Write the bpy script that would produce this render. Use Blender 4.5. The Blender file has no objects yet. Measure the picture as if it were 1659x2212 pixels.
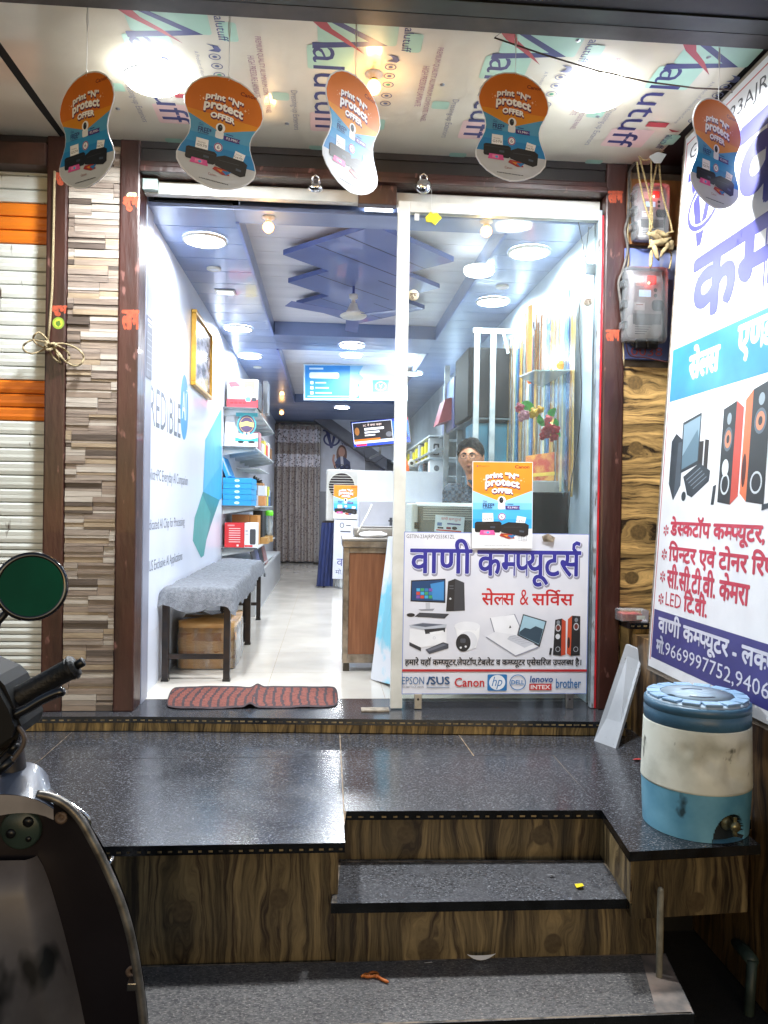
import bpy, bmesh, math, random
from mathutils import Vector, Matrix, noise
R_ = math.radians
rnd = random.Random(7)
sc = bpy.context.scene
# ---------------------------------------------------------------- camera, world, exposure
FPX = 1660.0
CAMLOC = Vector((0, -3.6, .95))
ROT = Matrix.Rotation(R_(-4.2), 3, 'Z') @ Matrix.Rotation(R_(90 - .35), 3, 'X') @ Matrix.Rotation(R_(.9), 3, 'Z')
cd = bpy.data.cameras.new('camera'); cam = bpy.data.objects.new('camera', cd); sc.collection.objects.link(cam)
cam.matrix_world = Matrix.Translation(CAMLOC) @ ROT.to_4x4()
cd.sensor_fit = 'VERTICAL'; cd.sensor_height = 36; cd.lens = 36 * FPX / 2212; cd.clip_end = 500; cd.clip_start = .05
sc.camera = cam
w = bpy.data.worlds.new('World'); sc.world = w; w.use_nodes = True
bg = w.node_tree.nodes['Background']
sky = w.node_tree.nodes.new('ShaderNodeTexSky'); sky.sky_type = 'NISHITA'; sky.sun_disc = False
sky.sun_elevation = R_(14.0); sky.sun_rotation = R_(180)
w.node_tree.links.new(sky.outputs[0], bg.inputs[0]); bg.inputs[1].default_value = .054
sc.view_settings.view_transform = 'Standard'; sc.view_settings.look = 'None'
sc.view_settings.exposure = 0.9; sc.view_settings.gamma = 1
sc.cycles.max_bounces = 7; sc.cycles.transparent_max_bounces = 12
sc.cycles.sample_clamp_indirect = 6
SHOPW, AWNW = 13.0, 34.0

def at(u, v, X=None, Y=None, Z=None):
    """a point of the place seen at (u, v) of the 1659 x 2212 picture, on the plane X=, Y= or Z="""
    d = ROT @ Vector(((u - 829.5) / FPX, -(v - 1106) / FPX, -1))
    i, a = (0, X) if X is not None else (1, Y) if Y is not None else (2, Z)
    return CAMLOC + d * ((a - CAMLOC[i]) / d[i])

# ---------------------------------------------------------------- materials
def hx(s):
    s = s.lstrip('#'); c = [int(s[i:i + 2], 16) / 255 for i in (0, 2, 4)]
    return tuple(x / 12.92 if x <= .04045 else ((x + .055) / 1.055) ** 2.4 for x in c)
_m = {}
def N(nt, t, **k):
    n = nt.nodes.new('ShaderNode' + t)
    for a, b in k.items():
        if isinstance(a, str) and hasattr(n, a): setattr(n, a, b)
    return n
def pm(name, c1, c2=None, scale=6, rough=.5, metal=0, bump=0, bscale=60, stretch=(1, 1, 1), lo=.35, hi=.65, detail=5,
       spec=.5, coat=0, emit=0, alpha=1, trans=0, rvar=0, speck=None):
    if name in _m: return _m[name]
    m = bpy.data.materials.new(name); m.use_nodes = True; nt = m.node_tree; b = nt.nodes['Principled BSDF']; L = nt.links.new
    if isinstance(c1, str): c1 = hx(c1)
    if c2 is None: c2 = tuple(x * .86 for x in c1)
    if isinstance(c2, str): c2 = hx(c2)
    tc = N(nt, 'TexCoord'); mp = N(nt, 'Mapping'); mp.inputs['Scale'].default_value = stretch; L(tc.outputs['Object'], mp.inputs[0])
    no = N(nt, 'TexNoise'); no.inputs['Scale'].default_value = scale; no.inputs['Detail'].default_value = detail; L(mp.outputs[0], no.inputs[0])
    mr = N(nt, 'MapRange'); mr.inputs[1].default_value = lo; mr.inputs[2].default_value = hi; L(no.outputs[0], mr.inputs[0])
    mx = N(nt, 'MixRGB'); mx.inputs[1].default_value = (*c1, 1); mx.inputs[2].default_value = (*c2, 1); L(mr.outputs[0], mx.inputs[0])
    out = mx.outputs[0]
    if speck:   # (colour, scale, threshold, stretch)
        sc_, ss, th, st = speck
        mp2 = N(nt, 'Mapping'); mp2.inputs['Scale'].default_value = st; L(tc.outputs['Object'], mp2.inputs[0])
        n2 = N(nt, 'TexNoise'); n2.inputs['Scale'].default_value = ss; n2.inputs['Detail'].default_value = 3; L(mp2.outputs[0], n2.inputs[0])
        r2 = N(nt, 'MapRange'); r2.inputs[1].default_value = th; r2.inputs[2].default_value = th + .07; L(n2.outputs[0], r2.inputs[0])
        m2 = N(nt, 'MixRGB'); L(r2.outputs[0], m2.inputs[0]); L(out, m2.inputs[1]); m2.inputs[2].default_value = (*(hx(sc_) if isinstance(sc_, str) else sc_), 1)
        out = m2.outputs[0]
    L(out, b.inputs['Base Color'])
    b.inputs['Roughness'].default_value = rough; b.inputs['Metallic'].default_value = metal
    b.inputs['Specular IOR Level'].default_value = spec; b.inputs['Coat Weight'].default_value = coat
    if rvar:
        rr = N(nt, 'MapRange'); rr.inputs[3].default_value = max(.03, rough - rvar); rr.inputs[4].default_value = rough + rvar
        n3 = N(nt, 'TexNoise'); n3.inputs['Scale'].default_value = 4; n3.inputs['Detail'].default_value = 6; L(tc.outputs['Object'], n3.inputs[0])
        rr.inputs[1].default_value = .3; rr.inputs[2].default_value = .7
        L(n3.outputs[0], rr.inputs[0]); L(rr.outputs[0], b.inputs['Roughness'])
    if bump:
        nb = N(nt, 'TexNoise'); nb.inputs['Scale'].default_value = bscale; nb.inputs['Detail'].default_value = 4; L(mp.outputs[0], nb.inputs[0])
        bp = N(nt, 'Bump'); bp.inputs['Strength'].default_value = bump; bp.inputs['Distance'].default_value = .01
        L(nb.outputs[0], bp.inputs['Height']); L(bp.outputs[0], b.inputs['Normal'])
    if emit:
        L(out, b.inputs['Emission Color']); b.inputs['Emission Strength'].default_value = emit
    if alpha < 1: b.inputs['Alpha'].default_value = alpha
    if trans: b.inputs['Transmission Weight'].default_value = trans
    _m[name] = m; return m
def ink(col, emit=0, rough=.45):
    return pm('ink_' + col.strip('#') + ('e%g' % emit if emit else '') + ('r%g' % rough if rough != .45 else ''), col, tuple(x * .9 for x in hx(col)), scale=9, rough=rough, emit=emit, detail=2)
def glow(name, col, s):
    if name in _m: return _m[name]
    m = bpy.data.materials.new(name); m.use_nodes = True; b = m.node_tree.nodes['Principled BSDF']
    b.inputs['Base Color'].default_value = (*col, 1); b.inputs['Emission Color'].default_value = (*col, 1); b.inputs['Emission Strength'].default_value = s
    _m[name] = m; return m
def glass(name, tint=(.9, .97, .95), a=.12, rough=.03):
    """thin sheet glass: mostly see-through with a glossy skin"""
    if name in _m: return _m[name]
    m = bpy.data.materials.new(name); m.use_nodes = True; nt = m.node_tree; L = nt.links.new
    nt.nodes.remove(nt.nodes['Principled BSDF']); o = nt.nodes['Material Output']
    t = N(nt, 'BsdfTransparent'); t.inputs[0].default_value = (*tint, 1)
    g = N(nt, 'BsdfPrincipled'); g.inputs['Base Color'].default_value = (.5, .54, .56, 1); g.inputs['Roughness'].default_value = rough
    lw = N(nt, 'Fresnel'); lw.inputs[0].default_value = 1.45
    no = N(nt, 'TexNoise'); no.inputs['Scale'].default_value = 3; no.inputs['Detail'].default_value = 8
    tc = N(nt, 'TexCoord'); mp = N(nt, 'Mapping'); mp.inputs['Scale'].default_value = (6, 6, 1); L(tc.outputs['Object'], mp.inputs[0]); L(mp.outputs[0], no.inputs[0])
    r = N(nt, 'MapRange'); r.inputs[1].default_value = .45; r.inputs[2].default_value = .8; r.inputs[3].default_value = a * .25; r.inputs[4].default_value = a * 2.2; L(no.outputs[0], r.inputs[0])
    ad = N(nt, 'Math', operation='ADD'); L(r.outputs[0], ad.inputs[0]); L(lw.outputs[0], ad.inputs[1])
    mx = N(nt, 'MixShader'); L(ad.outputs[0], mx.inputs[0]); L(t.outputs[0], mx.inputs[1]); L(g.outputs[0], mx.inputs[2]); L(mx.outputs[0], o.inputs[0])
    _m[name] = m; return m
def logwood(name, across, along, knots, freq=62, seed=0., dark='#2a1c10', tan='#a98755', gain=1.0):
    """printed driftwood tile: wavy grain that bends round knots. across/along = 'X','Y' or 'Z' of object space"""
    if name in _m: return _m[name]
    m = bpy.data.materials.new(name); m.use_nodes = True; nt = m.node_tree; b = nt.nodes['Principled BSDF']; L = nt.links.new
    tc = N(nt, 'TexCoord'); sp = N(nt, 'SeparateXYZ'); L(tc.outputs['Object'], sp.inputs[0])
    def mth(op, a, c=None, d=None):
        n = N(nt, 'Math', operation=op)
        for i, x in enumerate((a, c, d)):
            if x is None: continue
            if isinstance(x, (int, float)): n.inputs[i].default_value = x
            else: L(x, n.inputs[i])
        return n.outputs[0]
    A, B = sp.outputs[across], sp.outputs[along]
    cb = N(nt, 'CombineXYZ'); L(mth('MULTIPLY', A, 3.2), cb.inputs[0]); L(mth('MULTIPLY', B, 1.3), cb.inputs[1]); cb.inputs[2].default_value = seed
    n1 = N(nt, 'TexNoise'); n1.inputs['Scale'].default_value = 2.2; n1.inputs['Detail'].default_value = 3; L(cb.outputs[0], n1.inputs[0])
    ph = mth('ADD', A, mth('MULTIPLY', mth('SUBTRACT', n1.outputs[0], .5), .12))
    kn = None
    for (ka, kb, r) in knots:
        da = mth('SUBTRACT', A, ka); db = mth('MULTIPLY', mth('SUBTRACT', B, kb), .45)
        d2 = mth('ADD', mth('MULTIPLY', da, da), mth('MULTIPLY', db, db))
        g = mth('POWER', 2.718, mth('MULTIPLY', d2, -1 / (r * r * 3)))
        ph = mth('SUBTRACT', ph, mth('MULTIPLY', mth('MULTIPLY', g, da), .8))
        db1 = mth('MULTIPLY', db, 2.0)
        dd = mth('SQRT', mth('ADD', mth('MULTIPLY', da, da), mth('MULTIPLY', db1, db1)))
        k = mth('MULTIPLY', mth('SUBTRACT', 1.0, mth('DIVIDE', dd, r * .62)), 6); k = mth('MINIMUM', mth('MAXIMUM', k, 0), 1)
        kn = k if kn is None else mth('MAXIMUM', kn, k)
    cb2 = N(nt, 'CombineXYZ'); L(mth('MULTIPLY', ph, freq * .85), cb2.inputs[0]); L(mth('MULTIPLY', B, 2.2), cb2.inputs[1]); cb2.inputs[2].default_value = seed + 3
    n2 = N(nt, 'TexNoise'); n2.inputs['Scale'].default_value = 1.0; n2.inputs['Detail'].default_value = 7; n2.inputs['Roughness'].default_value = .72; L(cb2.outputs[0], n2.inputs[0])
    cr = N(nt, 'ValToRGB'); L(n2.outputs[0], cr.inputs[0]); e = cr.color_ramp.elements
    dk, tn = hx(dark), hx(tan)
    e[0].position = .40; e[0].color = (*dk, 1); e[1].position = .64; e[1].color = (*[min(1, x * 1.5 * gain) for x in tn], 1)
    x = e.new(.46); x.color = (*[(p * .5 + q * .5) * gain for p, q in zip(dk, tn)], 1); x = e.new(.54); x.color = (*[q * gain for q in tn], 1)
    cb3 = N(nt, 'CombineXYZ'); L(mth('MULTIPLY', ph, freq * .28), cb3.inputs[0]); L(mth('MULTIPLY', B, .8), cb3.inputs[1]); cb3.inputs[2].default_value = seed + 8
    n5 = N(nt, 'TexNoise'); n5.inputs['Scale'].default_value = 1.0; n5.inputs['Detail'].default_value = 2; L(cb3.outputs[0], n5.inputs[0])
    mr5 = N(nt, 'MapRange'); mr5.inputs[1].default_value = .36; mr5.inputs[2].default_value = .62; mr5.inputs[3].default_value = .32; mr5.inputs[4].default_value = 1.25; L(n5.outputs[0], mr5.inputs[0])
    mm5 = N(nt, 'MixRGB'); mm5.blend_type = 'MULTIPLY'; mm5.inputs[0].default_value = 1; L(cr.outputs[0], mm5.inputs[1]); L(mr5.outputs[0], mm5.inputs[2])
    col = mm5.outputs[0]
    if kn is not None:
        n4 = N(nt, 'TexNoise'); n4.inputs['Scale'].default_value = 70; L(tc.outputs['Object'], n4.inputs[0])
        kc = N(nt, 'MixRGB'); L(n4.outputs[0], kc.inputs[0]); kc.inputs[1].default_value = (*[p * 1.2 for p in dk], 1); kc.inputs[2].default_value = (*[p * .55 for p in tn], 1)
        mk = N(nt, 'MixRGB'); L(kn, mk.inputs[0]); L(col, mk.inputs[1]); L(kc.outputs[0], mk.inputs[2]); col = mk.outputs[0]
    L(col, b.inputs['Base Color']); b.inputs['Roughness'].default_value = .42
    bp = N(nt, 'Bump'); bp.inputs['Strength'].default_value = .5; bp.inputs['Distance'].default_value = .004; L(n2.outputs[0], bp.inputs['Height']); L(bp.outputs[0], b.inputs['Normal'])
    _m[name] = m; return m

# ---------------------------------------------------------------- mesh building
class M:
    def __init__(s): s.v = []; s.f = []; s.mi = []; s.mats = []; s.sm = []
    def mat(s, m):
        if m not in s.mats: s.mats.append(m)
        return s.mats.index(m)
    def add(s, vs, fs, m, smooth=False):
        o = len(s.v); s.v += [tuple(x) for x in vs]; i = s.mat(m)
        for f in fs: s.f.append(tuple(o + k for k in f)); s.mi.append(i); s.sm.append(smooth)
        return s
    def box(s, lo, hi, m, T=None):
        (a, b, c), (d, e, f) = lo, hi
        vs = [Vector(p) for p in ((a, b, c), (d, b, c), (d, e, c), (a, e, c), (a, b, f), (d, b, f), (d, e, f), (a, e, f))]
        if T: vs = [T @ p for p in vs]
        return s.add(vs, [(0, 3, 2, 1), (4, 5, 6, 7), (0, 1, 5, 4), (1, 2, 6, 5), (2, 3, 7, 6), (3, 0, 4, 7)], m)
    def bbox(s, lo, hi, m, r=.004, T=None):
        """box with chamfered edges"""
        bm = bmesh.new(); bmesh.ops.create_cube(bm, size=1)
        for v in bm.verts:
            for i in range(3): v.co[i] = lo[i] + (v.co[i] + .5) * (hi[i] - lo[i])
        bmesh.ops.bevel(bm, geom=bm.edges[:] , offset=r, segments=2, affect='EDGES', profile=.6)
        bm.verts.index_update(); vs = [(T @ v.co if T else v.co.copy()) for v in bm.verts]; fs = [[v.index for v in f.verts] for f in bm.faces]; bm.free()
        return s.add(vs, fs, m)
    def prism(s, pts, d, m, cap=True):
        """planar outline (3-D points) pushed along vector d"""
        n = len(pts); d = Vector(d); vs = [Vector(p) for p in pts] + [Vector(p) + d for p in pts]
        fs = [(i, (i + 1) % n, n + (i + 1) % n, n + i) for i in range(n)]
        if cap: fs += [tuple(range(n))[::-1], tuple(range(n, 2 * n))]
        return s.add(vs, fs, m)
    def lathe(s, prof, c, m, axis=(0, 0, 1), n=28, smooth=True, mats=None):
        ax = Vector(axis).normalized(); u = ax.orthogonal().normalized(); w_ = ax.cross(u); c = Vector(c); vs = []; o = len(prof)
        for i in range(n):
            a = 2 * math.pi * i / n; e = u * math.cos(a) + w_ * math.sin(a)
            for r, z in prof: vs.append(c + e * r + ax * z)
        for k in range(o - 1):
            fs = [(i * o + k, ((i + 1) % n) * o + k, ((i + 1) % n) * o + k + 1, i * o + k + 1) for i in range(n)]
            if k == 0: s.add(vs, fs, mats[k] if mats else m, smooth); base = len(s.v) - len(vs)
            else:
                i_ = s.mat(mats[k] if mats else m)
                for f in fs: s.f.append(tuple(base + q for q in f)); s.mi.append(i_); s.sm.append(smooth)
        return s
    def tube(s, pts, r, m, n=8, close=False, cap=True):
        pts = [Vector(p) for p in pts]; k = len(pts); vs = []; up = None
        rs = r if isinstance(r, (list, tuple)) else [r] * k
        for i, p in enumerate(pts):
            a = pts[(i - 1) % k] if (i or close) else p; b = pts[(i + 1) % k] if (i < k - 1 or close) else p
            t = (b - a).normalized()
            if up is None: up = t.orthogonal().normalized()
            up = (up - t * up.dot(t)); up = up.normalized() if up.length > 1e-6 else t.orthogonal().normalized()
            w_ = t.cross(up)
            for j in range(n):
                an = 2 * math.pi * j / n; vs.append(p + (up * math.cos(an) + w_ * math.sin(an)) * rs[i])
        fs = []
        for i in range(k if close else k - 1):
            for j in range(n): fs.append((i * n + j, i * n + (j + 1) % n, ((i + 1) % k) * n + (j + 1) % n, ((i + 1) % k) * n + j))
        if cap and not close: fs += [tuple(range(n))[::-1], tuple(range((k - 1) * n, k * n))]
        return s.add(vs, fs, m, True)
    def grid(s, fn, nu, nv, m, smooth=True):
        vs = [fn(i / nu, j / nv) for i in range(nu + 1) for j in range(nv + 1)]
        fs = [(i * (nv + 1) + j, (i + 1) * (nv + 1) + j, (i + 1) * (nv + 1) + j + 1, i * (nv + 1) + j + 1) for i in range(nu) for j in range(nv)]
        return s.add(vs, fs, m, smooth)
    def ball(s, c, r, m, nu=14, nv=10, fn=None):
        c = Vector(c); r = r if isinstance(r, (tuple, list)) else (r, r, r)
        def g(a, b):
            th = a * 2 * math.pi; ph = b * math.pi; p = Vector((r[0] * math.cos(th) * math.sin(ph), r[1] * math.sin(th) * math.sin(ph), r[2] * math.cos(ph)))
            return c + (fn(p) if fn else p)
        return s.grid(g, nu, nv, m)
    def build(s, name, parent=None, label=None, cat=None, group=None, kind=None, merge=False):
        me = bpy.data.meshes.new(name); off = parent_loc(parent) if parent else Vector((0, 0, 0))
        me.from_pydata([Vector(p) - off for p in s.v], [], s.f)
        for m in s.mats: me.materials.append(m)
        me.polygons.foreach_set('material_index', s.mi); me.polygons.foreach_set('use_smooth', s.sm)
        if merge:
            bm = bmesh.new(); bm.from_mesh(me); bmesh.ops.remove_doubles(bm, verts=bm.verts, dist=1e-5); bmesh.ops.recalc_face_normals(bm, faces=bm.faces); bm.to_mesh(me); bm.free()
        me.update(); o = bpy.data.objects.new(name, me); sc.collection.objects.link(o)
        if parent: o.parent = parent
        return tag(o, label, cat, group, kind)
def parent_loc(p):
    l = Vector(p.location)
    while p.parent: p = p.parent; l += Vector(p.location)
    return l
def tag(o, label=None, cat=None, group=None, kind=None):
    for k, x in (('label', label), ('category', cat), ('group', group), ('kind', kind)):
        if x: o[k] = x
    return o
def thing(name, label, cat, loc=(0, 0, 0), group=None):
    o = bpy.data.objects.new(name, None); sc.collection.objects.link(o); o.location = loc; o.empty_display_size = .05
    return tag(o, label, cat, group)
def copy_tree(o, parent=None):
    c = o.copy(); sc.collection.objects.link(c); c.parent = parent
    for ch in [x for x in sc.objects if x.parent == o]: copy_tree(ch, c)
    return c

# ---------------------------------------------------------------- lettering
_g = {}
def raw(s):
    if s in _g: return _g[s]
    c = bpy.data.curves.new('t', 'FONT'); c.body = s; c.resolution_u = 2; c.size = 1
    o = bpy.data.objects.new('t', c); me = bpy.data.meshes.new_from_object(o)
    r = ([(v.co.x, v.co.y) for v in me.vertices], [tuple(p.vertices) for p in me.polygons])
    bpy.data.objects.remove(o); bpy.data.curves.remove(c); bpy.data.meshes.remove(me); _g[s] = r; return r
def width(s): v = raw(s)[0]; return (max(p[0] for p in v) - min(p[0] for p in v)) if v else 0
_adv = {}
def adv(ch):
    if ch not in _adv: _adv[ch] = (width('क' + ch + 'क') - width('कक')) if ch in MATRA else width(ch + ch) - width(ch)
    return _adv[ch]
MATRA = 'ािीुूेैोौंँॉ'
HALFABLE = {}
def clip_x(vs, fs, xc):
    ov, of = [], []
    for f in fs:
        p = [vs[i] for i in f]; q = []
        for i in range(len(p)):
            a, b = p[i], p[(i + 1) % len(p)]
            if a[0] <= xc: q.append(a)
            if (a[0] <= xc) != (b[0] <= xc):
                t = (xc - a[0]) / (b[0] - a[0]); q.append((xc, a[1] + t * (b[1] - a[1])))
        if len(q) >= 3: of.append(tuple(range(len(ov), len(ov) + len(q)))); ov += q
    return ov, of
def stroke2(pts, w):
    vs, fs = [], []
    for i, p in enumerate(pts):
        a = pts[max(0, i - 1)]; b = pts[min(len(pts) - 1, i + 1)]; dx, dy = b[0] - a[0], b[1] - a[1]; l = math.hypot(dx, dy) or 1
        vs += [(p[0] - dy / l * w / 2, p[1] + dx / l * w / 2), (p[0] + dy / l * w / 2, p[1] - dx / l * w / 2)]
        if i: k = 2 * i; fs.append((k - 2, k - 1, k + 1, k))
    return vs, fs
def deva(s):
    """lays out Devanagari by hand: half letters, reph, rakar, short i before its letter"""
    if ('d', s) in _g: return _g[('d', s)]
    V, F = [], []
    def put(v, f, x):
        o = len(V); V.extend((a + x, b) for a, b in v); F.extend(tuple(o + k for k in q) for q in f)
    top = max(p[1] for p in raw('क')[0]); pen = 0; i = 0
    while i < len(s):
        ch = s[i]
        if not ('\u0900' <= ch <= '\u097f') or ch == '।':
            if ch == ' ': pen += .26; i += 1; continue
            v, f = raw(ch); k = .82 if ch < '\u0900' else 1
            put([(a * k, b * k) for a, b in v], f, pen); pen += adv(ch) * k + .01; i += 1; continue
        reph = False; halves = []
        if s[i:i + 2] == 'र्' and i + 2 < len(s): reph = True; i += 2; ch = s[i]
        while s[i + 1:i + 2] == '्' and s[i + 2:i + 3] not in ('', 'र'): halves.append(s[i]); i += 2
        ch = s[i]; i += 1; rakar = False
        if s[i:i + 2] == '्र': rakar = True; i += 2
        ms = ''
        while i < len(s) and s[i] in MATRA: ms += s[i]; i += 1
        if 'ि' in ms: v, f = raw('ि'); put(v, f, pen); pen += adv('ि')
        for h in halves:
            v, f = raw(h); bs = sorted({round(a, 3) for a, b in v if b < .04}); xr = bs[-1]; st = [b for b in bs if b > xr - .12]
            xc = (st[0] if st else xr - .07) + .012
            if h == 'क': xc = max(a for a, b in v) - .16
            v, f = clip_x(v, f, xc); put(v, f, pen); pen += xc - .005
        v, f = raw(ch); put(v, f, pen); a0 = pen; pen += adv(ch)
        bs = [a for a, b in v if b < .04]; stem = (max(bs) - .035) if bs else adv(ch) * .6
        if rakar: put(*stroke2([(0, .22), (-.12, .12), (-.27, .05)], .06), a0 + stem)
        for m_ in ms:
            if m_ == 'ि': continue
            v, f = raw(m_); x = pen
            if m_ in 'ुूेैंँ':
                vx = [p[0] for p in v]; w_ = max(vx) - min(vx); tgt = (stem + a0) if m_ in 'ुू' else (a0 + stem - w_ * .4 if m_ in 'ेै' else a0 + stem)
                if ms[0] in 'ाीि' or (m_ in 'ंँ' and len(ms) > 1): tgt = pen - .04
                x = tgt - (max(vx) + min(vx)) / 2
                put(v, f, x)
            else: put(v, f, pen); pen += adv(m_)
        if reph:
            xx = a0 + stem if not ms or 'ि' in ms else pen - .1
            put(*stroke2([(.0, top - .03), (-.1, top + .07), (-.09, top + .17), (0, top + .22), (.1, top + .19)], .065), xx)
    _g[('d', s)] = (V, F); return V, F
class Art:
    """flat print: draws on the plane of TL, TR, BL in the units of box (x0, y0, x1, y1), y downwards"""
    def __init__(s, mesh, TL, TR, BL, box, h0=.0005, step=.00002, fn=None):
        s.m = mesh; s.o = Vector(TL); s.u = Vector(TR) - s.o; s.d = Vector(BL) - s.o; s.b = box; s.h = h0; s.step = step
        s.n = s.d.cross(s.u).normalized(); s.fn = fn
        s.sx = s.u.length / (box[2] - box[0]); s.sy = s.d.length / (box[3] - box[1])
    def pt(s, x, y, h=None):
        if s.fn: x, y = s.fn(x, y)
        b = s.b; p = s.o + s.u * ((x - b[0]) / (b[2] - b[0])) + s.d * ((y - b[1]) / (b[3] - b[1])) + s.n * (s.h if h is None else h)
        return p
    def raw(s, pts, fs, col, dh=0):
        m = ink(col) if isinstance(col, str) else col
        s.m.add([s.pt(x, y, s.h + dh) for x, y in pts], fs, m)
    def poly(s, pts, col): s.raw(pts, [tuple(range(len(pts)))], col); s.h += s.step
    def rect(s, x0, y0, x1, y1, col): s.poly([(x0, y0), (x1, y0), (x1, y1), (x0, y1)], col)
    def ell(s, cx, cy, rx, ry, col, n=24, a0=0, a1=360):
        s.poly([(cx + rx * math.cos(R_(a0 + (a1 - a0) * i / n)), cy + ry * math.sin(R_(a0 + (a1 - a0) * i / n))) for i in range(n + (a1 - a0 < 360))], col)
    def ring(s, cx, cy, rx, ry, w_, col, n=28):
        s.line([(cx + rx * math.cos(2 * math.pi * i / n), cy + ry * math.sin(2 * math.pi * i / n)) for i in range(n + 1)], w_, col)
    def line(s, pts, w_, col):
        v, f = stroke2(pts, w_); s.raw(v, f, col); s.h += s.step
    def rrect(s, x0, y0, x1, y1, r, col):
        p = []
        for cx, cy, a in ((x1 - r, y0 + r, -90), (x1 - r, y1 - r, 0), (x0 + r, y1 - r, 90), (x0 + r, y0 + r, 180)):
            p += [(cx + r * math.cos(R_(a + t)), cy + r * math.sin(R_(a + t))) for t in (0, 30, 60, 90)]
        s.poly(p, col)
    def text(s, t, x0, y0, x1, y1, col, b=0, warp=None, dev=False, under=None, rot=None, shear=0):
        """fits the lettering into the box; b = extra weight, under = [(colour, weight, dx, dy)] drawn first, in box units"""
        v, f = deva(t) if dev else raw(t)
        if not v: return
        xs = [p[0] for p in v]; ys = [p[1] for p in v]; X0, X1, Y0, Y1 = min(xs), max(xs), min(ys), max(ys)
        q = []
        for a, c in v:
            x = x0 + (a - X0) / (X1 - X0) * (x1 - x0); y = y1 - (c - Y0) / (Y1 - Y0) * (y1 - y0); x += shear * (y1 - y)
            if warp: x, y = warp(x, y)
            if rot:
                an = R_(rot[2]); dx, dy = x - rot[0], y - rot[1]; x = rot[0] + dx * math.cos(an) - dy * math.sin(an); y = rot[1] + dx * math.sin(an) + dy * math.cos(an)
            q.append((x, y))
        k_ = s.sx / s.sy
        for (cc, bb, dx, dy) in (under or []) + [(col, b, 0, 0)]:
            offs = [(0, 0)] + ([(bb * math.cos(a * .785), bb * math.sin(a * .785) * k_) for a in range(8)] if bb else [])
            if bb > 6: offs += [(bb * .5 * math.cos(a * .785), bb * .5 * math.sin(a * .785) * k_) for a in range(8)]
            for i, (ox, oy) in enumerate(offs): s.raw([(x + ox + dx, y + oy + dy) for x, y in q], f, cc, i * s.step * .08)
            s.h += s.step * 1.5
def clip_half(pts, a, b, c):
    """keeps the part of the outline with a*x + b*y <= c"""
    q = []
    for i in range(len(pts)):
        p, r = pts[i], pts[(i + 1) % len(pts)]; dp, dr = a * p[0] + b * p[1] - c, a * r[0] + b * r[1] - c
        if dp <= 0: q.append(p)
        if (dp <= 0) != (dr <= 0): t = dp / (dp - dr); q.append((p[0] + t * (r[0] - p[0]), p[1] + t * (r[1] - p[1])))
    return q
# ================================================================ shared materials
GRAN = pm('granite', '#232428', '#3b3c40', scale=95, rough=.18, rvar=.08, stretch=(1, 2.6, 1), bump=.04, bscale=90, detail=7, lo=.4, hi=.62, speck=('#74767b', 135, .59, (1, 2.8, 1)))
GRANE = pm('granite_edge', '#0c0e10', '#1b1e22', scale=14, rough=.18, coat=.3)
GROUT = pm('grout', '#9a8468', '#5e5040', scale=30, rough=.9)
MAROON = pm('maroon_paint', '#3d1e18', '#28120e', scale=5, rough=.38, stretch=(2, 2, .5), bump=.25, bscale=22, speck=('#6e4a44', 26, .66, (1, 1, .35)), coat=.2)
WHITEW = pm('white_wall', '#d8dde8', '#cdd3e0', scale=2, rough=.35)
GREYW = pm('grey_jamb', '#8f93a3', '#787c8c', scale=3, rough=.35, bump=.1, bscale=15)
BLUEP = pm('blue_pvc', '#7484ab', '#64759b', scale=1.2, rough=.32, stretch=(.4, 4, 1), coat=.3)
WHITEP = pm('white_pvc', '#dcd9dd', '#d0cdd2', scale=2, rough=.35, stretch=(.3, 5, 1))
DARKJ = pm('dark_joint', '#15161a', rough=.8)
STEEL = pm('steel', '#b9bbbd', '#8d8f92', scale=12, rough=.28, metal=1, bump=.05)
CHROME = pm('chrome', '#d5d6d8', '#c5c6c8', rough=.1, metal=1)
WHITEM = pm('white_metal', '#cfcfc8', '#bcbcb4', scale=8, rough=.35)
BLACKP = pm('black_plastic', '#0d0e10', '#16181b', rough=.35)
DKM = pm('dark_metal', '#2b2b2e', '#3a3230', scale=18, rough=.45, metal=.6)
KN = [(-.42, -.28, .055), (-.13, -.25, .05), (.28, -.16, .05), (.75, -.17, .055), (.72, -.4, .05), (.33, -.41, .06), (-.72, -.36, .05), (1.15, -.25, .05)]
LOGX = logwood('log_tile_upright', 'X', 'Z', KN, freq=60, tan='#7d6c4c', gain=.7)
LOGY = logwood('log_tile_side', 'Y', 'Z', [(-1.2, -.2, .04), (-.6, .05, .05), (-.9, -.35, .05)], freq=60, seed=4, tan='#8a7654', gain=.9)
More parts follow.
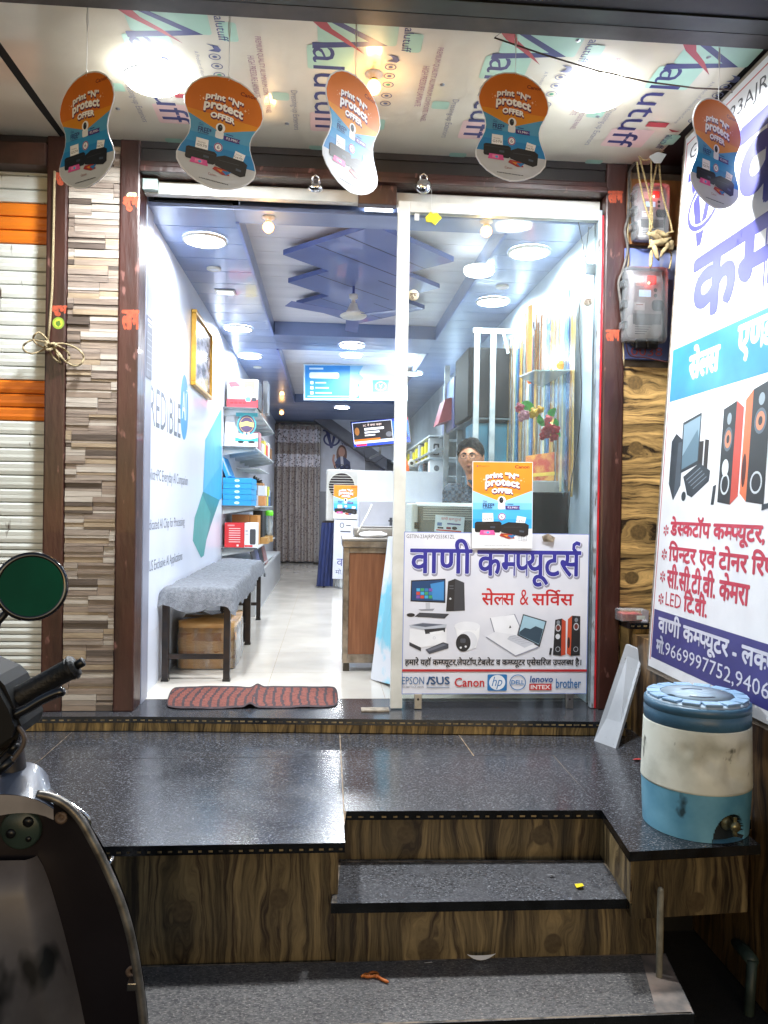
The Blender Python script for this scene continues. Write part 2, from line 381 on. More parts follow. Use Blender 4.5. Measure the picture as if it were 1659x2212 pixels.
# ================================================================ setting: street, platform, steps, sill, shop floor
M().add([(-40, -40, -.66), (40, -40, -.66), (40, 40, -.66), (-40, 40, -.66)], [(0, 1, 2, 3)],
        pm('asphalt', '#2a2826', '#1c1b1a', scale=3, rough=.9, bump=.6, bscale=120)).build('ground', kind='structure')
pf = M()
PZ = -.07
def slab(pts, z, m=GRAN, t=.03, e=GRANE):
    """stone slab: polished top, dark edge"""
    pf.add([(x, y, z) for x, y in pts], [tuple(range(len(pts)))], m)
    n = len(pts); vs = [(x, y, z) for x, y in pts] + [(x, y, z - t) for x, y in pts]
    pf.add(vs, [(i, n + i, n + (i + 1) % n, (i + 1) % n) for i in range(n)] + [tuple(range(2 * n - 1, n - 1, -1))], e)
def dashes(a, b, z, off=(0, -.0), w_=.011, gap=.019, h=.006):
    """inlaid row of pale marble dashes along a nosing"""
    a = Vector((*a, z)); b = Vector((*b, z)); d = (b - a).normalized(); L_ = (b - a).length; nrm = Vector((d.y, -d.x, 0)); k = 0
    cm = pm('inlay', '#8c7852', '#3a3226', scale=30, rough=.5, lo=.42, hi=.6)
    while k < L_ - w_:
        p = a + d * k; q = a + d * (k + w_ * rnd.uniform(.8, 1.25)); u = Vector((0, 0, h))
        pf.add([p + nrm * .0012, q + nrm * .0012, q + nrm * .0012 + u, p + nrm * .0012 + u], [(0, 1, 2, 3)], cm); k += w_ + gap
g = .0035
JY = -.47
slab([(-2.4, JY + g), (-1.12, JY + g), (-1.12, -.10), (-2.4, -.10)], PZ)
slab([(-1.117, JY + g), (.068, JY + g), (.068, -.10), (-1.117, -.10)], PZ)
slab([(.072, JY + g), (.615, JY + g), (.60, -.10), (.072, -.10)], PZ)
slab([(.62, JY + g), (1.45, JY + g), (1.45, -.10), (.605, -.10)], PZ)
slab([(-2.4, -1.27), (-1.3, -1.27), (-1.12, JY), (-2.4, JY)], PZ)
slab([(-1.297, -1.27), (.068, -1.272), (.068, JY), (-1.117, JY)], PZ)
slab([(.072, -1.03), (.947, -1.05), (.95, JY), (.072, JY)], PZ)
slab([(.947, -1.05), (.917, -1.366), (1.344, -1.335), (1.344, -1.15), (1.42, -1.15), (1.42, JY), (.953, JY)], PZ)
pf.add([(-2.4, -1.24, PZ - .0012), (.06, -1.24, PZ - .0012), (.08, -1.0, PZ - .0012), (.95, -1.02, PZ - .0012), (.96, -1.3, PZ - .0012), (1.3, -1.3, PZ - .0012), (1.4, -.1, PZ - .0012), (-2.4, -.1, PZ - .0012)], [tuple(range(8))], GROUT)
pf.box((-2.4, -1.245, -.66), (.045, -.1, PZ - .0301), LOGX)
pf.box((.045, -1.01, -.66), (.96, -.1, PZ - .0302), LOGX)
pf.prism([(.965, -1.01, -.29), (.94, -1.335, -.29), (1.32, -1.31, -.29), (1.32, -.1, -.29), (.965, -.1, -.29)], (0, 0, .1898), LOGX)
pf.box((.962, -.75, -.66), (1.6, -.1, -.2902), pm('drain_dark', '#14120f', '#0b0a09', rough=.8))
# side cheeks of the notch
pf.prism([(.0455, -1.246, -.24), (.0455, -1.012, -.24), (.0455, -1.012, PZ - .031), (.0455, -1.246, PZ - .031)], (.004, 0, 0), LOGY)
pf.prism([(.9635, -1.012, -.24), (.9385, -1.337, -.24), (.9385, -1.337, PZ - .031), (.9635, -1.012, PZ - .031)], (-.005, 0, 0), LOGY)
dashes((-2.2, -1.27), (.066, -1.272), PZ - .022); dashes((.08, -1.031), (.945, -1.05), PZ - .022, w_=.015, gap=.024)
pf.build('platform', kind='structure')
pf = M()
slab([(.028, -1.3), (.975, -1.312), (.958, -1.052), (.05, -1.012)], -.24, m=pm('granite_brightened', '#323336', '#545457', scale=90, rough=.28, rvar=.1, stretch=(1, 2.4, 1), detail=7, speck=('#8c8e93', 130, .59, (1, 2.6, 1))))  # tread granite with its colour brightened in place of light
pf.box((.046, -1.262, -.66), (.93, -1.012, -.2703), LOGX)
pf.prism([(.93, -1.262, -.66), (1.075, -1.262, -.66), (1.075, -1.0, -.66), (.93, -1.0, -.66)], (0, 0, .369), LOGX)
slab([(-1.5, -1.555), (1.035, -1.549), (1.082, -1.262), (-1.5, -1.247)], -.44, m=pm('granite_dusty', '#434244', '#6c6a68', scale=85, rough=.36, rvar=.12, stretch=(1, 2, 1), detail=7, speck=('#9a948e', 125, .585, (1, 2.4, 1))))  # dusty granite, its base tone also raised in place of light
pf.box((-1.5, -1.52, -.66), (1.0, -1.27, -.4703), LOGX)
du = pm('edge_dust', '#8a7c6c', '#4c4741', scale=22, rough=.8, lo=.42, hi=.6)
for q4 in (((.03, -1.298), (.045, -1.298), (.062, -1.02), (.05, -1.02)), ((.955, -1.31), (.973, -1.31), (.957, -1.06), (.945, -1.06)), ((.05, -1.022), (.95, -1.06), (.95, -1.07), (.05, -1.034))):
    pf.add([(x, y, -.2394) for x, y in q4], [(0, 1, 2, 3)], du)
for q4 in (((.93, -1.545), (1.033, -1.547), (1.078, -1.266), (1.0, -1.266)), ((-1.2, -1.25), (1.07, -1.264), (1.07, -1.27), (-1.2, -1.256)), ((-1.2, -1.553), (1.03, -1.547), (1.03, -1.541), (-1.2, -1.547))):
    pf.add([(x, y, -.4394) for x, y in q4], [(0, 1, 2, 3)], du if q4[0][0] < .9 else pm('dusty_corner', '#a08f83', '#5a5653', scale=7, rough=.6, lo=.4, hi=.62, detail=9))

pf.build('steps', kind='structure')
pf = M()
slab([(-2.0, -.10), (-.86, -.108), (1.36, -.235), (1.36, .12), (-2.0, .12)], 0, t=.028)
slab([(-.868, .1205), (1.3, .1205), (1.3, .2), (-.868, .2)], -.0005, t=.02)
pf.prism([(-2.0, -.085, -.068), (-.86, -.092, -.068), (1.36, -.215, -.068), (1.36, .1, -.068), (-2, .1, -.068)], (0, 0, .0395), logwood('log_strip', 'X', 'Z', [], freq=60, seed=9, tan='#a58a55', gain=.9))
dashes((-2.0, -.10), (-.86, -.108), -.019, w_=.02, gap=.016); dashes((-.85, -.1085), (1.34, -.2338), -.019, w_=.02, gap=.014)
pf.build('doorsill', kind='structure')
fl = M(); ft = pm('floor_tile', '#c9c4bb', '#bdb8b0', scale=3, rough=.13, rvar=.05)
for i in range(4):
    for j in range(16):
        fl.add([(-.9 + i * .6 + .001, .202 + j * .6, 0), (-.9 + i * .6 + .599, .202 + j * .6, 0), (-.9 + i * .6 + .599, .8 + j * .6, 0), (-.9 + i * .6 + .001, .8 + j * .6, 0)], [(0, 1, 2, 3)], ft)
fl.add([(-1, .19, -.001), (1.5, .19, -.001), (1.5, 9.6, -.001), (-1, 9.6, -.001)], [(0, 1, 2, 3)], GROUT)
fl.build('shop_floor', kind='structure')

# ================================================================ the shop building
B = thing('shop_building', 'small computer shop with an open lit front between maroon painted posts under a blue ceiling', 'shop', (.2, .1, 0))
PX = [(-1.283, -1.192), (-.962, -.871), (1.296, 1.398)]
for i, (a, b) in enumerate(PX):
    M().bbox((a, -.03, -.002), (b, .11, 2.6), MAROON, .008).build('door_post', B)
# stacked strip tiles between the left posts
tm = [pm('strip_%d' % i, a, b, scale=3, stretch=(3, 1, 40), rough=.35, lo=.3, hi=.7, bump=.2, bscale=30) for i, (a, b) in enumerate(
    [('#9b8f83', '#7c7168'), ('#8f8073', '#6f6157'), ('#b8b0a5', '#988f85'), ('#978778', '#786a5f'), ('#5b5049', '#433a35'), ('#928479', '#675b53'), ('#a19079', '#84735f')])]
tl = M(); z = .002; xs = .5
tl.box((-1.19, -.008, 0), (-.964, .05, 2.6), pm('tile_grout', '#3c322b', rough=.9))
while z < 2.585:
    xs = (xs + rnd.choice([.17, .33, .5, .61])) % 1; xs = min(.88, max(.12, xs)); sp = -1.19 + .226 * xs
    for (a, b) in ((-1.189, sp - .0007), (sp + .0007, -.965)):
        zz = z; end = min(z + .0745, 2.592)
        for hh in rnd.choice([(.0245, .012, .025, .013), (.019, .0125, .025, .018), (.012, .025, .0125, .025), (.025, .012, .012, .0255), (.025, .025, .0245), (.012, .019, .019, .0245)]):
            t2 = min(zz + hh, end)
            tl.box((a, -.012 - rnd.uniform(0, .010), zz + .0006), (b, -.007, t2 - .0006), rnd.choice([tm[0], tm[0], tm[1], tm[2], tm[2], tm[3], tm[4], tm[5], tm[6], tm[4], tm[5]])); zz = t2
            if zz >= end: break
    z += .075
tl.build('tile_cladding', B)
# lintel and shutter hood over the opening
lt = M(); lt.box((-.871, -.012, 2.505), (1.296, .12, 2.5695), pm('hood_shade', '#1a1513', '#0f0c0b', scale=10, rough=.5)); lt.bbox((-.871, -.04, 2.475), (1.296, .12, 2.505), MAROON, .006); lt.bbox((-.871, -.055, 2.45), (1.296, .12, 2.478), MAROON, .006)  # upper face blackened for the hood's shadow at the shutter slot
lt.build('lintel', B)
M().box((-2.3, -.02, 2.57), (1.75, .2, 2.75), pm('shutter_hood', '#231b19', '#15110f', scale=10, rough=.6)).build('shutter_hood', B)
M().bbox((-2.4, -.045, 2.46), (-1.283, .1, 2.56), pm('brown_box', '#4b3029', '#2c1c18', scale=8, rough=.5), .006).build('shutter_box', B)
# inner walls
iw = M(); iw.box((-1.0, .235, 0), (-.89, 9.5, 2.36), WHITEW); iw.build('side_wall', B)
M().box((-.99, .1101, 0), (-.868, .235, 2.45), GREYW).build('door_jamb', B)
M().box((1.29, .111, 0), (1.4, 9.5, 2.36), pm('pale_blue_wall', '#b9c7d4', '#a3b3c2', scale=3, rough=.4)).build('side_wall', B)
M().box((-1.0, 9.4, 0), (1.4, 9.5, 2.36), pm('grey_back', '#8f939e', '#83878f', rough=.5)).build('back_wall', B)
M().box((-2.4, .06, 0), (-1.0, .3, 2.7), pm('plaster_dark', '#4a4644', rough=.9)).build('back_wall', B)
M().box((1.4, .02, -.6), (2.4, .3, 2.7), pm('plaster_dark', '#4a4644', rough=.9)).build('front_wall', B)
# ceiling: blue plank bands round two pale recesses
CZ = 2.36
ce = M(); ce.box((-1, .02, CZ + .2), (1.4, 9.5, CZ + .25), DARKJ)
ce.box((-1, .12, CZ + .021), (-.475, 9.4, CZ + .03), DARKJ); ce.box((.89, .12, CZ + .021), (1.35, 9.4, CZ + .03), DARKJ)
def planks(x0, x1, y0, y1, z, m, st=.25):
    y = y0
    while y < y1 - .02:
        e = min(y + st, y1); ce.box((x0, y + .003, z), (x1, e - .003, z + .02), m); y = e
planks(-.999, -.47, .12, 9.4, CZ, BLUEP); planks(.885, 1.349, .12, 9.4, CZ, BLUEP)
for (a, b) in ((.12, .3), (2.8, 3.4), (6.9, 9.4)): planks(-.469, .884, a, b, CZ + .0005, BLUEP, .3)
for (a, b) in ((.3, 2.8), (3.4, 6.9)):
    planks(-.469, .884, a, b, CZ + .11, WHITEP)
    ce.box((-.4695, a, CZ + .002), (-.4655, b, CZ + .11), BLUEP); ce.box((.8805, a, CZ + .002), (.8845, b, CZ + .11), BLUEP)
    ce.box((-.46, a, CZ + .002), (.88, a + .004, CZ + .11), BLUEP); ce.box((-.46, b - .004, CZ + .002), (.88, b, CZ + .11), BLUEP)
    # slim trim round the recess
    for q in (((-.478, a - .02, CZ - .008), (-.462, b + .02, CZ + .001)), ((.878, a - .02, CZ - .008), (.894, b + .02, CZ + .001))): ce.box(*q, pm('trim_blue', '#5a6ea6', rough=.3))
ce.build('ceiling', B)
# three overlapping diamond panels hung in the first recess
for k, (cy, hw, hd) in enumerate(((.9, .5, .52), (1.47, .5, .53), (2.03, .47, .52))):
    m = M(); z = CZ + .045 + .004 * k; cx = .22
    m.prism([(cx - hw, cy, z), (cx, cy - hd, z), (cx + hw, cy, z), (cx, cy + hd, z)], (0, 0, .03), pm('diamond_blue', '#55659a', '#48588c', scale=2, rough=.3, coat=.3))
    A = Art(m, (cx - hw, cy - hd, z), (cx + hw, cy - hd, z), (cx - hw, cy + hd, z), (0, 0, 100, 100)); A.n = Vector((0, 0, -1)); A.h = .0006
    for q in (.3, .62):
        A.line([(50 * (1 - q), 50 * q), (50 + 50 * (1 - q), 50 + 50 * q)], .9, '#0c1030')
    m.build('diamond_panel', B)
# ================================================================ awning with film-covered underside
AW = thing('awning', 'flat awning lined with white film-covered panels printed with blue lettering', 'awning', (.1, -.5, 2.6))
fm = pm('panel_film', '#d3cab4', '#c4bba5', scale=2.5, rough=.28, coat=.4, bump=.3, bscale=7)
s1 = M(); s1.add([(-1.2, -.98, 2.6), (1.52, -1.0, 2.6), (1.5, -.03, 2.6), (-1.2, .0, 2.6)], [(0, 1, 2, 3)], fm)
AR = Art(s1, (0, -1, 2.6), (0, 0, 2.6), (-1, -1, 2.6), (-1, 0, 0, 1))   # x = world Y, y = -world X
AR.n = Vector((0, 0, -1)); AR.h = .0008
NV, RD, GR, PK, GY = '#2a2f66', '#a3353d', '#a5c9b3', '#d9b5ac', '#8a8790'
def film(bx):
    X = lambda x: -(bx + x)
    for (a, b, c, d, cc) in ((-.975, -.85, .02, .30, GR), (-.83, -.68, -.02, .15, GR), (-.36, -.2, -.02, .17, PK), (-.93, -.82, .33, .39, GR), (-.33, -.24, .24, .30, GR), (-.5, -.44, -.17, -.1, GR), (-.06, -.02, -.03, .05, GR)):
        AR.rrect(max(a, -.97), X(d), b, X(c), .012, cc)
    AR.text('alutuff', -.82, X(.12), -.2, X(.0), NV)
    AR.poly([(-.97, X(.10)), (-.85, X(.27)), (-.81, X(.0)), (-.845, X(.0)), (-.868, X(.2)), (-.97, X(.06))], NV)
    AR.poly([(-.97, X(.0)), (-.93, X(.03)), (-.87, X(.1)), (-.79, X(.19)), (-.87, X(.13)), (-.93, X(.07)), (-.97, X(.05))], RD)
    AR.text('Dressing-up Exteriors', -.52, X(-.065), -.2, X(-.1), GY)
    AR.text('PREMIUM QUALITY ALUMINIUM COMPOSITE PANEL', -.86, X(.47), -.33, X(.445), '#9a6f80')
    AR.text('HIGH PRESSURE LAMINATE', -.74, X(.435), -.45, X(.41), '#9a6f80')
    AR.text('alutuff', -.96, X(.355), -.82, X(.32), NV)
    AR.text('alutuff', -.33, X(.27), -.2, X(.235), NV)
    AR.poly([(-.38, X(.22)), (-.36, X(.28)), (-.35, X(.22)), (-.356, X(.245)), (-.372, X(.225))], RD)
    AR.text('A Product of Alstrolic Focus Group', -.75, X(.235), -.43, X(.215), GY)
    for i, y in enumerate((-.72, -.66, -.6, -.52, -.46)):
        AR.ring(y, X(.29), .018, .02, .004, '#55597a'); AR.ell(y, X(.29), .008, .009, '#55597a' if i != 2 else '#3f8a6c', 10)
    AR.poly([(-.8, X(.27)), (-.79, X(.31)), (-.765, X(.32)), (-.75, X(.31)), (-.757, X(.272)), (-.77, X(.295)), (-.785, X(.29))], '#4b5078')
for i in range(4): film(-.73 + .65 * i)
AR.rect(-.45, .56, -.42, .64, RD); AR.rect(-.45, .48, -.42, .555, '#8a8fae'); AR.rect(-.43, -1.33, -.39, -1.42, RD)
for (x, y) in ((-.9, -.3), (-.2, -.25), (.0, -.5), (.12, -.13), (.68, -.15), (.42, -.62), (1.1, -.45), (-.55, -.13), (1.35, -.9), (.85, -.95)):
    s1.lathe([(0.0001, -.006), (.008, -.004), (.01, 0)], (x, y, 2.5995), STEEL, n=10)
for o in (s1.build('soffit_panel', AW),): pass
s2 = M(); s2.add([(-2.6, -.96, 2.598), (-1.235, -.97, 2.598), (-1.235, -.3, 2.598), (-1.228, .0, 2.598), (-2.6, .05, 2.598)], [(0, 1, 2, 3, 4)], fm)
A2 = Art(s2, (0, -1, 2.598), (0, 0, 2.598), (-1, -1, 2.598), (-1, 0, 0, 1)); A2.n = Vector((0, 0, -1)); A2.h = .0008
A2.rrect(-.55, 1.32, -.47, 1.4, .01, GR); A2.rrect(-.9, 1.3, -.75, 1.5, .01, PK); A2.text('alutuff', -.93, 1.36, -.6, 1.42, GY)
s2.build('soffit_panel', AW)
M().box((-2.6, -1.0, 2.606), (2.4, .2, 2.64), pm('awning_void', '#15110e', rough=.9)).build('roof_deck', AW)
bm_ = M(); dk = pm('beam_dark', '#121614', '#1c1816', scale=4, rough=.55, stretch=(.5, 3, 3))
bm_.box((-2.6, -1.06, 2.585), (2.4, -.985, 2.6055), pm('beam_angle', '#37322e', '#221f1c', scale=14, rough=.5))
bm_.box((-2.6, -1.75, 2.592), (2.4, -1.061, 3.2), dk)
bm_.box((-2.6, -1.135, 2.586), (2.4, -1.062, 2.5925), pm('beam_green', '#24352f', '#1a1d1c', scale=6, rough=.5))
A3 = Art(bm_, (0, -1.3, 2.592), (1, -1.3, 2.592), (0, -1.06, 2.592), (0, 0, 100, 24)); A3.n = Vector((0, 0, -1))
A3.text('9669997752', 20, 8, 60, 15, '#3a3634')
bm_.build('front_beam', AW)
# thin cord under the right half of the awning
cp = [at(1100, 58, Y=-.96)] + [Vector((.55 + (1.5 - .55) * t, -.965 + .1 * t, 2.58 - .09 * math.sin(t * 2.2))) for t in (0, .2, .4, .6, .8, .95)] + [Vector((1.52, -.75, 2.56))]
tag(M().tube(cp, .003, pm('cord_brown', '#4c3b32', rough=.8), 5).build('cord'), 'thin dark cord strung below the right front edge of the awning', 'cord')
# ================================================================ lamps (each gives its own light)
def arealight(parent, loc, r, power, col=(1, 1, 1), spread=170):
    l = bpy.data.lights.new('lamp_light', 'AREA'); l.shape = 'DISK'; l.size = 2 * r; l.energy = power; l.color = col; l.spread = R_(spread)
    o = bpy.data.objects.new('lamp_light', l); sc.collection.objects.link(o); o.parent = parent; o.location = Vector(loc) - parent_loc(parent); return o
COOL = (.92, .965, 1)
def downlight(x, y, z, label, power, r=.105, drum=.012, group='round ceiling lights in the shop', on=True, em=30, name='ceiling_light'):
    t = thing(name, label, 'ceiling light', (x, y, z), group)
    M().lathe([(r + .012, -.001), (r + .012, -drum), (r, -drum - .004), (r - .002, -drum)], (x, y, z), WHITEM, n=32).build('housing', t)
    m = glow('lamp_cool%g' % em, COOL, em) if on else pm('lamp_off', '#d9dde4', rough=.4)
    if drum > .03: M().lathe([(r + .0125, -.006), (r + .0135, -drum + .004), (r + .002, -drum - .006), (.0001, -drum - .010)], (x, y, z), m, n=32).build('diffuser', t)
    else: M().lathe([(r - .003, -drum), (.0001, -drum - .002)], (x, y, z), m, n=32).build('diffuser', t)
    if power: arealight(t, (x, y, z - drum - .016), r, power, COOL)
    return t
downlight(-.672, .556, CZ, 'large bright round light in the left ceiling band nearest the door', SHOPW)
downlight(-.73, 2.592, CZ, 'bright round light in the left ceiling band above the framed picture', SHOPW)
downlight(-.751, 3.724, CZ, 'bright round light in the left ceiling band above the top shelf box', SHOPW)
downlight(1.076, .538, CZ, 'large bright round light in the right ceiling band nearest the glass', SHOPW)
downlight(1.096, 1.549, CZ, 'bright round light in the right ceiling band above the steel rack', SHOPW)
downlight(.19, 3.1, CZ, 'bright round light on the blue band between the two pale recesses', SHOPW)
downlight(.21, 4.1, CZ + .11, 'bright round light in the far recess above the hanging blue signboard', SHOPW)
downlight(.18, 7.3, CZ, 'farthest bright round light, before the curtain', SHOPW)
downlight(.86, .842, CZ, 'drum-shaped surface light by the corner of the recess behind the glass', SHOPW * .5, r=.075, drum=.035, group=None, em=5)
downlight(.86, 4.4, CZ, 'bright round light behind the steel rack, beyond the glass', SHOPW)
downlight(-.698, 1.053, CZ, 'small unlit round fitting in the left ceiling band', 0, r=.03, drum=.01, on=False, group=None)
downlight(1.08, 1.2, CZ, 'small unlit round fitting in the right ceiling band', 0, r=.03, drum=.01, on=False, group=None)
downlight(-.735, 4.3, CZ, 'tiny unlit round fitting far along the left ceiling band', 0, r=.03, drum=.01, on=False, group=None)
sq = thing('square_fitting', 'small square white fitting set in the left ceiling band', 'ceiling fitting', (-.696, 1.557, CZ))
M().bbox((-.762, 1.5, CZ - .008), (-.63, 1.614, CZ - .001), WHITEM, .003).build('frame', sq); M().box((-.748, 1.512, CZ - .0095), (-.644, 1.602, CZ - .008), glow('panel_glow', COOL, .55)).build('panel', sq)  # panel glows weakly through its own material, no lamp behind it
# awning lamps
downlight(-.69, -.6, 2.6, 'dazzling white lamp under the left half of the awning', AWNW, r=.1, drum=.04, group='bright white lamps under the awning', em=18, name='awning_light')
downlight(1.02, -.66, 2.6, 'dazzling white lamp under the right half of the awning', AWNW, r=.1, drum=.04, group='bright white lamps under the awning', em=18, name='awning_light')
def bulb(x, y, z, label, r=.027, power=1.6, name='warm_bulb', group='small warm bulbs'):
    t = thing(name, label, 'bulb', (x, y, z), group)
    M().lathe([(r * 1.2, 0), (r * 1.2, -.005), (r * .6, -.008), (r * .55, -.02)], (x, y, z), WHITEM, n=16).build('socket', t)
    M().ball((x, y, z - .03 - r * .7), r, glow('bulb_warm', (1, .42, .08), 7), 14, 10).build('bulb_globe', t)
    l = bpy.data.lights.new('lamp_light', 'POINT'); l.energy = power; l.color = (1, .6, .25); l.shadow_soft_size = r * 1.05
    o = bpy.data.objects.new('lamp_light', l); sc.collection.objects.link(o); o.parent = t; o.location = (0, 0, -.09)
bulb(-.31, .2, CZ, 'warm orange bulb above the open doorway'); bulb(.755, .13, CZ, 'warm orange bulb behind the top of the glass')
bulb(.151, -.665, 2.6, 'warm orange bulb under the middle of the awning', r=.028)
bulb(-.66, 7.2, 2.3, 'warm orange bulb near the curtain rod at the far end', r=.03, power=.8)
bulb(.83, 5.2, 2.05, 'warm orange bulb low beside the orange box behind the glass', r=.02, power=.5)
# ================================================================ prints shared by several things
def canon_print(A, dx=0, dy=0, kx=1, ky=1, low=True):
    """the offer artwork in a 500 x 725 frame; background is drawn by the caller"""
    F_ = A.fn
    A.fn = lambda x, y: (250 + (x - 250) * kx + dx, y * ky + dy)
    A.text('Canon', 352, 28, 470, 54, '#7a1d12', b=1.2)
    wp = lambda x, y: (x, y + .0009 * (x - 247) ** 2 - 8 + (x - 247) * .03)
    un = lambda r: [('#55204a', r + 3, 3, 10), ('#6b2c52', r + 3, 1, 4), ('#ffffff', 0, 0, 0)]
    A.text('print “N”', 112, 96, 382, 152, '#ffffff', b=3, warp=wp, under=un(2))
    A.text('protect', 108, 158, 388, 224, '#ffffff', b=4, warp=wp, under=un(3))
    A.text('OFFER', 162, 232, 334, 268, '#ffffff', b=3, warp=wp, under=un(2))
    for x, y, r in ((95, 150, 12), (402, 155, 12), (70, 140, 4), (75, 165, 4), (425, 140, 4), (430, 165, 4)):
        A.poly([(x - r, y), (x - r * .2, y - r * .2), (x, y - r), (x + r * .2, y - r * .2), (x + r, y), (x + r * .2, y + r * .2), (x, y + r), (x - r * .2, y + r * .2)], '#ffe9c8')
    A.rrect(212, 345, 272, 398, 12, '#e9ecf0'); A.ell(243, 322, 34, 34, '#f4f5f7'); A.ell(240, 322, 18, 25, '#15171b'); A.ell(244, 314, 5, 7, '#5f6672', 10)
    A.text('Get', 88, 322, 122, 342, '#1c3f86'); A.text('FREE*', 88, 348, 182, 386, '#1b3577', b=1); A.rect(88, 393, 165, 396, '#1c3f86')
    A.rect(290, 352, 340, 358, '#1c3f86')
    A.poly([(272, 368), (395, 368), (388, 384), (395, 400), (278, 400)], '#41247e'); A.text('₹3,990/-', 292, 374, 384, 394, '#ffffff')
    A.ell(246, 460, 31, 31, '#f2f2f4'); A.ring(246, 460, 27, 27, 7, '#c73f4c', 16); A.ring(246, 460, 27, 27, 3, '#2f4a9c', 8); A.text('6', 236, 447, 256, 473, '#3a2a6d')
    A.poly([(84, 430), (172, 430), (176, 505), (84, 505)], '#f3f4f6'); A.text('G570', 92, 470, 166, 487, '#2a2c33'); A.text('PIXMA', 100, 453, 155, 463, '#8a8c93')
    A.poly([(372, 452), (448, 465), (432, 530), (360, 520)], '#f3f4f6'); A.text('G670', 366, 488, 430, 503, '#2a2c33', rot=(400, 495, 8)); A.text('PIXMA', 376, 472, 424, 482, '#8a8c93', rot=(400, 475, 8))
    A.poly([(22, 512), (38, 503), (225, 500), (243, 512), (243, 578), (225, 592), (30, 590), (22, 578)], '#15161a'); A.rect(35, 520, 232, 523, '#34363d'); A.rect(150, 540, 190, 556, '#3c4757')
    A.poly([(240, 530), (300, 505), (440, 512), (470, 530), (466, 612), (430, 628), (300, 604), (240, 590)], '#1b1b1f'); A.rect(262, 545, 410, 549, '#3a3a40'); A.poly([(392, 572), (432, 578), (430, 592), (392, 588)], '#46505f')
    A.poly([(70, 574), (180, 574), (192, 612), (60, 612)], '#e0559b'); A.poly([(95, 580), (150, 580), (150, 602), (95, 602)], '#f08ab8'); A.ell(130, 592, 12, 10, '#5aa8d8', 10)
    A.poly([(240, 598), (330, 606), (355, 640), (300, 645), (225, 620)], '#a8352c'); A.poly([(290, 615), (362, 612), (330, 642)], '#2c78b5'); A.poly([(255, 612), (300, 612), (290, 630)], '#d98a2c')
    if low:
        for i in range(6): A.rect(378 + i * 14, 628, 386 + i * 14, 660, '#c9ccd3'); A.rect(380 + i * 14, 622, 384 + i * 14, 629, '#5b5f6c')
        for i in range(22): A.rect(95 + i * 10, 700, 95 + i * 10 + 6 + (i * 7) % 3, 704, '#7c8088')
    else:
        for i in range(18): A.rect(140 + i * 12, 700, 140 + i * 12 + 8 + (i * 7) % 3, 706, '#4a4d55')
        A.text('Canon', 200, 650, 260, 668, '#9a5050')
    A.fn = F_
def canon_bg(A, rim=0):
    A.rect(0, 0, 500, 725, '#f4f5f7')
    A.rect(rim, rim, 500 - rim, 560, '#2aa4ea'); A.rect(rim, rim, 500 - rim, 480, '#45b2ee'); A.rect(rim, rim, 500 - rim, 400, '#78c6f2'); A.rect(rim, rim, 500 - rim, 345, '#9bd4f4')
    A.poly([(rim, rim), (500 - rim, rim), (500 - rim, 240), (243, 338), (rim, 245)], '#f08a1d')
    A.poly([(60, 268), (430, 266), (243, 338)], '#f5a322')

# ---------------------------------------------------------------- hanging cut-out boards
DW = [(0, 0), (.015, .3), (.04, .5), (.08, .69), (.14, .86), (.2, .95), (.27, 1), (.33, .97), (.4, .87), (.46, .79), (.52, .76), (.58, .78), (.64, .85), (.7, .94), (.76, 1), (.82, .98), (.88, .85), (.93, .66), (.97, .42), (.99, .2), (1, 0)]
def dshape(k=1, ex=0):
    r = [(250 + 250 * w_ * k, 362 + (t * 725 - 362) * k) for t, w_ in DW]; l = [(250 - 250 * w_ * k, 362 + (t * 725 - 362) * k) for t, w_ in DW[1:-1]][::-1]
    return r + l
DH, DWD = .385, .265
def dangler():
    t = thing('hanging_board', 'x', 'hanging board', (0, 0, 0), 'printed boards hung along the awning edge')
    b = M(); tl, tr, bl = Vector((-DWD / 2, -.0016, 0)), Vector((DWD / 2, -.0016, 0)), Vector((-DWD / 2, -.0016, -DH))
    A = Art(b, tl, tr, bl, (0, 0, 500, 725), h0=0)
    sh = dshape(); pts = [A.pt(x, y, 0) for x, y in sh]
    b.prism(pts, (0, .003, 0), pm('board_card', '#e9ecf0', rough=.4))
    inn = dshape(.975)
    A.h = .0004
    cl = lambda y: clip_half(inn, 0, 1, y)
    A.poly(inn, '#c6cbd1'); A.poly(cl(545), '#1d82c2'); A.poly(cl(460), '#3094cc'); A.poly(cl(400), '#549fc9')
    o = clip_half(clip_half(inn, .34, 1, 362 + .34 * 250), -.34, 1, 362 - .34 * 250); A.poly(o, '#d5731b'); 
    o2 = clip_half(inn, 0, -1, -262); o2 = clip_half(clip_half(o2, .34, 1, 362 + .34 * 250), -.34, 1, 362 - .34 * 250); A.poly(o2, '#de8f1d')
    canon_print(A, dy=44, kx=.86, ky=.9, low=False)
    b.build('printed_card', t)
    s = M(); zt = .2
    s.tube([(0, 0, -.012), (.001, 0, zt * .5), (-.001, 0, zt)], .0011, pm('string_white', '#d8d8d4', rough=.8), 5); s.tube([(0, -.002, -.012), (.004, -.001, -.002), (0, 0, .01), (-.003, .001, -.004), (0, .002, -.012)], .001, pm('string_white', '#d8d8d4'), 5)
    s.tube([(0, 0, zt * .62), (.006, 0, zt * .8), (.002, 0, zt), (-.004, 0, zt * .85), (0, 0, zt * .62)], .0011, pm('string_white', '#d8d8d4'), 5)
    s.build('string', t)
    return t
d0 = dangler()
lab = ['leftmost hanging orange and blue offer board, turned half away, above the tiled post', 'second hanging offer board from the left, broad and shaded, near the left lamp',
       'brightly lit narrow hanging offer board in the middle, before the lintel', 'broad shaded hanging offer board fourth from the left, near the right lamp', 'rightmost hanging offer board, narrow, in front of the big white shop banner']
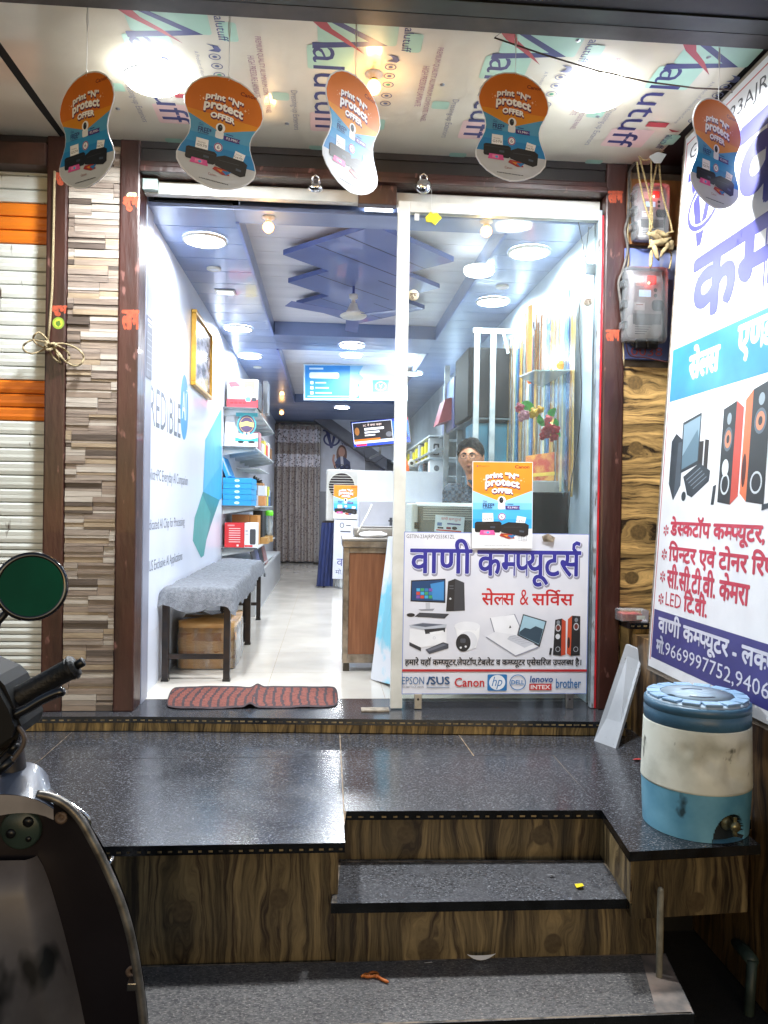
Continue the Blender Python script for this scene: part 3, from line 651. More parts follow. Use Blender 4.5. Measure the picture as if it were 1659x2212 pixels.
spec = [((187, 157), -.97, -33, 1, 1), ((494, 167), -.97, 14, -7, 1), ((768, 163), -.97, 46, -3, 1.05), ((1113, 157), -.97, 8, -2, .98), ((1552, 216), -.965, 26, -2, 1)]
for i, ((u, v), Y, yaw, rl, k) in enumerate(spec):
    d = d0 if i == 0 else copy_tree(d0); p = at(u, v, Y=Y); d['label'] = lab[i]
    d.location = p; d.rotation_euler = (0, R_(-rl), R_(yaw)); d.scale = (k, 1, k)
    st = [x for x in sc.objects if x.parent == d and x.name.startswith('string')][0]
    st.scale = (1, 1, (2.595 - p.z) / .2 / k); st.rotation_euler = (0, R_(rl), 0)

# ---------------------------------------------------------------- neighbour's rolling shutter
sh = M(); sw = pm('shutter_white', '#d9ddd8', '#c8ccc6', scale=4, rough=.42, stretch=(1, 1, 3), speck=('#4d3f38', 13, .655, (2.2, 1, .5)), bump=.1); so = pm('shutter_orange', '#e07a1a', '#d06c18', scale=4, rough=.42, speck=('#4a3020', 20, .72, (1, 1, .6)))
sb = pm('shutter_gap', '#3a2622', rough=.8)
zO = [(at(50, 523, Y=.06).z, at(50, 435, Y=.06).z), (at(50, 908, Y=.06).z, at(50, 822, Y=.06).z)]
z = .045; k = 0
while z < 2.47:
    hgt = .0625 if z > .75 else .031 if k % 2 else .034
    mm = so if any(a - .02 < z + hgt / 2 < b + .01 for a, b in zO) else sw; z1 = z + hgt
    prof = [(.058, z), (.050, z + .003), (.0465, z + hgt * .3), (.0475, z + hgt * .46), (.0480, z + hgt * .5), (.0475, z + hgt * .54), (.0465, z + hgt * .8), (.052, z1 - .004), (.062, z1 - .0015)]
    if hgt < .05: prof = [(.058, z), (.050, z + .003), (.047, z + hgt * .5), (.051, z1 - .004), (.062, z1 - .0015)]
    vs = [(x, y, zz) for (y, zz) in prof for x in (-2.35, -1.283)]; sh.add(vs, [(2 * i, 2 * i + 1, 2 * i + 3, 2 * i + 2) for i in range(len(prof) - 1)], mm); z = z1; k += 1
sh.box((-2.35, .064, .0), (-1.283, .07, 2.47), sb); sh.box((-2.35, .04, .012), (-1.2835, .062, .044), MAROON)
ST = thing('rolling_shutter', 'closed white rolling shutter with two orange bands and scratched paint', 'shutter', (-1.8, .05, 0)); sh.build('slat_curtain', ST)
M().box((-1.5, -.04, .001), (-1.30, .03, .012), pm('red_paint', '#a33c34', rough=.5)).build('bottom_bar', ST)
# rope tied beside it
rp = pm('rope_tan', '#b3a27f', '#8f7f5f', scale=200, rough=.9, bump=.8, bscale=400)
r1 = M(); r1.tube([at(118, 370, Y=-.04), at(116, 480, Y=-.04), at(113, 620, Y=-.04), at(108, 690, Y=-.04), at(104, 735, Y=-.045)], .0055, rp, 7)
def loop(pts, Y=-.06, r=.0045, m=None): r1.tube([at(u, v, Y=Y - .012 * math.sin(i * 1.3)) for i, (u, v) in enumerate(pts)], r, m or rp, 7)
def smooth(pts, n=4):
    o = []
    for i in range(len(pts) - 1):
        p0, p1, p2, p3 = pts[max(i - 1, 0)], pts[i], pts[i + 1], pts[min(i + 2, len(pts) - 1)]
        for j in range(n):
            t = j / n; o.append(tuple(.5 * (2 * b + (c - a) * t + (2 * a - 5 * b + 4 * c - d_) * t * t + (3 * b - a - 3 * c + d_) * t ** 3) for a, b, c, d_ in zip(p0, p1, p2, p3)))
    return o + [pts[-1]]
loop(smooth([(104, 735), (85, 718), (72, 728), (78, 742), (100, 752), (112, 745)]))
loop(smooth([(104, 740), (70, 735), (52, 745), (52, 757), (70, 764), (95, 755), (106, 745)]))
loop(smooth([(110, 745), (135, 742), (165, 752), (180, 768), (176, 785), (158, 790), (135, 775), (118, 752)]), Y=-.07)
loop(smooth([(106, 750), (112, 768), (130, 784), (124, 768), (112, 750)]))
loop(smooth([(112, 748), (128, 762), (140, 780), (150, 772), (146, 760), (128, 748), (112, 742)]))
loop(smooth([(98, 738), (106, 744), (116, 742), (120, 748), (104, 756), (98, 748), (104, 738)]), Y=-.08, r=.007)
tag(r1.build('rope'), 'tan rope tied in a bow on the left maroon post beside the shutter', 'rope')

# ---------------------------------------------------------------- painted words and stickers on the posts
def daub(word, u0, v0, u1, v1, name, label, col='#a8492c'):
    m = M(); A = Art(m, at(u0, v0, Y=-.0301), at(u1, v0, Y=-.0301), at(u0, v1, Y=-.0301), (0, 0, 100, 100), h0=.0006)
    pm_ = pm('daub', col, '#8a3a22', scale=60, rough=.8)
    A.text(word, 2, 5, 98, 92, pm_, b=5, dev=True)
    if v1 - v0 > 50:
        for q in (25, 48, 70): A.line([(q, 60), (q + 2, 100), (q - 3, 128)], 3, pm_)
    tag(m.build(name), label, 'painted word')
daub('शुभ', 266, 424, 300, 458, 'painted_word', 'orange painted word near the top of the post left of the doorway')
daub('लाभ', 264, 668, 300, 715, 'painted_word', 'dripping orange painted word halfway up the post left of the doorway')
daub('शुभ', 112, 660, 144, 684, 'painted_word', 'small orange painted word above the green sticker on the shutter post')
daub('शुभ', 118, 372, 150, 402, 'painted_word', 'orange painted word at the top of the shutter post behind the hanging board')
daub('लाभ', 1314, 412, 1345, 440, 'painted_word', 'orange painted word at the top of the post right of the glass')
daub('लाभ', 1309, 712, 1338, 738, 'painted_word', 'faded orange painted word halfway up the post right of the glass')
m = M(); A = Art(m, at(112, 684, Y=-.0301), at(140, 684, Y=-.0301), at(112, 712, Y=-.0301), (0, 0, 10, 10), h0=.0005); A.ell(5, 5, 4.6, 4.6, '#7f9a32', 20); A.ell(5, 5, 3.2, 3.2, '#b2b53a', 16); A.poly([(3, 4), (6, 3), (7, 6), (5, 8), (3, 6)], '#4e6e2a')
tag(m.build('sticker'), 'round green sticker on the shutter post beside the rope', 'sticker')
m = M(); A = Art(m, at(273, 415, Y=-.0301), at(296, 415, Y=-.0301), at(273, 430, Y=-.0301), (0, 0, 20, 12), h0=.0005); A.ell(8, 6, 7.5, 5.6, '#cfcf9a', 20); A.rrect(8, 1, 19, 10, 2, '#cfcf9a'); A.text('शुभ', 4, 3, 16, 10, '#23301d', dev=True)
tag(m.build('sticker'), 'small cream sticker above the painted word on the post left of the doorway', 'sticker')

# ---------------------------------------------------------------- sliding door frame, glass, fittings
DR = thing('sliding_door', 'white framed sliding glass door closed over the right half of the doorway', 'door', (.8, .03, 0))
fr = M(); fr.bbox((.308, -.012, .006), (.364, .03, 2.385), WHITEM, .003); fr.build('stile', DR)
fr = M(); fr.bbox((.364, -.01, 2.335), (1.27, .028, 2.385), WHITEM, .003); fr.build('top_rail', DR)
M().box((.3645, .006, .035), (1.27, .012, 2.335), glass('door_glass', (.93, .98, .97), .022)).build('pane', DR)
M().bbox((1.27, -.006, .004), (1.287, .026, 2.385), pm('jamb_pale', '#aeb8c2', '#7f8a95', scale=12, rough=.5, speck=('#5b5550', 40, .62, (1, 1, .3))), .002).build('edge_strip', DR)
M().box((1.2875, -.01, .004), (1.2945, -.004, 2.36), pm('red_edge', '#c5202a', '#a3202a', scale=20, rough=.4)).build('red_strip', DR)
for (a, b) in ((868 + 35, 1505), (868 + 362, 1505)):
    p = at(a, b, Y=-.01); M().bbox((p.x - .018, -.016, .004), (p.x + .018, .0, .075), STEEL, .002).lathe([(.0001, .004), (.005, .003), (.006, 0)], (p.x, -.016, .05), DKM, axis=(0, -1, 0), n=10).build('foot_clip', DR)
RL = thing('door_track', 'white overhead door track across the top of the doorway', 'door track', (.2, .05, 2.43))
M().bbox((-.868, .035, 2.385), (1.29, .075, 2.442), WHITEM, .003).build('track', RL)
M().bbox((-.868, .0, 2.39), (-.80, .034, 2.44), pm('bracket_green', '#9fb3ae', rough=.4), .003).build('bracket', RL)
tag(M().bbox((.12, -.02, 2.36), (.3, .032, 2.49), MAROON, .004).build('lintel_block'), 'maroon painted block over the white door stile', 'block')
p0 = at(788, 447, Y=.3); t = thing('tube_light', 'short bright white batten light beside the top of the door stile', 'tube light', (.25, .3, 2.35)); M().bbox((p0.x, .27, p0.z - .035), (p0.x + .14, .33, p0.z), glow('tube_glow', COOL, 5), .006).build('diffuser', t); M().box((p0.x - .004, .268, p0.z + .0002), (p0.x + .144, .332, p0.z + .012), WHITEM).build('housing', t)
M2 = M().bbox((.17, -.06, .0005), (.3, .0, .010), pm('stopper', '#8a7f70', '#5c5348', scale=30, rough=.6), .002); tag(M2.build('floor_guide'), 'small metal door guide plate on the black doorsill', 'plate')
for (u, v, l) in ((682, 400, 'round chrome lock hanging from the lintel over the open doorway'), (915, 397, 'round chrome lock with a hasp on the lintel over the glass')):
    p = at(u, v, Y=-.07); t = thing('shutter_lock', l, 'lock', p, 'chrome locks on the lintel'); k = 1 if u < 800 else 1.1
    M().ball(p - Vector((0, 0, .012)), (.034 * k, .022, .02 * k if u < 800 else .034), CHROME, 20, 12).build('body', t)
    M().tube([p + Vector((-.016, 0, .005)), p + Vector((-.016, 0, .035)), p + Vector((0, 0, .046)), p + Vector((.016, 0, .035)), p + Vector((.016, 0, .005))], .005, CHROME, 8).build('shackle', t)
# things stuck to / hung at the glass
def disc(u, v, txt, label, col='#cbbfa4'):
    m = M(); p = at(u, v, Y=.0055); r = .026; m.lathe([(r, 0), (r, .002), (.0001, .0025)], p, pm('disc_' + col[1:], col, rough=.5), axis=(0, -1, 0), n=24)
    A = Art(m, p + Vector((-r, -.0028, r)), p + Vector((r, -.0028, r)), p + Vector((-r, -.0028, -r)), (0, 0, 10, 10), h0=.0003); A.text(txt, 2, 3, 8, 8, '#4c3a2a', dev=True, b=.15)
    tag(m.build('sticker'), label, 'sticker')
disc(893, 638, 'शुभ', 'round cream sticker with a word at the left edge of the glass'); disc(1269, 650, 'लाभ', 'faded round sticker near the right edge of the glass', '#a9a597')
t = thing('lemon_charm', 'yellow paper charm hung by a thread at the top left of the glass', 'charm', at(935, 450, Y=-.02))
p = at(935, 470, Y=-.02); m = M(); m.prism([p + Vector(q) for q in ((-.035, 0, .0), (-.01, 0, .028), (.0, 0, .018), (.02, 0, .024), (.042, 0, .0), (.03, 0, -.012), (.012, 0, -.034), (-.004, 0, -.022), (-.03, 0, -.02))], (0, .008, 0), pm('yellow_paper', '#d9cf12', '#b8a80c', scale=30, rough=.6)); m.build('charm', t)
M().tube([p + Vector((0, -.002, .02)), p + Vector((-.008, 0, .05)), p + Vector((-.008, 0, .13))], .0012, pm('string_white', '#d8d8d4'), 5).build('thread', t)
p = at(900, 465, Y=.004); tag(M().box((p.x - .01, .0, p.z - .025), (p.x + .012, .0052, p.z + .02), WHITEM).build('paper_tag'), 'small blank white tag stuck to the top left of the glass', 'tag')
m = M(); wpts = [(1248, 470), (1262, 560), (1274, 590), (1262, 540), (1254, 640), (1250, 700), (1254, 790), (1256, 860), (1248, 960), (1234, 1040), (1226, 1130)]
m.tube([at(u, v, Y=.07) for u, v in smooth(wpts[4:], 4)], .003, BLACKP, 5); m.tube([at(u, v, Y=.07) for u, v in [(1248, 472), (1270, 585)]], .0025, BLACKP, 5); m.tube([at(u, v, Y=.07) for u, v in [(1272, 490), (1262, 585)]], .0025, BLACKP, 5); m.bbox(at(1262, 580, Y=.07) - Vector((0, .01, .03)), at(1288, 580, Y=.07) + Vector((0, .01, .02)), STEEL, .004)
tag(m.build('cable'), 'thin black cable with a clamp hanging just inside the right edge of the glass', 'cable')

# ---------------------------------------------------------------- banner on the glass
GB = M(); q = lambda x, y: at((1560 + x * 900 / 1659) / 1.85177, (1700 + y * 900 / 1659) / 1.85177, Y=-.012)
A = Art(GB, q(105, 786), Vector((q(1470, 800).x, -.012, q(105, 786).z)), Vector((q(105, 786).x, -.012, q(92, 1985).z)), (105, 786, 1470, 1985), h0=.0004)
A.n = Vector((0, -1, 0))
GB.box((q(105, 786).x, -.0119, q(92, 1985).z), (q(1470, 800).x, -.010, q(105, 786).z), pm('flex_white', '#d5d6dd', '#c4c6cf', scale=5, rough=.32))
A.rect(105, 786, 1470, 1985, '#6d83c6'); A.rect(110, 791, 1465, 1980, pm('flex_print', '#d9dae2', '#c9ccd7', scale=4, rough=.3))
A.text('GSTIN-23AJRPV2555K1ZL', 122, 806, 472, 842, '#2b2b38')
un = [('#8a8a99', 13, 6, 12), ('#dfe3f4', 9, 0, 0)]
A.text('वाणी', 155, 838, 602, 1088, '#27278c', b=5, dev=True, under=un)
A.text('कम्प्यूटर्स', 645, 845, 1408, 1180, '#27278c', b=5, dev=True, under=un)
A.text('सेल्स', 680, 1200, 920, 1322, '#c01f26', b=2.5, dev=True); A.text('&', 960, 1205, 1025, 1322, '#c01f26'); A.text('सर्विस', 1052, 1205, 1358, 1322, '#c01f26', b=2.5, dev=True)
# monitor, tower, keyboard, mouse
A.poly([(160, 1145), (410, 1130), (412, 1310), (158, 1300)], '#17191f'); A.poly([(168, 1153), (404, 1139), (405, 1298), (166, 1291)], '#12406e'); A.poly([(300, 1170), (400, 1150), (400, 1290), (320, 1285)], '#3a86c4')
for i in range(4):
    for j in range(3): A.rect(200 + 30 * i, 1203 + 26 * j, 226 + 30 * i, 1225 + 26 * j, ['#3da0cf', '#2b77b0', '#c84a3c', '#3c9b63', '#7a4fa0'][(i * 3 + j * 2) % 5])
A.poly([(268, 1308), (300, 1308), (302, 1355), (270, 1355)], '#b9bcc4'); A.poly([(215, 1358), (335, 1352), (322, 1368), (235, 1368)], '#8d9099')
A.poly([(430, 1150), (480, 1130), (475, 1370), (418, 1372)], '#23252b'); A.poly([(480, 1130), (548, 1158), (556, 1365), (475, 1370)], '#3a3d45'); A.rect(440, 1180, 470, 1186, '#5a5d66'); A.rect(440, 1200, 470, 1206, '#5a5d66'); A.ell(448, 1278, 8, 8, '#c7cad0')
A.ell(162, 1400, 30, 14, '#24262c'); A.poly([(190, 1412), (225, 1382), (442, 1390), (408, 1425)], '#2b2e35')
for i in range(4): A.line([(212 + i * 1, 1390 + i * 8), (420 - i * 5, 1396 + i * 7)], 2, '#5b5f69')
# printer
A.poly([(150, 1475), (250, 1455), (425, 1468), (420, 1495), (260, 1510), (160, 1490)], '#b4bac6'); A.poly([(165, 1475), (250, 1460), (405, 1470), (270, 1488)], '#596070'); A.poly([(155, 1500), (262, 1515), (425, 1500), (425, 1610), (240, 1640), (155, 1600)], '#e8eaef')
A.poly([(262, 1505), (415, 1492), (412, 1525), (270, 1540)], '#2b2e36'); A.poly([(300, 1528), (400, 1512), (408, 1530), (310, 1545)], '#eef0f4'); A.poly([(155, 1600), (240, 1640), (240, 1668), (155, 1625)], '#31343d'); A.poly([(272, 1655), (400, 1600), (440, 1612), (440, 1645), (300, 1688)], '#454955'); A.poly([(285, 1655), (400, 1612), (425, 1620), (300, 1668)], '#6a6f7d'); A.ring(335, 1568, 9, 9, 2, '#a9aebb', 12)
# dome camera
A.ell(575, 1482, 95, 36, '#e4e6ec'); A.poly([(482, 1482), (520, 1510), (640, 1512), (668, 1484), (664, 1560), (640, 1640), (590, 1660), (520, 1620), (500, 1540)], '#eceef2'); A.ell(578, 1590, 72, 72, '#dcdfe6'); A.ell(548, 1604, 54, 66, '#25272d'); A.rrect(525, 1572, 565, 1605, 8, '#4a4e58'); A.ell(530, 1640, 8, 8, '#dfe1e6', 12); A.ell(566, 1632, 8, 8, '#dfe1e6', 12)
# laptops
A.poly([(740, 1420), (925, 1388), (965, 1475), (945, 1560), (800, 1590), (770, 1520)], '#8d90a0'); A.poly([(746, 1416), (918, 1392), (958, 1478), (940, 1550), (795, 1580)], '#eceef4'); A.poly([(712, 1562), (780, 1525), (860, 1560), (1100, 1632), (1105, 1640), (935, 1705), (850, 1650)], '#8b8fa2'); A.poly([(715, 1556), (780, 1522), (945, 1545), (1103, 1630), (935, 1697)], '#e3e5ec')
A.poly([(985, 1388), (1162, 1440), (1112, 1635), (945, 1548)], '#34373f'); A.poly([(990, 1398), (1152, 1446), (1108, 1615), (955, 1540)], '#9fc4d6'); A.poly([(962, 1520), (1000, 1490), (1040, 1500), (1080, 1478), (1135, 1500), (1108, 1612), (957, 1540)], '#2f4658')
A.poly([(890, 1552), (930, 1545), (1075, 1608), (1000, 1640), (870, 1575)], '#c3c7d2'); A.poly([(890, 1472), (900, 1490), (882, 1495)], '#2a2c34')
for i in range(5): A.line([(885 + i * 22, 1560 + i * 12), (930 + i * 28, 1550 + i * 12)], 2, '#9398a8')
# floor speakers
for (x, k) in ((1225, 0), (1350, 1)):
    if not k:
        A.poly([(1225, 1430), (1275, 1420), (1272, 1700), (1212, 1692)], '#1d1e23'); A.poly([(1275, 1420), (1304, 1440), (1306, 1690), (1272, 1700)], '#b5432a'); cx, ys = 1248, (1450, 1490, 1555, 1650)
    else:
        A.poly([(1350, 1398), (1412, 1402), (1414, 1695), (1345, 1700)], '#1d1e23'); A.poly([(1320, 1425), (1350, 1398), (1345, 1700), (1315, 1682)], '#c14e2c'); A.ell(1328, 1600, 10, 42, '#3a1a14'); cx, ys = 1382, (1430, 1480, 9999, 1650)
    A.ell(cx, ys[0], 13, 16, '#7f8791'); A.ell(cx, ys[1], 20, 28, '#b9bdc6'); A.ell(cx, ys[1], 14, 20, '#6b2a22'); A.ring(cx, ys[3], 16, 18, 4, '#a9adb6', 16)
    if ys[2] < 2000: A.ell(cx - 2, ys[2], 17, 20, '#c9ccd4')
A.poly([(1190, 1640), (1206, 1642), (1198, 1694), (1182, 1690)], '#1d1e23')
A.text('हमारे यहॉ कम्प्यूटर,लेपटॉप,टेबलेट व कम्प्यूटर एसेसरिज उपलब्ध है।', 126, 1712, 1424, 1786, '#1a1a22', b=1.6, dev=True)
A.rect(105, 1800, 1468, 1818, '#b3222c')
A.text('EPSON', 106, 1856, 266, 1912, '#2a6394', b=-0); A.text('EXCEED YOUR VISION', 106, 1924, 264, 1938, '#5d6470')
A.text('/SUS', 290, 1856, 454, 1912, '#234f7c', b=2, shear=-.1); A.line([(284, 1912), (316, 1856)], 8, '#234f7c'); A.rect(286, 1930, 452, 1936, '#6a7f99')
A.text('Canon', 490, 1864, 706, 1930, '#bb2630', b=1.5)
A.rrect(730, 1838, 874, 1960, 10, '#1f6fae'); A.ell(802, 1898, 60, 56, '#dfe5ee'); A.text('hp', 768, 1856, 840, 1948, '#1f6fae', shear=.25, warp=lambda x, y: (x - 12, y))
A.ring(954, 1898, 58, 56, 6, '#2677b4'); A.text('DELL', 908, 1882, 1000, 1912, '#2677b4', b=1)
A.text('lenovo', 1044, 1850, 1212, 1898, '#24508c', b=1.5, shear=.12); A.rect(1040, 1908, 1206, 1956, '#c03030'); A.text('INTEX', 1052, 1918, 1194, 1948, '#f0e8e8', b=1)
A.text('brother', 1238, 1870, 1424, 1940, '#2a67a0', b=1)
GBT = thing('glass_banner', 'white printed shop banner in Hindi fixed across the lower half of the glass door', 'banner', (.8, -.012, .1)); GB.build('printed_sheet', GBT)
# clear tape and torn corner at its top
tag(M().prism([q(1115, 820) + Vector((0, -.012, 0)), q(1160, 800) + Vector((0, -.014, 0)), q(1215, 830) + Vector((0, -.006, 0)), q(1200, 862) + Vector((0, -.012, 0)), q(1130, 860) + Vector((0, -.006, 0))], (0, .002, 0), pm('tape_brown', '#9c8f7d', '#6d6255', scale=60, rough=.3)).build('torn_tape'), 'crumpled brown tape scrap on the top edge of the glass banner', 'tape')
# offer poster on the glass
c7 = lambda x, y, Y=-.02: at((1620 + x * 800 / 1659) / 1.85177, (1280 + y * 800 / 1659) / 1.85177, Y=Y)
PO = thing('offer_poster', 'orange and blue printer offer poster taped on the glass door above the banner', 'poster', c7(805, 1896))
m = M(); tl, tr, bl = c7(561, 1173), c7(1061, 1179), c7(555, 1893)
m.prism([tl, tr, tr + (bl - tl), bl], (0, .001, 0), pm('poster_card', '#e6e8ec', rough=.35))
A = Art(m, tl, tr, bl, (0, 0, 500, 725)); A.n = Vector((0, -1, 0)); canon_bg(A, 4); canon_print(A); A.text('Megatms', 52, 32, 138, 44, '#7a3a1a'); A.ell(38, 38, 6, 6, '#2c3f8a', 10)
m.build('printed_sheet', PO)

# ---------------------------------------------------------------- big side banner on its wooden frame
SA, SB = Vector((1.403, -.35, .28)), Vector((1.531, -.35, 2.573)); SV = (SB - SA).normalized(); SU = Vector((0, -1, 0)); SN = SV.cross(SU).normalized()
if SN.x > 0: SN = -SN
SW, SH = 1.75, 2.296
def sp(u, v): return SA + SU * u + SV * v
BT = thing('side_banner', 'huge white and blue Hindi banner with red lists at the right', 'banner', sp(0, 0))
f_ = M(); wd = pm('frame_wood', '#8d8173', '#5f554a', scale=9, rough=.7, stretch=(4, .5, 4), bump=.4)
for (a, b, c, d) in ((-.02, -.02, SW, .02), (-.02, SH - .02, SW, SH + .02), (-.022, .0, .014, SH), (SW - .02, 0, SW + .02, SH)):
    f_.prism([sp(a, b) - SN * .003, sp(c, b) - SN * .003, sp(c, d) - SN * .003, sp(a, d) - SN * .003], -SN * .03, wd)
f_.build('wooden_frame', BT)
m = M(); A = Art(m, sp(0, SH), sp(SW, SH), sp(0, 0), (0, 0, SW, SH), h0=.0003, step=.00001); A.n = SN.copy()
_pt = A.pt
def wav(x, y, h=None):   # the flex sags a little between its ties
    p = _pt(x, y, h); v = SH - y
    return p
m.grid(lambda a, b: wav(a * SW, b * SH, 0), 24, 40, pm('flex_back', '#dcdde0', '#cfd0d4', scale=5, rough=.33, coat=.2, bump=.1, bscale=14))
V = lambda v: SH - v
def strip(x0, v0, x1, v1, col):
    mm = ink(col, rough=.36) if isinstance(col, str) else col
    nu, nv = max(1, int((x1 - x0) / .07)), max(1, int(abs(v1 - v0) / .05))
    A.m.grid(lambda a, b: wav(x0 + (x1 - x0) * a, V(v0 + (v1 - v0) * b), A.h), nu, nv, mm); A.h += A.step * 3
A.pt = wav; A.h = .0003
strip(.012, .03, .018, 2.27, '#b0343a'); strip(.012, 2.262, 1.72, 2.268, '#b0343a')
strip(.024, 1.145, 1.72, 1.37, pm('stripe_blue', '#2f86c6', '#2272b6', scale=5, rough=.35)); strip(.024, .042, 1.72, .25, pm('stripe_navy', '#3b3a78', '#30306a', scale=5, rough=.35))
PU = '#353391'
A.text('GSTIN-23AJRPV2555K1ZL', .05, V(2.235), 1.2, V(2.16), '#3a3a42')
A.text('वाणी', .475, V(2.235), 1.4, V(1.77), PU, dev=True, b=.017)
A.text('कम्प्यूटर्स', .172, V(1.80), 1.70, V(1.35), PU, dev=True, b=.015)
# VC emblem
A.poly([(.05, V(2.12)), (.17, V(2.12)), (.17, V(2.08)), (.145, V(2.08)), (.2, V(1.86)), (.27, V(2.08)), (.245, V(2.08)), (.245, V(2.12)), (.34, V(2.12)), (.34, V(2.08)), (.32, V(2.07)), (.21, V(1.765)), (.175, V(1.765)), (.08, V(2.08)), (.05, V(2.08))], PU)
A.line([(.30 - .13 * math.cos(R_(a)) * 1.0 + -.09, V(1.93 + .09 * math.sin(R_(a)))) for a in range(-150, 125, 12)], .032, '#eceef4')
A.line([(.30 - .13 * math.cos(R_(a)) * 1.0 + -.09, V(1.93 + .09 * math.sin(R_(a)))) for a in range(-150, 125, 12)], .022, PU)
A.text('सेल्स', .19, V(1.345), .43, V(1.215), '#e9eef4', dev=True, b=.006); A.text('एण्ड', .56, V(1.345), .8, V(1.215), '#e9eef4', dev=True, b=.006); A.text('सर्विस', .92, V(1.345), 1.2, V(1.215), '#e9eef4', dev=True, b=.006)
# printed computer set
D1, D2 = '#2c333a', '#454e58'
A.poly([(.075, V(.97)), (.115, V(1.0)), (.185, V(.965)), (.185, V(.78)), (.125, V(.72)), (.075, V(.79))], D1); A.poly([(.14, V(.96)), (.185, V(.962)), (.185, V(.78)), (.128, V(.72))], D2)
A.poly([(.17, V(1.04)), (.325, V(1.065)), (.325, V(.86)), (.175, V(.83))], D1); A.poly([(.18, V(1.03)), (.317, V(1.053)), (.317, V(.875)), (.184, V(.845))], '#7f97a6'); A.poly([(.182, V(.9)), (.3, V(1.0)), (.317, V(.96)), (.317, V(.875)), (.184, V(.845))], '#57707f')
A.poly([(.325, V(.95)), (.358, V(.95)), (.358, V(.84)), (.325, V(.835))], '#2a2422'); A.poly([(.368, V(.955)), (.4, V(.95)), (.4, V(.835)), (.368, V(.84))], '#2a2422')
A.poly([(.205, V(.815)), (.335, V(.865)), (.425, V(.83)), (.42, V(.79)), (.29, V(.73)), (.25, V(.74))], D1)
for i in range(4): A.line([(.235 + .02 * i, V(.80 - .012 * i)), (.345 + .018 * i, V(.845 - .012 * i))], .004, '#7b858f')
A.ell(.22, V(.735), .02, .02, D1, 12)
def spk(x0, x1, xs, v0, v1, right):
    A.poly([(x0, V(v1)), (x1, V(v1 + .02)), (x1, V(v0)), (x0, V(v0 + .01))], '#23272b'); A.poly([(x1, V(v1 + .02)), (xs, V(v1 - .01)), (xs, V(v0 + .03)), (x1, V(v0))] if not right else [(xs, V(v1 - .03)), (x0, V(v1)), (x0, V(v0 + .01)), (xs, V(v0 + .04))], '#b8473a' if not right else '#c96a42')
    cx, w_ = (x0 + x1) / 2, (x1 - x0)
    A.ell(cx, V(v1 - .04), w_ * .17, .022, '#8b979f', 14); A.ell(cx, V(v1 - .115), w_ * .34, .045, '#55606a', 18); A.ell(cx, V(v1 - .115), w_ * .25, .033, '#c07a5a', 16); A.ell(cx, V(v1 - .115), w_ * .12, .016, '#2a2a2e', 12)
    A.ring(cx, V(v0 + .075), w_ * .3, .035, .008, '#b9bfc4', 18)
    if not right: A.ell(cx - .005, V(v1 - .22), w_ * .26, .032, '#c6ccd0', 16)
spk(.495, .585, .635, .70, 1.055, False); spk(.69, .80, .645, .70, 1.10, True)
A.poly([(.455, V(.77)), (.478, V(.775)), (.47, V(.70)), (.447, V(.70))], D1); A.poly([(.79, V(.70)), (.86, V(.71)), (.86, V(.695)), (.79, V(.68))], D1); A.ell(.663, V(.82), .014, .06, '#4a1f18', 14)
RR = '#b23548'
for (v, s, x1) in ((.565, 'डेस्कटॉप कम्प्यूटर, लेपटॉप', 1.12), (.463, 'प्रिन्टर एवं टोनर रिफलिंग', 1.08), (.368, 'सी.सी.टी.वी. केमरा', .752)):
    A.text(s, .125, V(v + .085), x1, V(v - .012), RR, dev=True, b=.0035)
A.text('LED', .125, V(.335), .265, V(.28), RR); A.text('टि.वी.', .29, V(.36), .475, V(.278), RR, dev=True, b=.0035)
for v in (.592, .49, .395, .30):
    for k in range(6):
        a = R_(60 * k + 30); A.ell(.082 + .02 * math.cos(a), V(v) + .018 * math.sin(a), .0065, .0065, RR, 8); A.line([(.082 + .006 * math.cos(a), V(v) + .006 * math.sin(a)), (.082 + .018 * math.cos(a), V(v) + .017 * math.sin(a))], .005, RR)
A.text('वाणी कम्प्यूटर - लक्ष्मी', .075, V(.245), 1.02, V(.14), '#c3c3cf', dev=True, b=.003)
A.text('मो.', .07, V(.145), .145, V(.075), '#aeb0c0', dev=True, b=.003); A.text('9669997752,9406', .155, V(.13), .91, V(.068), '#c3c3cf')
A.pt = _pt
m.build('printed_sheet', BT)
# ================================================================ right of the doorway: tiled wall, meters, ropes, ledge
RW = thing('tiled_wall', 'wall strip clad in driftwood pattern tiles with knots between the right post and the banner', 'wall', (1.5, 0, 0))
a, b = at(1343, 785, Y=-.012), at(1440, 1312, Y=-.012)
M().box((1.398, -.012, -.02), (1.95, .02, 1.64), logwood('log_tile_flat', 'Z', 'X', [(at(1372, 828, Y=0).z, -.04, .06), (at(1377, 968, Y=0).z, -.03, .055), (at(1388, 1150, Y=0).z, -.01, .065), (at(1370, 1248, Y=0).z, -.04, .055)], freq=42, seed=2, gain=1.2, tan='#ad8a55')).build('tile_cladding', RW)
M().box((1.398, -.008, 1.6401), (1.95, .02, 2.6), pm('plaster_grey', '#7a6d60', '#4c443c', scale=8, rough=.9)).build('plaster', RW)
lz = at(1333, 1345, Y=-.14).z
pl = M(); pl.box((1.405, -.12, -.068), (1.95, -.012, lz - .03), LOGX if False else logwood('log_plinth', 'X', 'Z', [], freq=55, seed=6, tan='#a5854f')); pl.build('plinth', RW)
PL = M(); PL.box((1.4, -.15, lz - .028), (1.95, -.0121, lz), GRANE)
for i in range(18): PL.box((1.405 + i * .03, -.1512, lz - .018), (1.42 + i * .03, -.15, lz - .010), pm('inlay', '#a98f62', '#6f5b3d', scale=40, rough=.5))
PL.build('ledge', RW)
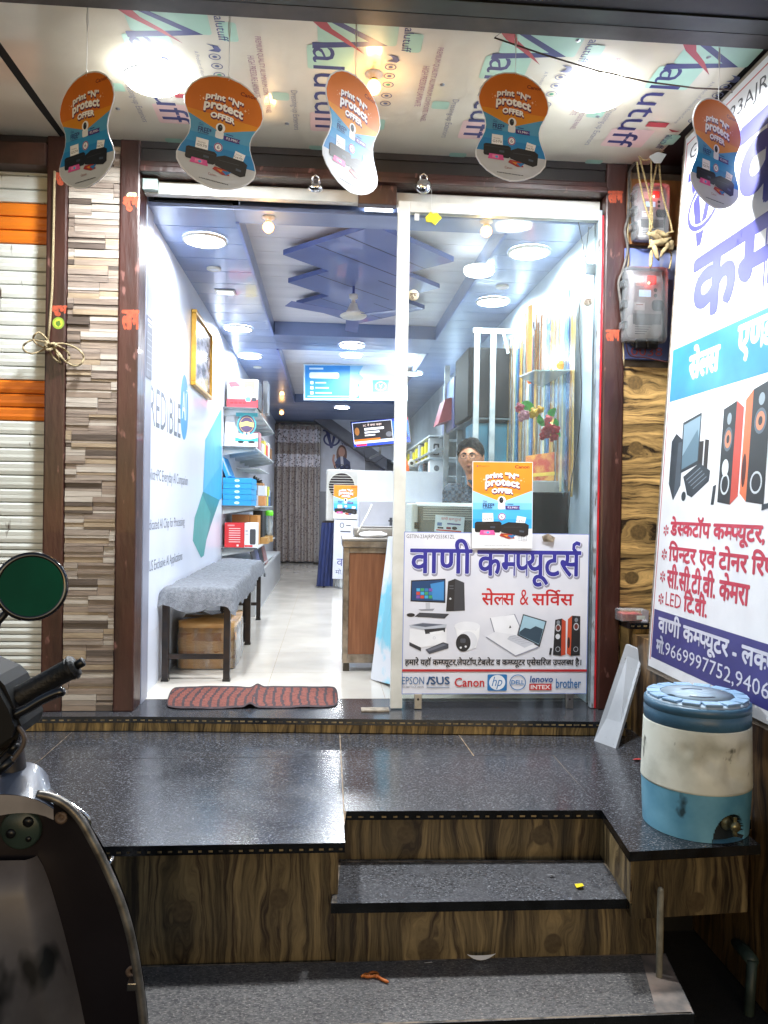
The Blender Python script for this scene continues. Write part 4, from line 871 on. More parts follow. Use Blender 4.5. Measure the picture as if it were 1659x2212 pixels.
SWL = thing('side_wall_right', 'dark driftwood tiled side wall below the big banner at the right', 'wall', (1.5, -.8, -.6)); SWL.name = 'low_side_wall'
M().box((1.425, -2.2, -.65), (1.6, -.1201, .38), logwood('log_side', 'Y', 'Z', [(-.8, .0, .05), (-1.1, -.3, .05)], freq=50, seed=12, tan='#8a6a43', gain=.75)).build('tile_cladding', SWL)
M().box((1.62, -2.2, -.65), (1.8, -.12, 2.7), pm('plaster_dark', '#4a4644', rough=.9)).build('plaster', SWL)
# red plastic box on the ledge
p = at(1340, 1342, Y=-.1); t = thing('plastic_box', 'clear plastic box of red packets on the granite ledge', 'box', p)
M().bbox((p.x, -.12, lz + .001), (p.x + .13, -.03, lz + .055), glass('clear_box', (.95, .9, .93), .15, .1), .004).build('lid', t); M().bbox((p.x + .006, -.114, lz + .003), (p.x + .1, -.036, lz + .038), pm('red_packets', '#b8484a', '#d8927a', scale=35, rough=.5), .004).build('contents', t)
M().box((p.x + .07, -.1215, lz + .012), (p.x + .11, -.1205, lz + .03), WHITEM).build('tag', t)
# meter boards
MB1 = thing('meter_board', 'blue painted wooden meter board with painted number 0038 right of the doorway', 'board', at(1390, 780, Y=-.03))
a, b = at(1349, 536, Y=-.03), at(1442, 778, Y=-.03)
m = M().box((a.x, -.03, b.z), (b.x + .12, -.0081, a.z), pm('board_blue', '#4f63a8', '#7f86a8', scale=5, rough=.55, speck=('#8f8f96', 8, .6, (1, 1, .6))))
A = Art(m, a, Vector((b.x, -.03, a.z)), Vector((a.x, -.03, b.z)), (0, 0, 100, 250), h0=.0006); A.n = Vector((0, -1, 0)); A.text('0038', 18, 222, 88, 242, '#b5524e')
m.build('board', MB1)
MB2 = thing('meter_board', 'brown wooden meter board hung above the blue one, behind ropes', 'board', at(1390, 530, Y=-.03))
a2, b2 = at(1354, 385, Y=-.028), at(1442, 531, Y=-.028)
M().bbox((a2.x, -.028, b2.z), (b2.x + .12, -.0082, a2.z), pm('board_brown', '#9a6a38', '#7a5028', scale=6, rough=.6, stretch=(3, 1, .5)), .003).build('board', MB2)
def meter(u0, v0, u1, v1, label, sc_, full):
    p, q_ = at(u0, v0, Y=-.1), at(u1, v1, Y=-.1); x0, x1, z1, z0 = p.x, q_.x, p.z, q_.z; W, H_ = x1 - x0, z1 - z0
    t = thing('electric_meter', label, 'electric meter', (x0, -.03, z0), 'electric meters')
    M().bbox((x0 + .01, -.07, z0 + .01), (x1 - .01, -.031, z1 - .01), pm('meter_grey', '#a9a9ad', '#8c8c90', scale=8, rough=.4), .012).build('body', t)
    m = M(); A = Art(m, (x0, -.07, z1), (x1, -.07, z1), (x0, -.07, z0), (0, 0, 100, 100), h0=.0008); A.n = Vector((0, -1, 0))
    A.rrect(30, 12, 48, 24, 2, '#d4c8c6'); A.rrect(56, 10, 78, 22, 2, '#c0453f'); A.rrect(38, 29, 66, 38, 1, glow('lcd', (.35, .62, .85), .5 if full else .3))
    A.ell(76, 29, 4, 2.6, '#1b1b1e', 14); A.ell(76, 36, 4, 2.6, '#1b1b1e', 14); A.rrect(68, 42, 96, 56, 6, '#1e1f22'); A.rect(28, 46, 52, 56, '#dcdce0'); A.rect(32, 48, 48, 49, '#8c5a5a')
    A.rrect(10, 62, 92, 92, 10, '#b8b8ba')
    A.rect(25, 60, 90, 74, '#6d7074')
    for i in range(5): A.rect(30, 74 + i * 3, 70 - i * 4, 75 + i * 3, '#5f6266')
    m.build('face', t)
    M().ball((x0 + W * .6, -.073, z1 - H_ * .2), .006, glow('led_red', (1, .06, .04), 25), 10, 8).build('led', t)
    l = bpy.data.lights.new('lamp_light', 'POINT'); l.energy = .05; l.color = (1, .1, .08); l.shadow_soft_size = .005; o = bpy.data.objects.new('lamp_light', l); sc.collection.objects.link(o); o.parent = t; o.location = (W * .6, -.06, H_ * .8)
    c = M().bbox((x0, -.115, z0), (x1, -.032, z1), glass('meter_cover', (.97, .96, .95), .12, .06), .03)
    for zz in (.18, .45, .72): c.bbox((x0 - .008, -.1, z0 + H_ * zz), (x0 + .016, -.05, z0 + H_ * zz + .035), glass('meter_cover', (.97, .96, .95), .12, .06), .004)
    c.build('cover', t)
    return t
meter(1351, 572, 1442, 742, 'electric meter in a clear case on the blue board, with a lit display', 1, True)
meter(1372, 392, 1446, 520, 'electric meter on the brown board behind the hanging ropes', 1, False)
m = M()
for k in (0, 1): m.bbox(at(1374 + 25 * k, 752, Y=-.08) - Vector((.0, 0, 0)), at(1391 + 25 * k, 736, Y=-.05), BLACKP, .003)
tag(m.build('cable_gland'), 'pair of black cable clamps below the lit meter', 'clamps')
cb = pm('cable_grey', '#5f5a55', '#3d3935', scale=30, rough=.7)
m = M(); m.tube([at(u, v, Y=-.05) for u, v in smooth([(1372, 352), (1360, 372), (1358, 420), (1356, 470), (1350, 500), (1356, 540), (1345, 585), (1336, 612), (1340, 650), (1344, 690), (1352, 720), (1366, 745), (1380, 752)])], .0065, cb, 7)
m.tube([at(u, v, Y=-.045) for u, v in smooth([(1362, 368), (1362, 430), (1356, 500), (1358, 560), (1352, 600), (1350, 660), (1346, 720), (1348, 790)])], .004, pm('cable_tan', '#8a7a5c', rough=.8), 6)
m.tube([at(u, v, Y=-.06) for u, v in smooth([(1352, 735), (1356, 760), (1366, 770), (1390, 772), (1420, 778), (1440, 782)])], .003, pm('cable_maroon', '#4a1d1c', rough=.6), 6)
tag(m.build('cable'), 'bundle of grey cables running down beside the electric meters', 'cable')
# ropes, knotted rag
m = M(); hemp = pm('hemp', '#bfa878', '#8f7a50', scale=150, rough=.95, bump=.8, bscale=300)
for L_ in ([(1376, 350), (1380, 380), (1390, 430), (1402, 470), (1410, 492)], [(1381, 338), (1392, 380), (1402, 420), (1408, 460)], [(1407, 335), (1407, 400), (1409, 470), (1406, 500)], [(1421, 333), (1418, 360), (1410, 400), (1406, 440), (1404, 480), (1402, 510)], [(1423, 340), (1428, 400), (1436, 440), (1448, 478), (1452, 500)], [(1380, 338), (1388, 345), (1400, 345), (1416, 333), (1440, 322), (1480, 290), (1530, 245)],
           [(1402, 498), (1404, 520), (1408, 535), (1425, 520), (1440, 505), (1456, 500)], [(1412, 535), (1430, 540), (1448, 545), (1450, 560), (1446, 580)]):
    m.tube([at(u, v, Y=-.16 - .004 * (i % 3)) for i, (u, v) in enumerate(smooth(L_))], .004, hemp, 6)
tag(m.build('rope'), 'thin hemp ropes looped down from a hook at the right end of the awning', 'rope')
m = M(); rag = pm('rag', '#a08d66', '#5d4d33', scale=22, rough=.9, bump=.7, bscale=60); r2 = random.Random(3)
for (u, v, l, an, k) in ((1418, 512, 50, 20, 1), (1425, 524, 60, -25, 1.3), (1440, 528, 40, 40, 1), (1415, 540, 55, 70, .9), (1436, 540, 40, -60, .8), (1406, 560, 45, 95, .7), (1428, 505, 40, 10, 1), (1450, 530, 26, 80, 1)):
    c = at(u, v, Y=-.19); d = Vector((math.cos(R_(an)), -.1, -math.sin(R_(an)))); s_ = l * .0019
    m.tube([c - d * s_ / 2, c - d * s_ / 4 + Vector((0, 0, .006)), c + d * s_ * .05, c + d * s_ / 4 - Vector((0, 0, .007)), c + d * s_ / 2], [.003, .012 * k, .014 * k, .011 * k, .003], rag, 8)
tag(m.build('knotted_rag'), 'bunch of knotted brown rags hanging in the ropes before the meters', 'rags')
tag(M().prism([at(1402, 338, Y=-.2), at(1420, 328, Y=-.2), at(1440, 333, Y=-.2), at(1428, 352, Y=-.2), at(1414, 352, Y=-.2)], (0, .004, 0), pm('paper_white', '#c9cbc8', rough=.6)).build('paper_scrap'), 'scrap of white paper caught on the hook above the ropes', 'paper')
# ---------------------------------------------------------------- leaning white board
b0, b1 = at(1283, 1600, Z=PZ), at(1330, 1617, Z=PZ); t0, t1 = at(1352, 1392, Y=-.175), at(1391, 1408, Y=-.19)
m = M(); tn = (b1 - b0).normalized(); dn = Vector((tn.y, -tn.x, 0)) * -.016
m.add([b0, b1, t1, t0, b0 + Vector((.016, .012, .0)), b1 + Vector((.016, .012, .0)), t1 + Vector((.016, .012, 0)), t0 + Vector((.016, .012, 0))], [(0, 1, 2, 3), (7, 6, 5, 4), (0, 4, 5, 1), (1, 5, 6, 2), (2, 6, 7, 3), (3, 7, 4, 0)], pm('white_slab', '#a2a6ac', '#8a8e93', scale=4, rough=.4, speck=('#77797a', 40, .68, (1, 1, 1))))
tag(m.build('leaning_slab'), 'white slab leaning against the tiled wall behind the water cooler', 'slab')

# ---------------------------------------------------------------- insulated water jug
jx, jy, jz = at(1500, 1790, Y=-1.16).x, -1.16, PZ + .001; J = thing('water_cooler', 'dented blue and white insulated water jug with a tap on the platform corner', 'water cooler', (jx, jy, jz))
wht = pm('jug_white', '#e0e2d6', '#a9ab9d', scale=7, rough=.42, lo=.45, hi=.75, detail=8, speck=('#5f6158', 22, .655, (1, 1, .5)), bump=.15, bscale=12); blu = pm('jug_blue', '#76b2cc', '#4f8cab', detail=8, scale=7, rough=.38, speck=('#2f4650', 13, .66, (1, 1, .7)), bump=.1, bscale=14); navy = pm('jug_navy', '#456c86', '#33546b', scale=5, rough=.36, bump=.1)
def dent(p):
    q = p.copy(); a = math.atan2(q.y - jy, q.x - jx)
    k = 0
    for (aa, zz, w_, h_, d_) in ((-1.75, .27, .22, .045, .018), (-1.35, .235, .18, .05, .02), (-1.05, .28, .12, .03, .013), (-1.2, .2, .2, .03, .013), (-2.2, .29, .1, .02, .005), (-1.55, .31, .16, .02, -.004)):
        da = (a - aa + math.pi) % (2 * math.pi) - math.pi; k += d_ * math.exp(-(da / w_) ** 2 - ((q.z - jz - zz) / h_) ** 2)
    r = Vector((q.x - jx, q.y - jy, 0)); return q - r.normalized() * k if r.length > 1e-4 else q
def shell(z0, z1, r0, r1, m, nz=18, fn=dent, n=64):
    mm = M(); mm.grid(lambda a, b: fn(Vector((jx + (r0 + (r1 - r0) * b) * math.cos(-a * 2 * math.pi), jy + (r0 + (r1 - r0) * b) * math.sin(-a * 2 * math.pi), jz + z0 + (z1 - z0) * b))), n, nz, m); return mm
def base_recess(p):
    a = math.atan2(p.y - jy, p.x - jx); da = (a + 1.33 + math.pi) % (2 * math.pi) - math.pi; zz = (p.z - jz)
    e_ = (da / .37) ** 2 + (zz / .092) ** 2; k_ = min(1, max(0, (1 - e_) / .12)); r = Vector((p.x - jx, p.y - jy, 0)); return p - r.normalized() * .027 * k_
bs = shell(0, .155, .163, .170, blu, 60, base_recess, 300)
rcm = bs.mat(pm('jug_recess', '#1c2a32', '#12191e', scale=9, rough=.6))
for i_, f_ in enumerate(bs.f):
    v_ = bs.v[f_[0]]; a_ = (math.atan2(v_[1] - jy, v_[0] - jx) + 1.33 + math.pi) % (2 * math.pi) - math.pi
    if (a_ / .37) ** 2 + ((v_[2] - jz) / .092) ** 2 < 1: bs.mi[i_] = rcm
bs_ = bs; bs.lathe([(.163, 0), (.0001, .001)], (jx, jy, jz), blu, n=40); bs.build('base', J)
md = shell(.156, .353, .1715, .166, wht, 40, dent, 96); md.lathe([(.165, .153), (.1718, .154), (.1719, .160)], (jx, jy, jz), wht, n=64); md.lathe([(.1661, .350), (.162, .358)], (jx, jy, jz), wht, n=64); md.build('body', J)
cl = M().lathe([(.161, .354), (.165, .358), (.1655, .395), (.1625, .399), (.1625, .402), (.1655, .404), (.165, .425), (.158, .430), (.140, .428)], (jx, jy, jz), navy, n=72); cl.build('collar', J)
ld = M().lathe([(.1575, .428), (.1575, .434), (.150, .4375), (.105, .4375), (.104, .441), (.112, .4445), (.0001, .4465)], (jx, jy, jz), pm('jug_lid', '#a9bac8', '#8499ab', scale=5, rough=.4, speck=('#2d3b47', 14, .62, (1, 1, 1))), n=72)
for i in range(14):
    a = 2 * math.pi * i / 14 + .1; T = Matrix.Translation((jx, jy, jz)) @ Matrix.Rotation(a, 4, 'Z'); ld.bbox((.112, -.027, .4372), (.1555, .027, .446), pm('jug_tab', '#88a6c2', '#6d8dac', scale=6, rough=.4), .003, T)
A = Art(ld, (jx - .1, jy + .1, jz + .4455), (jx + .1, jy + .1, jz + .4455), (jx - .1, jy - .1, jz + .4455), (-100, -100, 100, 100), h0=.0009); A.n = Vector((0, 0, 1))
A.line([(60 * math.cos(R_(a)), 60 * math.sin(R_(a)) + 4) for a in range(60, 150, 10)], 14, '#1d2a38'); A.line([(60 * math.cos(R_(a)), 60 * math.sin(R_(a)) + 4) for a in range(240, 320, 10)], 12, '#33485c')
ld.build('lid', J)
for o_ in [x for x in sc.objects if x.parent == J]: pass
ta = -1.33; tp = Vector((jx + .145 * math.cos(ta), jy + .145 * math.sin(ta), jz + .058)); td = Vector((math.cos(ta), math.sin(ta), 0)); br = pm('tap_brass', '#a8a27c', '#6c684e', scale=60, rough=.35, metal=.7)
tt = M().lathe([(.0001, -.004), (.023, -.003), (.024, .004), (.015, .007), (.012, .025), (.016, .028), (.016, .04), (.0001, .042)], tp, br, axis=td, n=20); tt.tube([tp + td * .03, tp + td * .034 - Vector((0, 0, .03))], [.009, .007], br, 10); tt.bbox(tp + td * .03 + Vector((-.004, -.004, .012)), tp + td * .034 + Vector((.006, .006, .03)), br, .002); tt.build('tap', J)
J.scale = (1, 1, .955)

# ---------------------------------------------------------------- doormat
mt = M(); ma, mb, mc, md_ = at(355, 1532, Z=.004), at(732, 1528, Z=.004), at(728, 1483, Z=.004), at(372, 1483, Z=.004)
red, drk = pm('mat_red', '#773f35', '#5c3028', scale=60, rough=.95, bump=1, bscale=160), pm('mat_dark', '#3d2f33', '#2a2024', scale=60, rough=.95, bump=1, bscale=160)
def mp_(a, b):
    e = .0; r_ = .12
    cy = 1 - ((2 * abs(b - .5)) ** 5); cx_ = 1 - ((2 * abs(a - .5)) ** 7)
    aa = .5 + (a - .5) * (1 - .035 * (2 * abs(b - .5)) ** 4); bb = .5 + (b - .5) * (1 - .16 * (2 * abs(a - .5)) ** 14)
    p = (ma * (1 - aa) + mb * aa) * (1 - bb) + (md_ * (1 - aa) + mc * aa) * bb
    fold = .018 * math.exp(-((a - .5 - .03 * (b - .5)) / .028) ** 2) + .0022 * math.sin(a * 17 + b * 3) + .0012 * math.sin(a * 31 + 2)
    return Vector((p.x, p.y + .006 * math.sin(a * 9) * (b - .3), .004 + max(0, fold + .002)))
na, nb_ = 128, 12
vs = [mp_(i / na, j / nb_) for i in range(na + 1) for j in range(nb_ + 1)]
def mat_f(i, j):
    a = (i + .5) / na; s_ = (a + .012 * math.sin(j * .4) - .03 * (j / nb_ - .5) * (1 if a < .5 else -.6)) * 19.5
    if j in (0, nb_ - 1) or i < 1 or i > na - 2: return drk
    return drk if (s_ % 1) < .32 else red
for i in range(na):
    for j in range(nb_):
        k = i * (nb_ + 1) + j; mt.add([vs[k], vs[k + nb_ + 1], vs[k + nb_ + 2], vs[k + 1]], [(0, 1, 2, 3)], mat_f(i, j))
mt.build('doormat', None, 'rumpled red doormat with dark stripes and a fold on the black doorsill', 'doormat', merge=True)

# ---------------------------------------------------------------- litter and pipes
def scrap(u, v, z, pts, col, label, name='paper_scrap', cat='scrap', h=.004, curl=.006):
    c = at(u, v, Z=z); m = M(); P3 = [c + Vector((x, y, h + curl * math.sin(i * 1.7) * .5 + curl * .5)) for i, (x, y) in enumerate(pts)]
    m.prism(P3, (0, 0, .0012), pm('scrap_' + col[1:], col, rough=.6)); tag(m.build(name), label, cat)
scrap(1250, 1918, -.24, [(-.012, -.014), (.014, -.010), (.016, .014), (-.008, .016)], '#d9c41a', 'small yellow wrapper on the upper step')
scrap(1190, 1895, -.24, [(-.012, 0), (0, -.006), (.012, .0), (.004, .008)], '#b9bcc2', 'tiny clear scrap near the yellow wrapper on the upper step')
scrap(1376, 1644, PZ, [(-.02, -.004), (.02, -.012), (.022, .01), (0, .016)], '#c0322e', 'small red scrap on the platform between the slab and the water jug')
scrap(925, 2085, -.44, [(-.012, 0), (.012, -.003), (.01, .006), (-.01, .005)], '#c5c7cb', 'tiny white crumb on the lower step left of the curled paper')
m = M(); c = at(1040, 2078, Z=-.435); m.grid(lambda a, b: c + Vector((-.045 + .09 * a, .004 * math.sin(a * 3), .003 + .022 * (2 * a - 1) ** 2 + .015 * b * math.sin(a * 3.14))), 12, 3, pm('paper_curl', '#d6dae4', rough=.5))
tag(m.build('paper_scrap'), 'curled strip of white paper at the back of the lower step', 'scrap')
m = M(); og = pm('orange_peel', '#c9752a', '#a8541c', scale=30, rough=.6)
for L_ in ([(782, 2106), (795, 2110), (812, 2108), (826, 2116), (840, 2122)], [(795, 2104), (806, 2100), (816, 2104), (812, 2112)], [(780, 2110), (790, 2104), (800, 2108)]):
    m.tube([at(u, v, Z=-.434) for u, v in smooth(L_, 3)], [.002] + [.0042] * (len(smooth(L_, 3)) - 2) + [.0015], og, 6)
tag(m.build('orange_thread'), 'twisted orange thread lying on the lower step', 'thread')
m = M(); a = at(1427, 1922, Y=-1.38); m.tube([(a.x, -1.38, -.6), (a.x, -1.38, a.z - .004), (a.x, -1.38, a.z + .004), (a.x, -1.38, a.z + .008)], [.0095, .0095, .008, .003], pm('pipe_grey', '#8d8a7c', '#6c695e', scale=20, rough=.6), 12)
tag(m.build('pipe'), 'thin upright grey pipe beside the right end of the lower step', 'pipe')
m = M(); a, b = at(1582, 2022, Y=-.95), at(1625, 2075, Y=-1.25); m.tube([a, a.lerp(b, .5), b], [.022, .022, .02], pm('pipe_green', '#3c4a42', '#2a332e', scale=20, rough=.5), 14); m.tube([b, b - Vector((0, -.02, .25))], .016, pm('pipe_green', '#3c4a42'), 10)
tag(m.build('pipe'), 'dim sloping drain pipe in the dark gap under the water cooler', 'pipe')
# ================================================================ scooter parked at the left, seen from its saddle
SY = -2.0
SCO = thing('scooter', 'dark scooter parked at the left edge with a chrome guard and round mirror', 'scooter', (-.72, SY, -.65))
cx = -.655
body = pm('scooter_black', '#191416', '#211c1f', scale=4, rough=.34, spec=.5, bump=.03); gry = pm('scooter_grey', '#7d7573', '#5a5452', scale=4, rough=.45, speck=('#191819', 8, .6, (1, 1, .5)))
out = [(0, 1701), (60, 1706), (110, 1722), (150, 1745), (185, 1778), (215, 1825), (245, 1885), (272, 1955), (292, 2030), (306, 2110), (316, 2190), (322, 2280), (320, 2380), (300, 2470)]
def edge(k): u, v = out[k]; p = at(u, v, Y=SY); return p
ws = [(at(u, v, Y=SY).x - cx, at(u, v, Y=SY).z) for u, v in out]
ls = M()
def shield(a, b, t=0):
    k = b * (len(ws) - 1); i = min(int(k), len(ws) - 2); f_ = k - i; hw = ws[i][0] * (1 - f_) + ws[i + 1][0] * f_; z = ws[i][1] * (1 - f_) + ws[i + 1][1] * f_
    s_ = a * 2 - 1; hw = max(hw, .02); return Vector((cx + s_ * hw, SY + .07 * (1 - abs(s_) ** 2.2) + t + .0 * z, z + .012 * (1 - s_ * s_) * (1 - b)))
ls.grid(lambda a, b: shield(a, b), 26, 40, body); ls.grid(lambda a, b: shield(a, b, .012 + .02 * math.sin(a * math.pi)), 26, 40, body)
ls.build('leg_shield', SCO)
ip = M()   # raised inner panel with a glove-box bulge
def inner(a, b):
    s_ = a * 2 - 1; z0 = at(20, 1880, Y=SY).z; z1 = -.28; z = z0 + (z1 - z0) * b; hw = .055 + .13 * min(1, b * 1.15) ** .8; e = min(1, (1 - abs(s_)) * 3.5) * min(1, b * 9 + .2)
    return Vector((cx + s_ * hw, SY + .065 - .055 * e ** .6 - .03 * math.sin(min(1, b) * 3) * (1 - s_ * s_), z))
ip.grid(inner, 24, 24, gry); ip.build('inner_panel', SCO)
p = at(20, 1818, Y=SY); ig = M().lathe([(.042, .0), (.042, -.012), (.038, -.016), (.0001, -.017)], (p.x, SY + .07, p.z), pm('lock_green', '#33433d', '#242f2b', scale=14, rough=.35), axis=(0, 1, 0), n=28)
ig.lathe([(.0001, -.0195), (.011, -.019), (.011, -.015)], (p.x + .017, SY + .07, p.z + .018), BLACKP, axis=(0, 1, 0), n=14); ig.lathe([(.0001, -.0195), (.010, -.019), (.010, -.015)], (p.x - .018, SY + .07, p.z - .006), BLACKP, axis=(0, 1, 0), n=14); ig.lathe([(.0001, -.019), (.006, -.0185), (.006, -.015)], (p.x + .018, SY + .07, p.z - .018), BLACKP, axis=(0, 1, 0), n=10)
ig.build('ignition_lock', SCO)
fa = M()   # pale front fairing seen over the shield
fa.grid(lambda a, b: Vector((cx + (a * 2 - 1) * (.12 - .06 * b), SY - .03 + .14 * b, at(20, 1725, Y=SY).z + .02 + .018 * math.sin(b * 1.5) - .03 * abs(a * 2 - 1) ** 3)), 16, 6, pm('fairing_blue', '#4e5564', '#2f3644', scale=3, rough=.35, coat=.2)); fa.grid(lambda a, b: Vector((cx + (a * 2 - 1) * .12, SY - .031 + .002 * b, at(20, 1725, Y=SY).z + .0195 - .03 * abs(a * 2 - 1) ** 3 - .045 * b * (1 - .5 * abs(a * 2 - 1)))), 16, 2, pm('fairing_pale', '#a39c98', '#6b6563', scale=5, rough=.4))
fa.build('front_fairing', SCO)
# chrome guard round the edge
gd = M(); path = [(80, 1716), (110, 1722), (142, 1738), (172, 1768), (198, 1812), (232, 1880), (262, 1952), (284, 2030), (298, 2110), (308, 2190), (316, 2290), (312, 2390)]
R3 = [at(u, v, Y=SY - .012) for u, v in smooth(path, 4)]; GC = pm('guard_chrome', '#9b9791', '#5e5a55', scale=20, rough=.4, metal=.75, bump=.1)
gd.tube(R3, .0088, GC, 12); gd.tube([Vector((2 * cx - q.x, q.y, q.z)) for q in R3], .0088, GC, 12)
for (u, v) in ((300, 2122),):
    p = at(u - 8, v, Y=SY); gd.bbox(p - Vector((.012, .02, .006)), p + Vector((.012, .004, .010)), STEEL, .002)
gd.tube([at(u, v, Y=SY + .02) for u, v in smooth([(115, 1718), (130, 1722), (160, 1742), (190, 1765), (193, 1785), (190, 1808)], 4)], .0038, CHROME, 8); gd.tube([at(232, 1872, Y=SY), at(244, 1852, Y=SY + .02)], .004, CHROME, 8)
gd.build('chrome_guard', SCO)
for (u, v) in ((136, 1762), (288, 2092)):
    p = at(u, v, Y=SY + .02); M().lathe([(.010, -.002), (.013, -.012), (.006, -.013), (.005, -.002), (.0001, -.002)], p, pm('screw', '#6e5c50', rough=.5), axis=(0, 1, 0), n=14).build('screw', SCO)
# headset, grip, lever, mirror
hd = M(); HY = SY - .02
hs = [(-60, 1440), (-8, 1462), (10, 1480), (32, 1530), (46, 1568), (40, 1590), (0, 1618), (-60, 1640)]
hd.prism([at(u, v, Y=HY) for u, v in hs], (0, .12, 0), pm('headset_grey', '#1c1c1d', '#141414', scale=5, rough=.6, spec=.2)); hd.prism([at(-60 if u < -50 else u - 6, v + (6 if v < 1500 else -4), Y=HY) for u, v in hs], (0, -.02, 0), pm('headset_grey', '#3b3b3b')); hd.build('headset', SCO)
ga, gb = at(28, 1512, Y=HY + .04), at(166, 1437, Y=HY + .05); gd_ = (gb - ga); L_ = gd_.length; rub = pm('grip_rubber', '#0a0a0b', '#111113', scale=40, rough=.55, bump=.3, bscale=120)
M().lathe([(.012, -.01), (.024, -.006), (.024, .002), (.019, .004), (.024, .008), (.024, .014), (.0225, .02), (.0215, L_ * .5), (.022, L_ * .86), (.024, L_ * .88), (.024, L_ * .9), (.021, L_ * .905), (.026, L_ * .93), (.026, L_ * .95), (.0215, L_ * .955), (.022, L_ * .985), (.0001, L_)], ga, rub, axis=gd_, n=28).build('grip', SCO)
M().lathe([(.0001, -.001), (.0095, 0), (.0095, .016), (.008, .018), (.0001, .018)], gb - gd_.normalized() * .002, BLACKP, axis=gd_, n=18).build('bar_end', SCO)
M().tube([at(u, v, Y=HY + .0) for u, v in smooth([(30, 1545), (60, 1530), (90, 1512), (120, 1498), (140, 1492)], 3)], [.011] * 3 + [.010] * 9 + [.006], pm('lever_black', '#131316', '#1c1c20', rough=.25, coat=.5), 12).build('brake_lever', SCO)
m = M(); m.tube([at(u, v, Y=HY) for u, v in smooth([(38, 1568), (52, 1590), (50, 1610), (36, 1632), (18, 1652), (-10, 1670)], 4)], .0045, pm('cable_brown', '#5c5048', rough=.4), 8); m.tube([at(u, v, Y=HY + .03) for u, v in smooth([(45, 1575), (30, 1605), (10, 1625), (-15, 1650)], 4)], .004, BLACKP, 8)
m.tube([at(36, 1606, Y=HY + .02), at(22, 1626, Y=HY + .02)], .008, BLACKP, 10); m.tube([at(26, 1640, Y=HY), at(-10, 1672, Y=HY)], .009, BLACKP, 10); m.build('brake_cable', SCO)
mc = at(68, 1267, Y=SY - .0); MR = .0695; n_ = (CAMLOC - mc).normalized()
MI = M().lathe([(MR * .97, -.001), (MR, .003), (MR + .0, -.006), (MR * .98, -.018), (MR * .8, -.028), (.0001, -.034)], mc, BLACKP, axis=n_, n=48).lathe([(MR * .85, .003), (MR * .90, .0065), (MR, .003), (MR * 1.0, -.002)], mc, pm('mirror_rim', '#1e1e22', rough=.15, coat=.8), axis=n_, n=48).build('mirror', SCO)
gm = M().lathe([(MR * .86, .0037), (.0001, .0038)], mc, pm('mirror_glass', '#0c5a44', '#094a38', rough=.6, metal=.0, spec=.1), axis=n_, n=48).build('mirror_glass', MI)
gm.location = (0, 0, 0)
M().tube([mc - n_ * .02 - Vector((.03, 0, .05)), at(14, 1322, Y=SY), at(-5, 1345, Y=SY), at(-25, 1420, Y=SY), at(-30, 1470, Y=SY)], [.006, .008, .007, .007, .008], BLACKP, 10).build('mirror_stem', SCO)
# the rest of the scooter, outside the picture: floor, saddle, wheels
M().bbox((cx - .17, SY - .42, -.39), (cx + .17, SY + .02, -.33), body, .02).build('footboard', SCO)
M().grid(lambda a, b: Vector((cx + .17 * math.cos(a * 2 * math.pi) * (1 if b < .5 else .9), SY - .75 + (.42 * math.sin(a * 2 * math.pi)), -.36 + .42 * b)), 28, 6, body).build('rear_body', SCO)
M().ball((cx, SY - .72, .08), (.17, .42, .06), pm('saddle', '#1a1a1c', rough=.6)).build('saddle', SCO)
for y in (SY + .28, SY - 1.0):
    w_ = M().lathe([(.14, -.045), (.2, -.045), (.225, -.02), (.225, .02), (.2, .045), (.14, .045)], (cx, y, -.43), pm('tyre', '#121212', rough=.8), axis=(1, 0, 0), n=36).build('wheel', SCO)
    r_ = M().lathe([(.145, -.04), (.05, -.02), (.0001, -.02), (.0001, .02), (.05, .02), (.145, .04)], (cx, y, -.43), STEEL, axis=(1, 0, 0), n=28).build('rim', w_); r_.location = (0, 0, 0)
M().grid(lambda a, b: Vector((cx + .06 * (b * 2 - 1), SY + .28 + .26 * math.cos(math.pi * (.05 + .8 * a)), -.43 + .26 * math.sin(math.pi * (.05 + .8 * a)) - .03 * (b * 2 - 1) ** 2)), 18, 6, body).build('mudguard', SCO)
M().tube([(cx, SY + .05, .5), (cx, SY + .12, .2), (cx, SY + .28, -.4)], .025, DKM, 12).build('fork', SCO)
# ================================================================ left wall: mural, calendar, picture
WX = -.8895
def wallpt(u, v): return at(u, v, X=WX)
MU = thing('wall_mural', 'white wall mural with blue circle, grey lines and teal ribbon on the left wall', 'mural', (WX, 1.5, .6))
m = M(); A = Art(m, (WX, .25, 2.3), (WX, 3.0, 2.3), (WX, .25, .3), (.25, 2.3, 3.0, .3), h0=.0004); 
_o = A.pt
def wp_(pts): return [(lambda p: (p.y, p.z))(wallpt(u, v)) for u, v in pts]
A.n = Vector((1, 0, 0))
m.add([A.pt(x, y) for x, y in ((.25, 2.3), (3.0, 2.3), (3.0, .3), (.25, .3))], [(0, 1, 2, 3)], pm('mural_white', '#d5dcea', '#ccd4e4', scale=2, rough=.28)); A.h += .0002
def wtext(s, y0, z1, y1, z0, col, **k):
    A.text(s, y0, z1, y1, z0, col, **k)
A.b = (.25, 2.3, 3.0, .3)
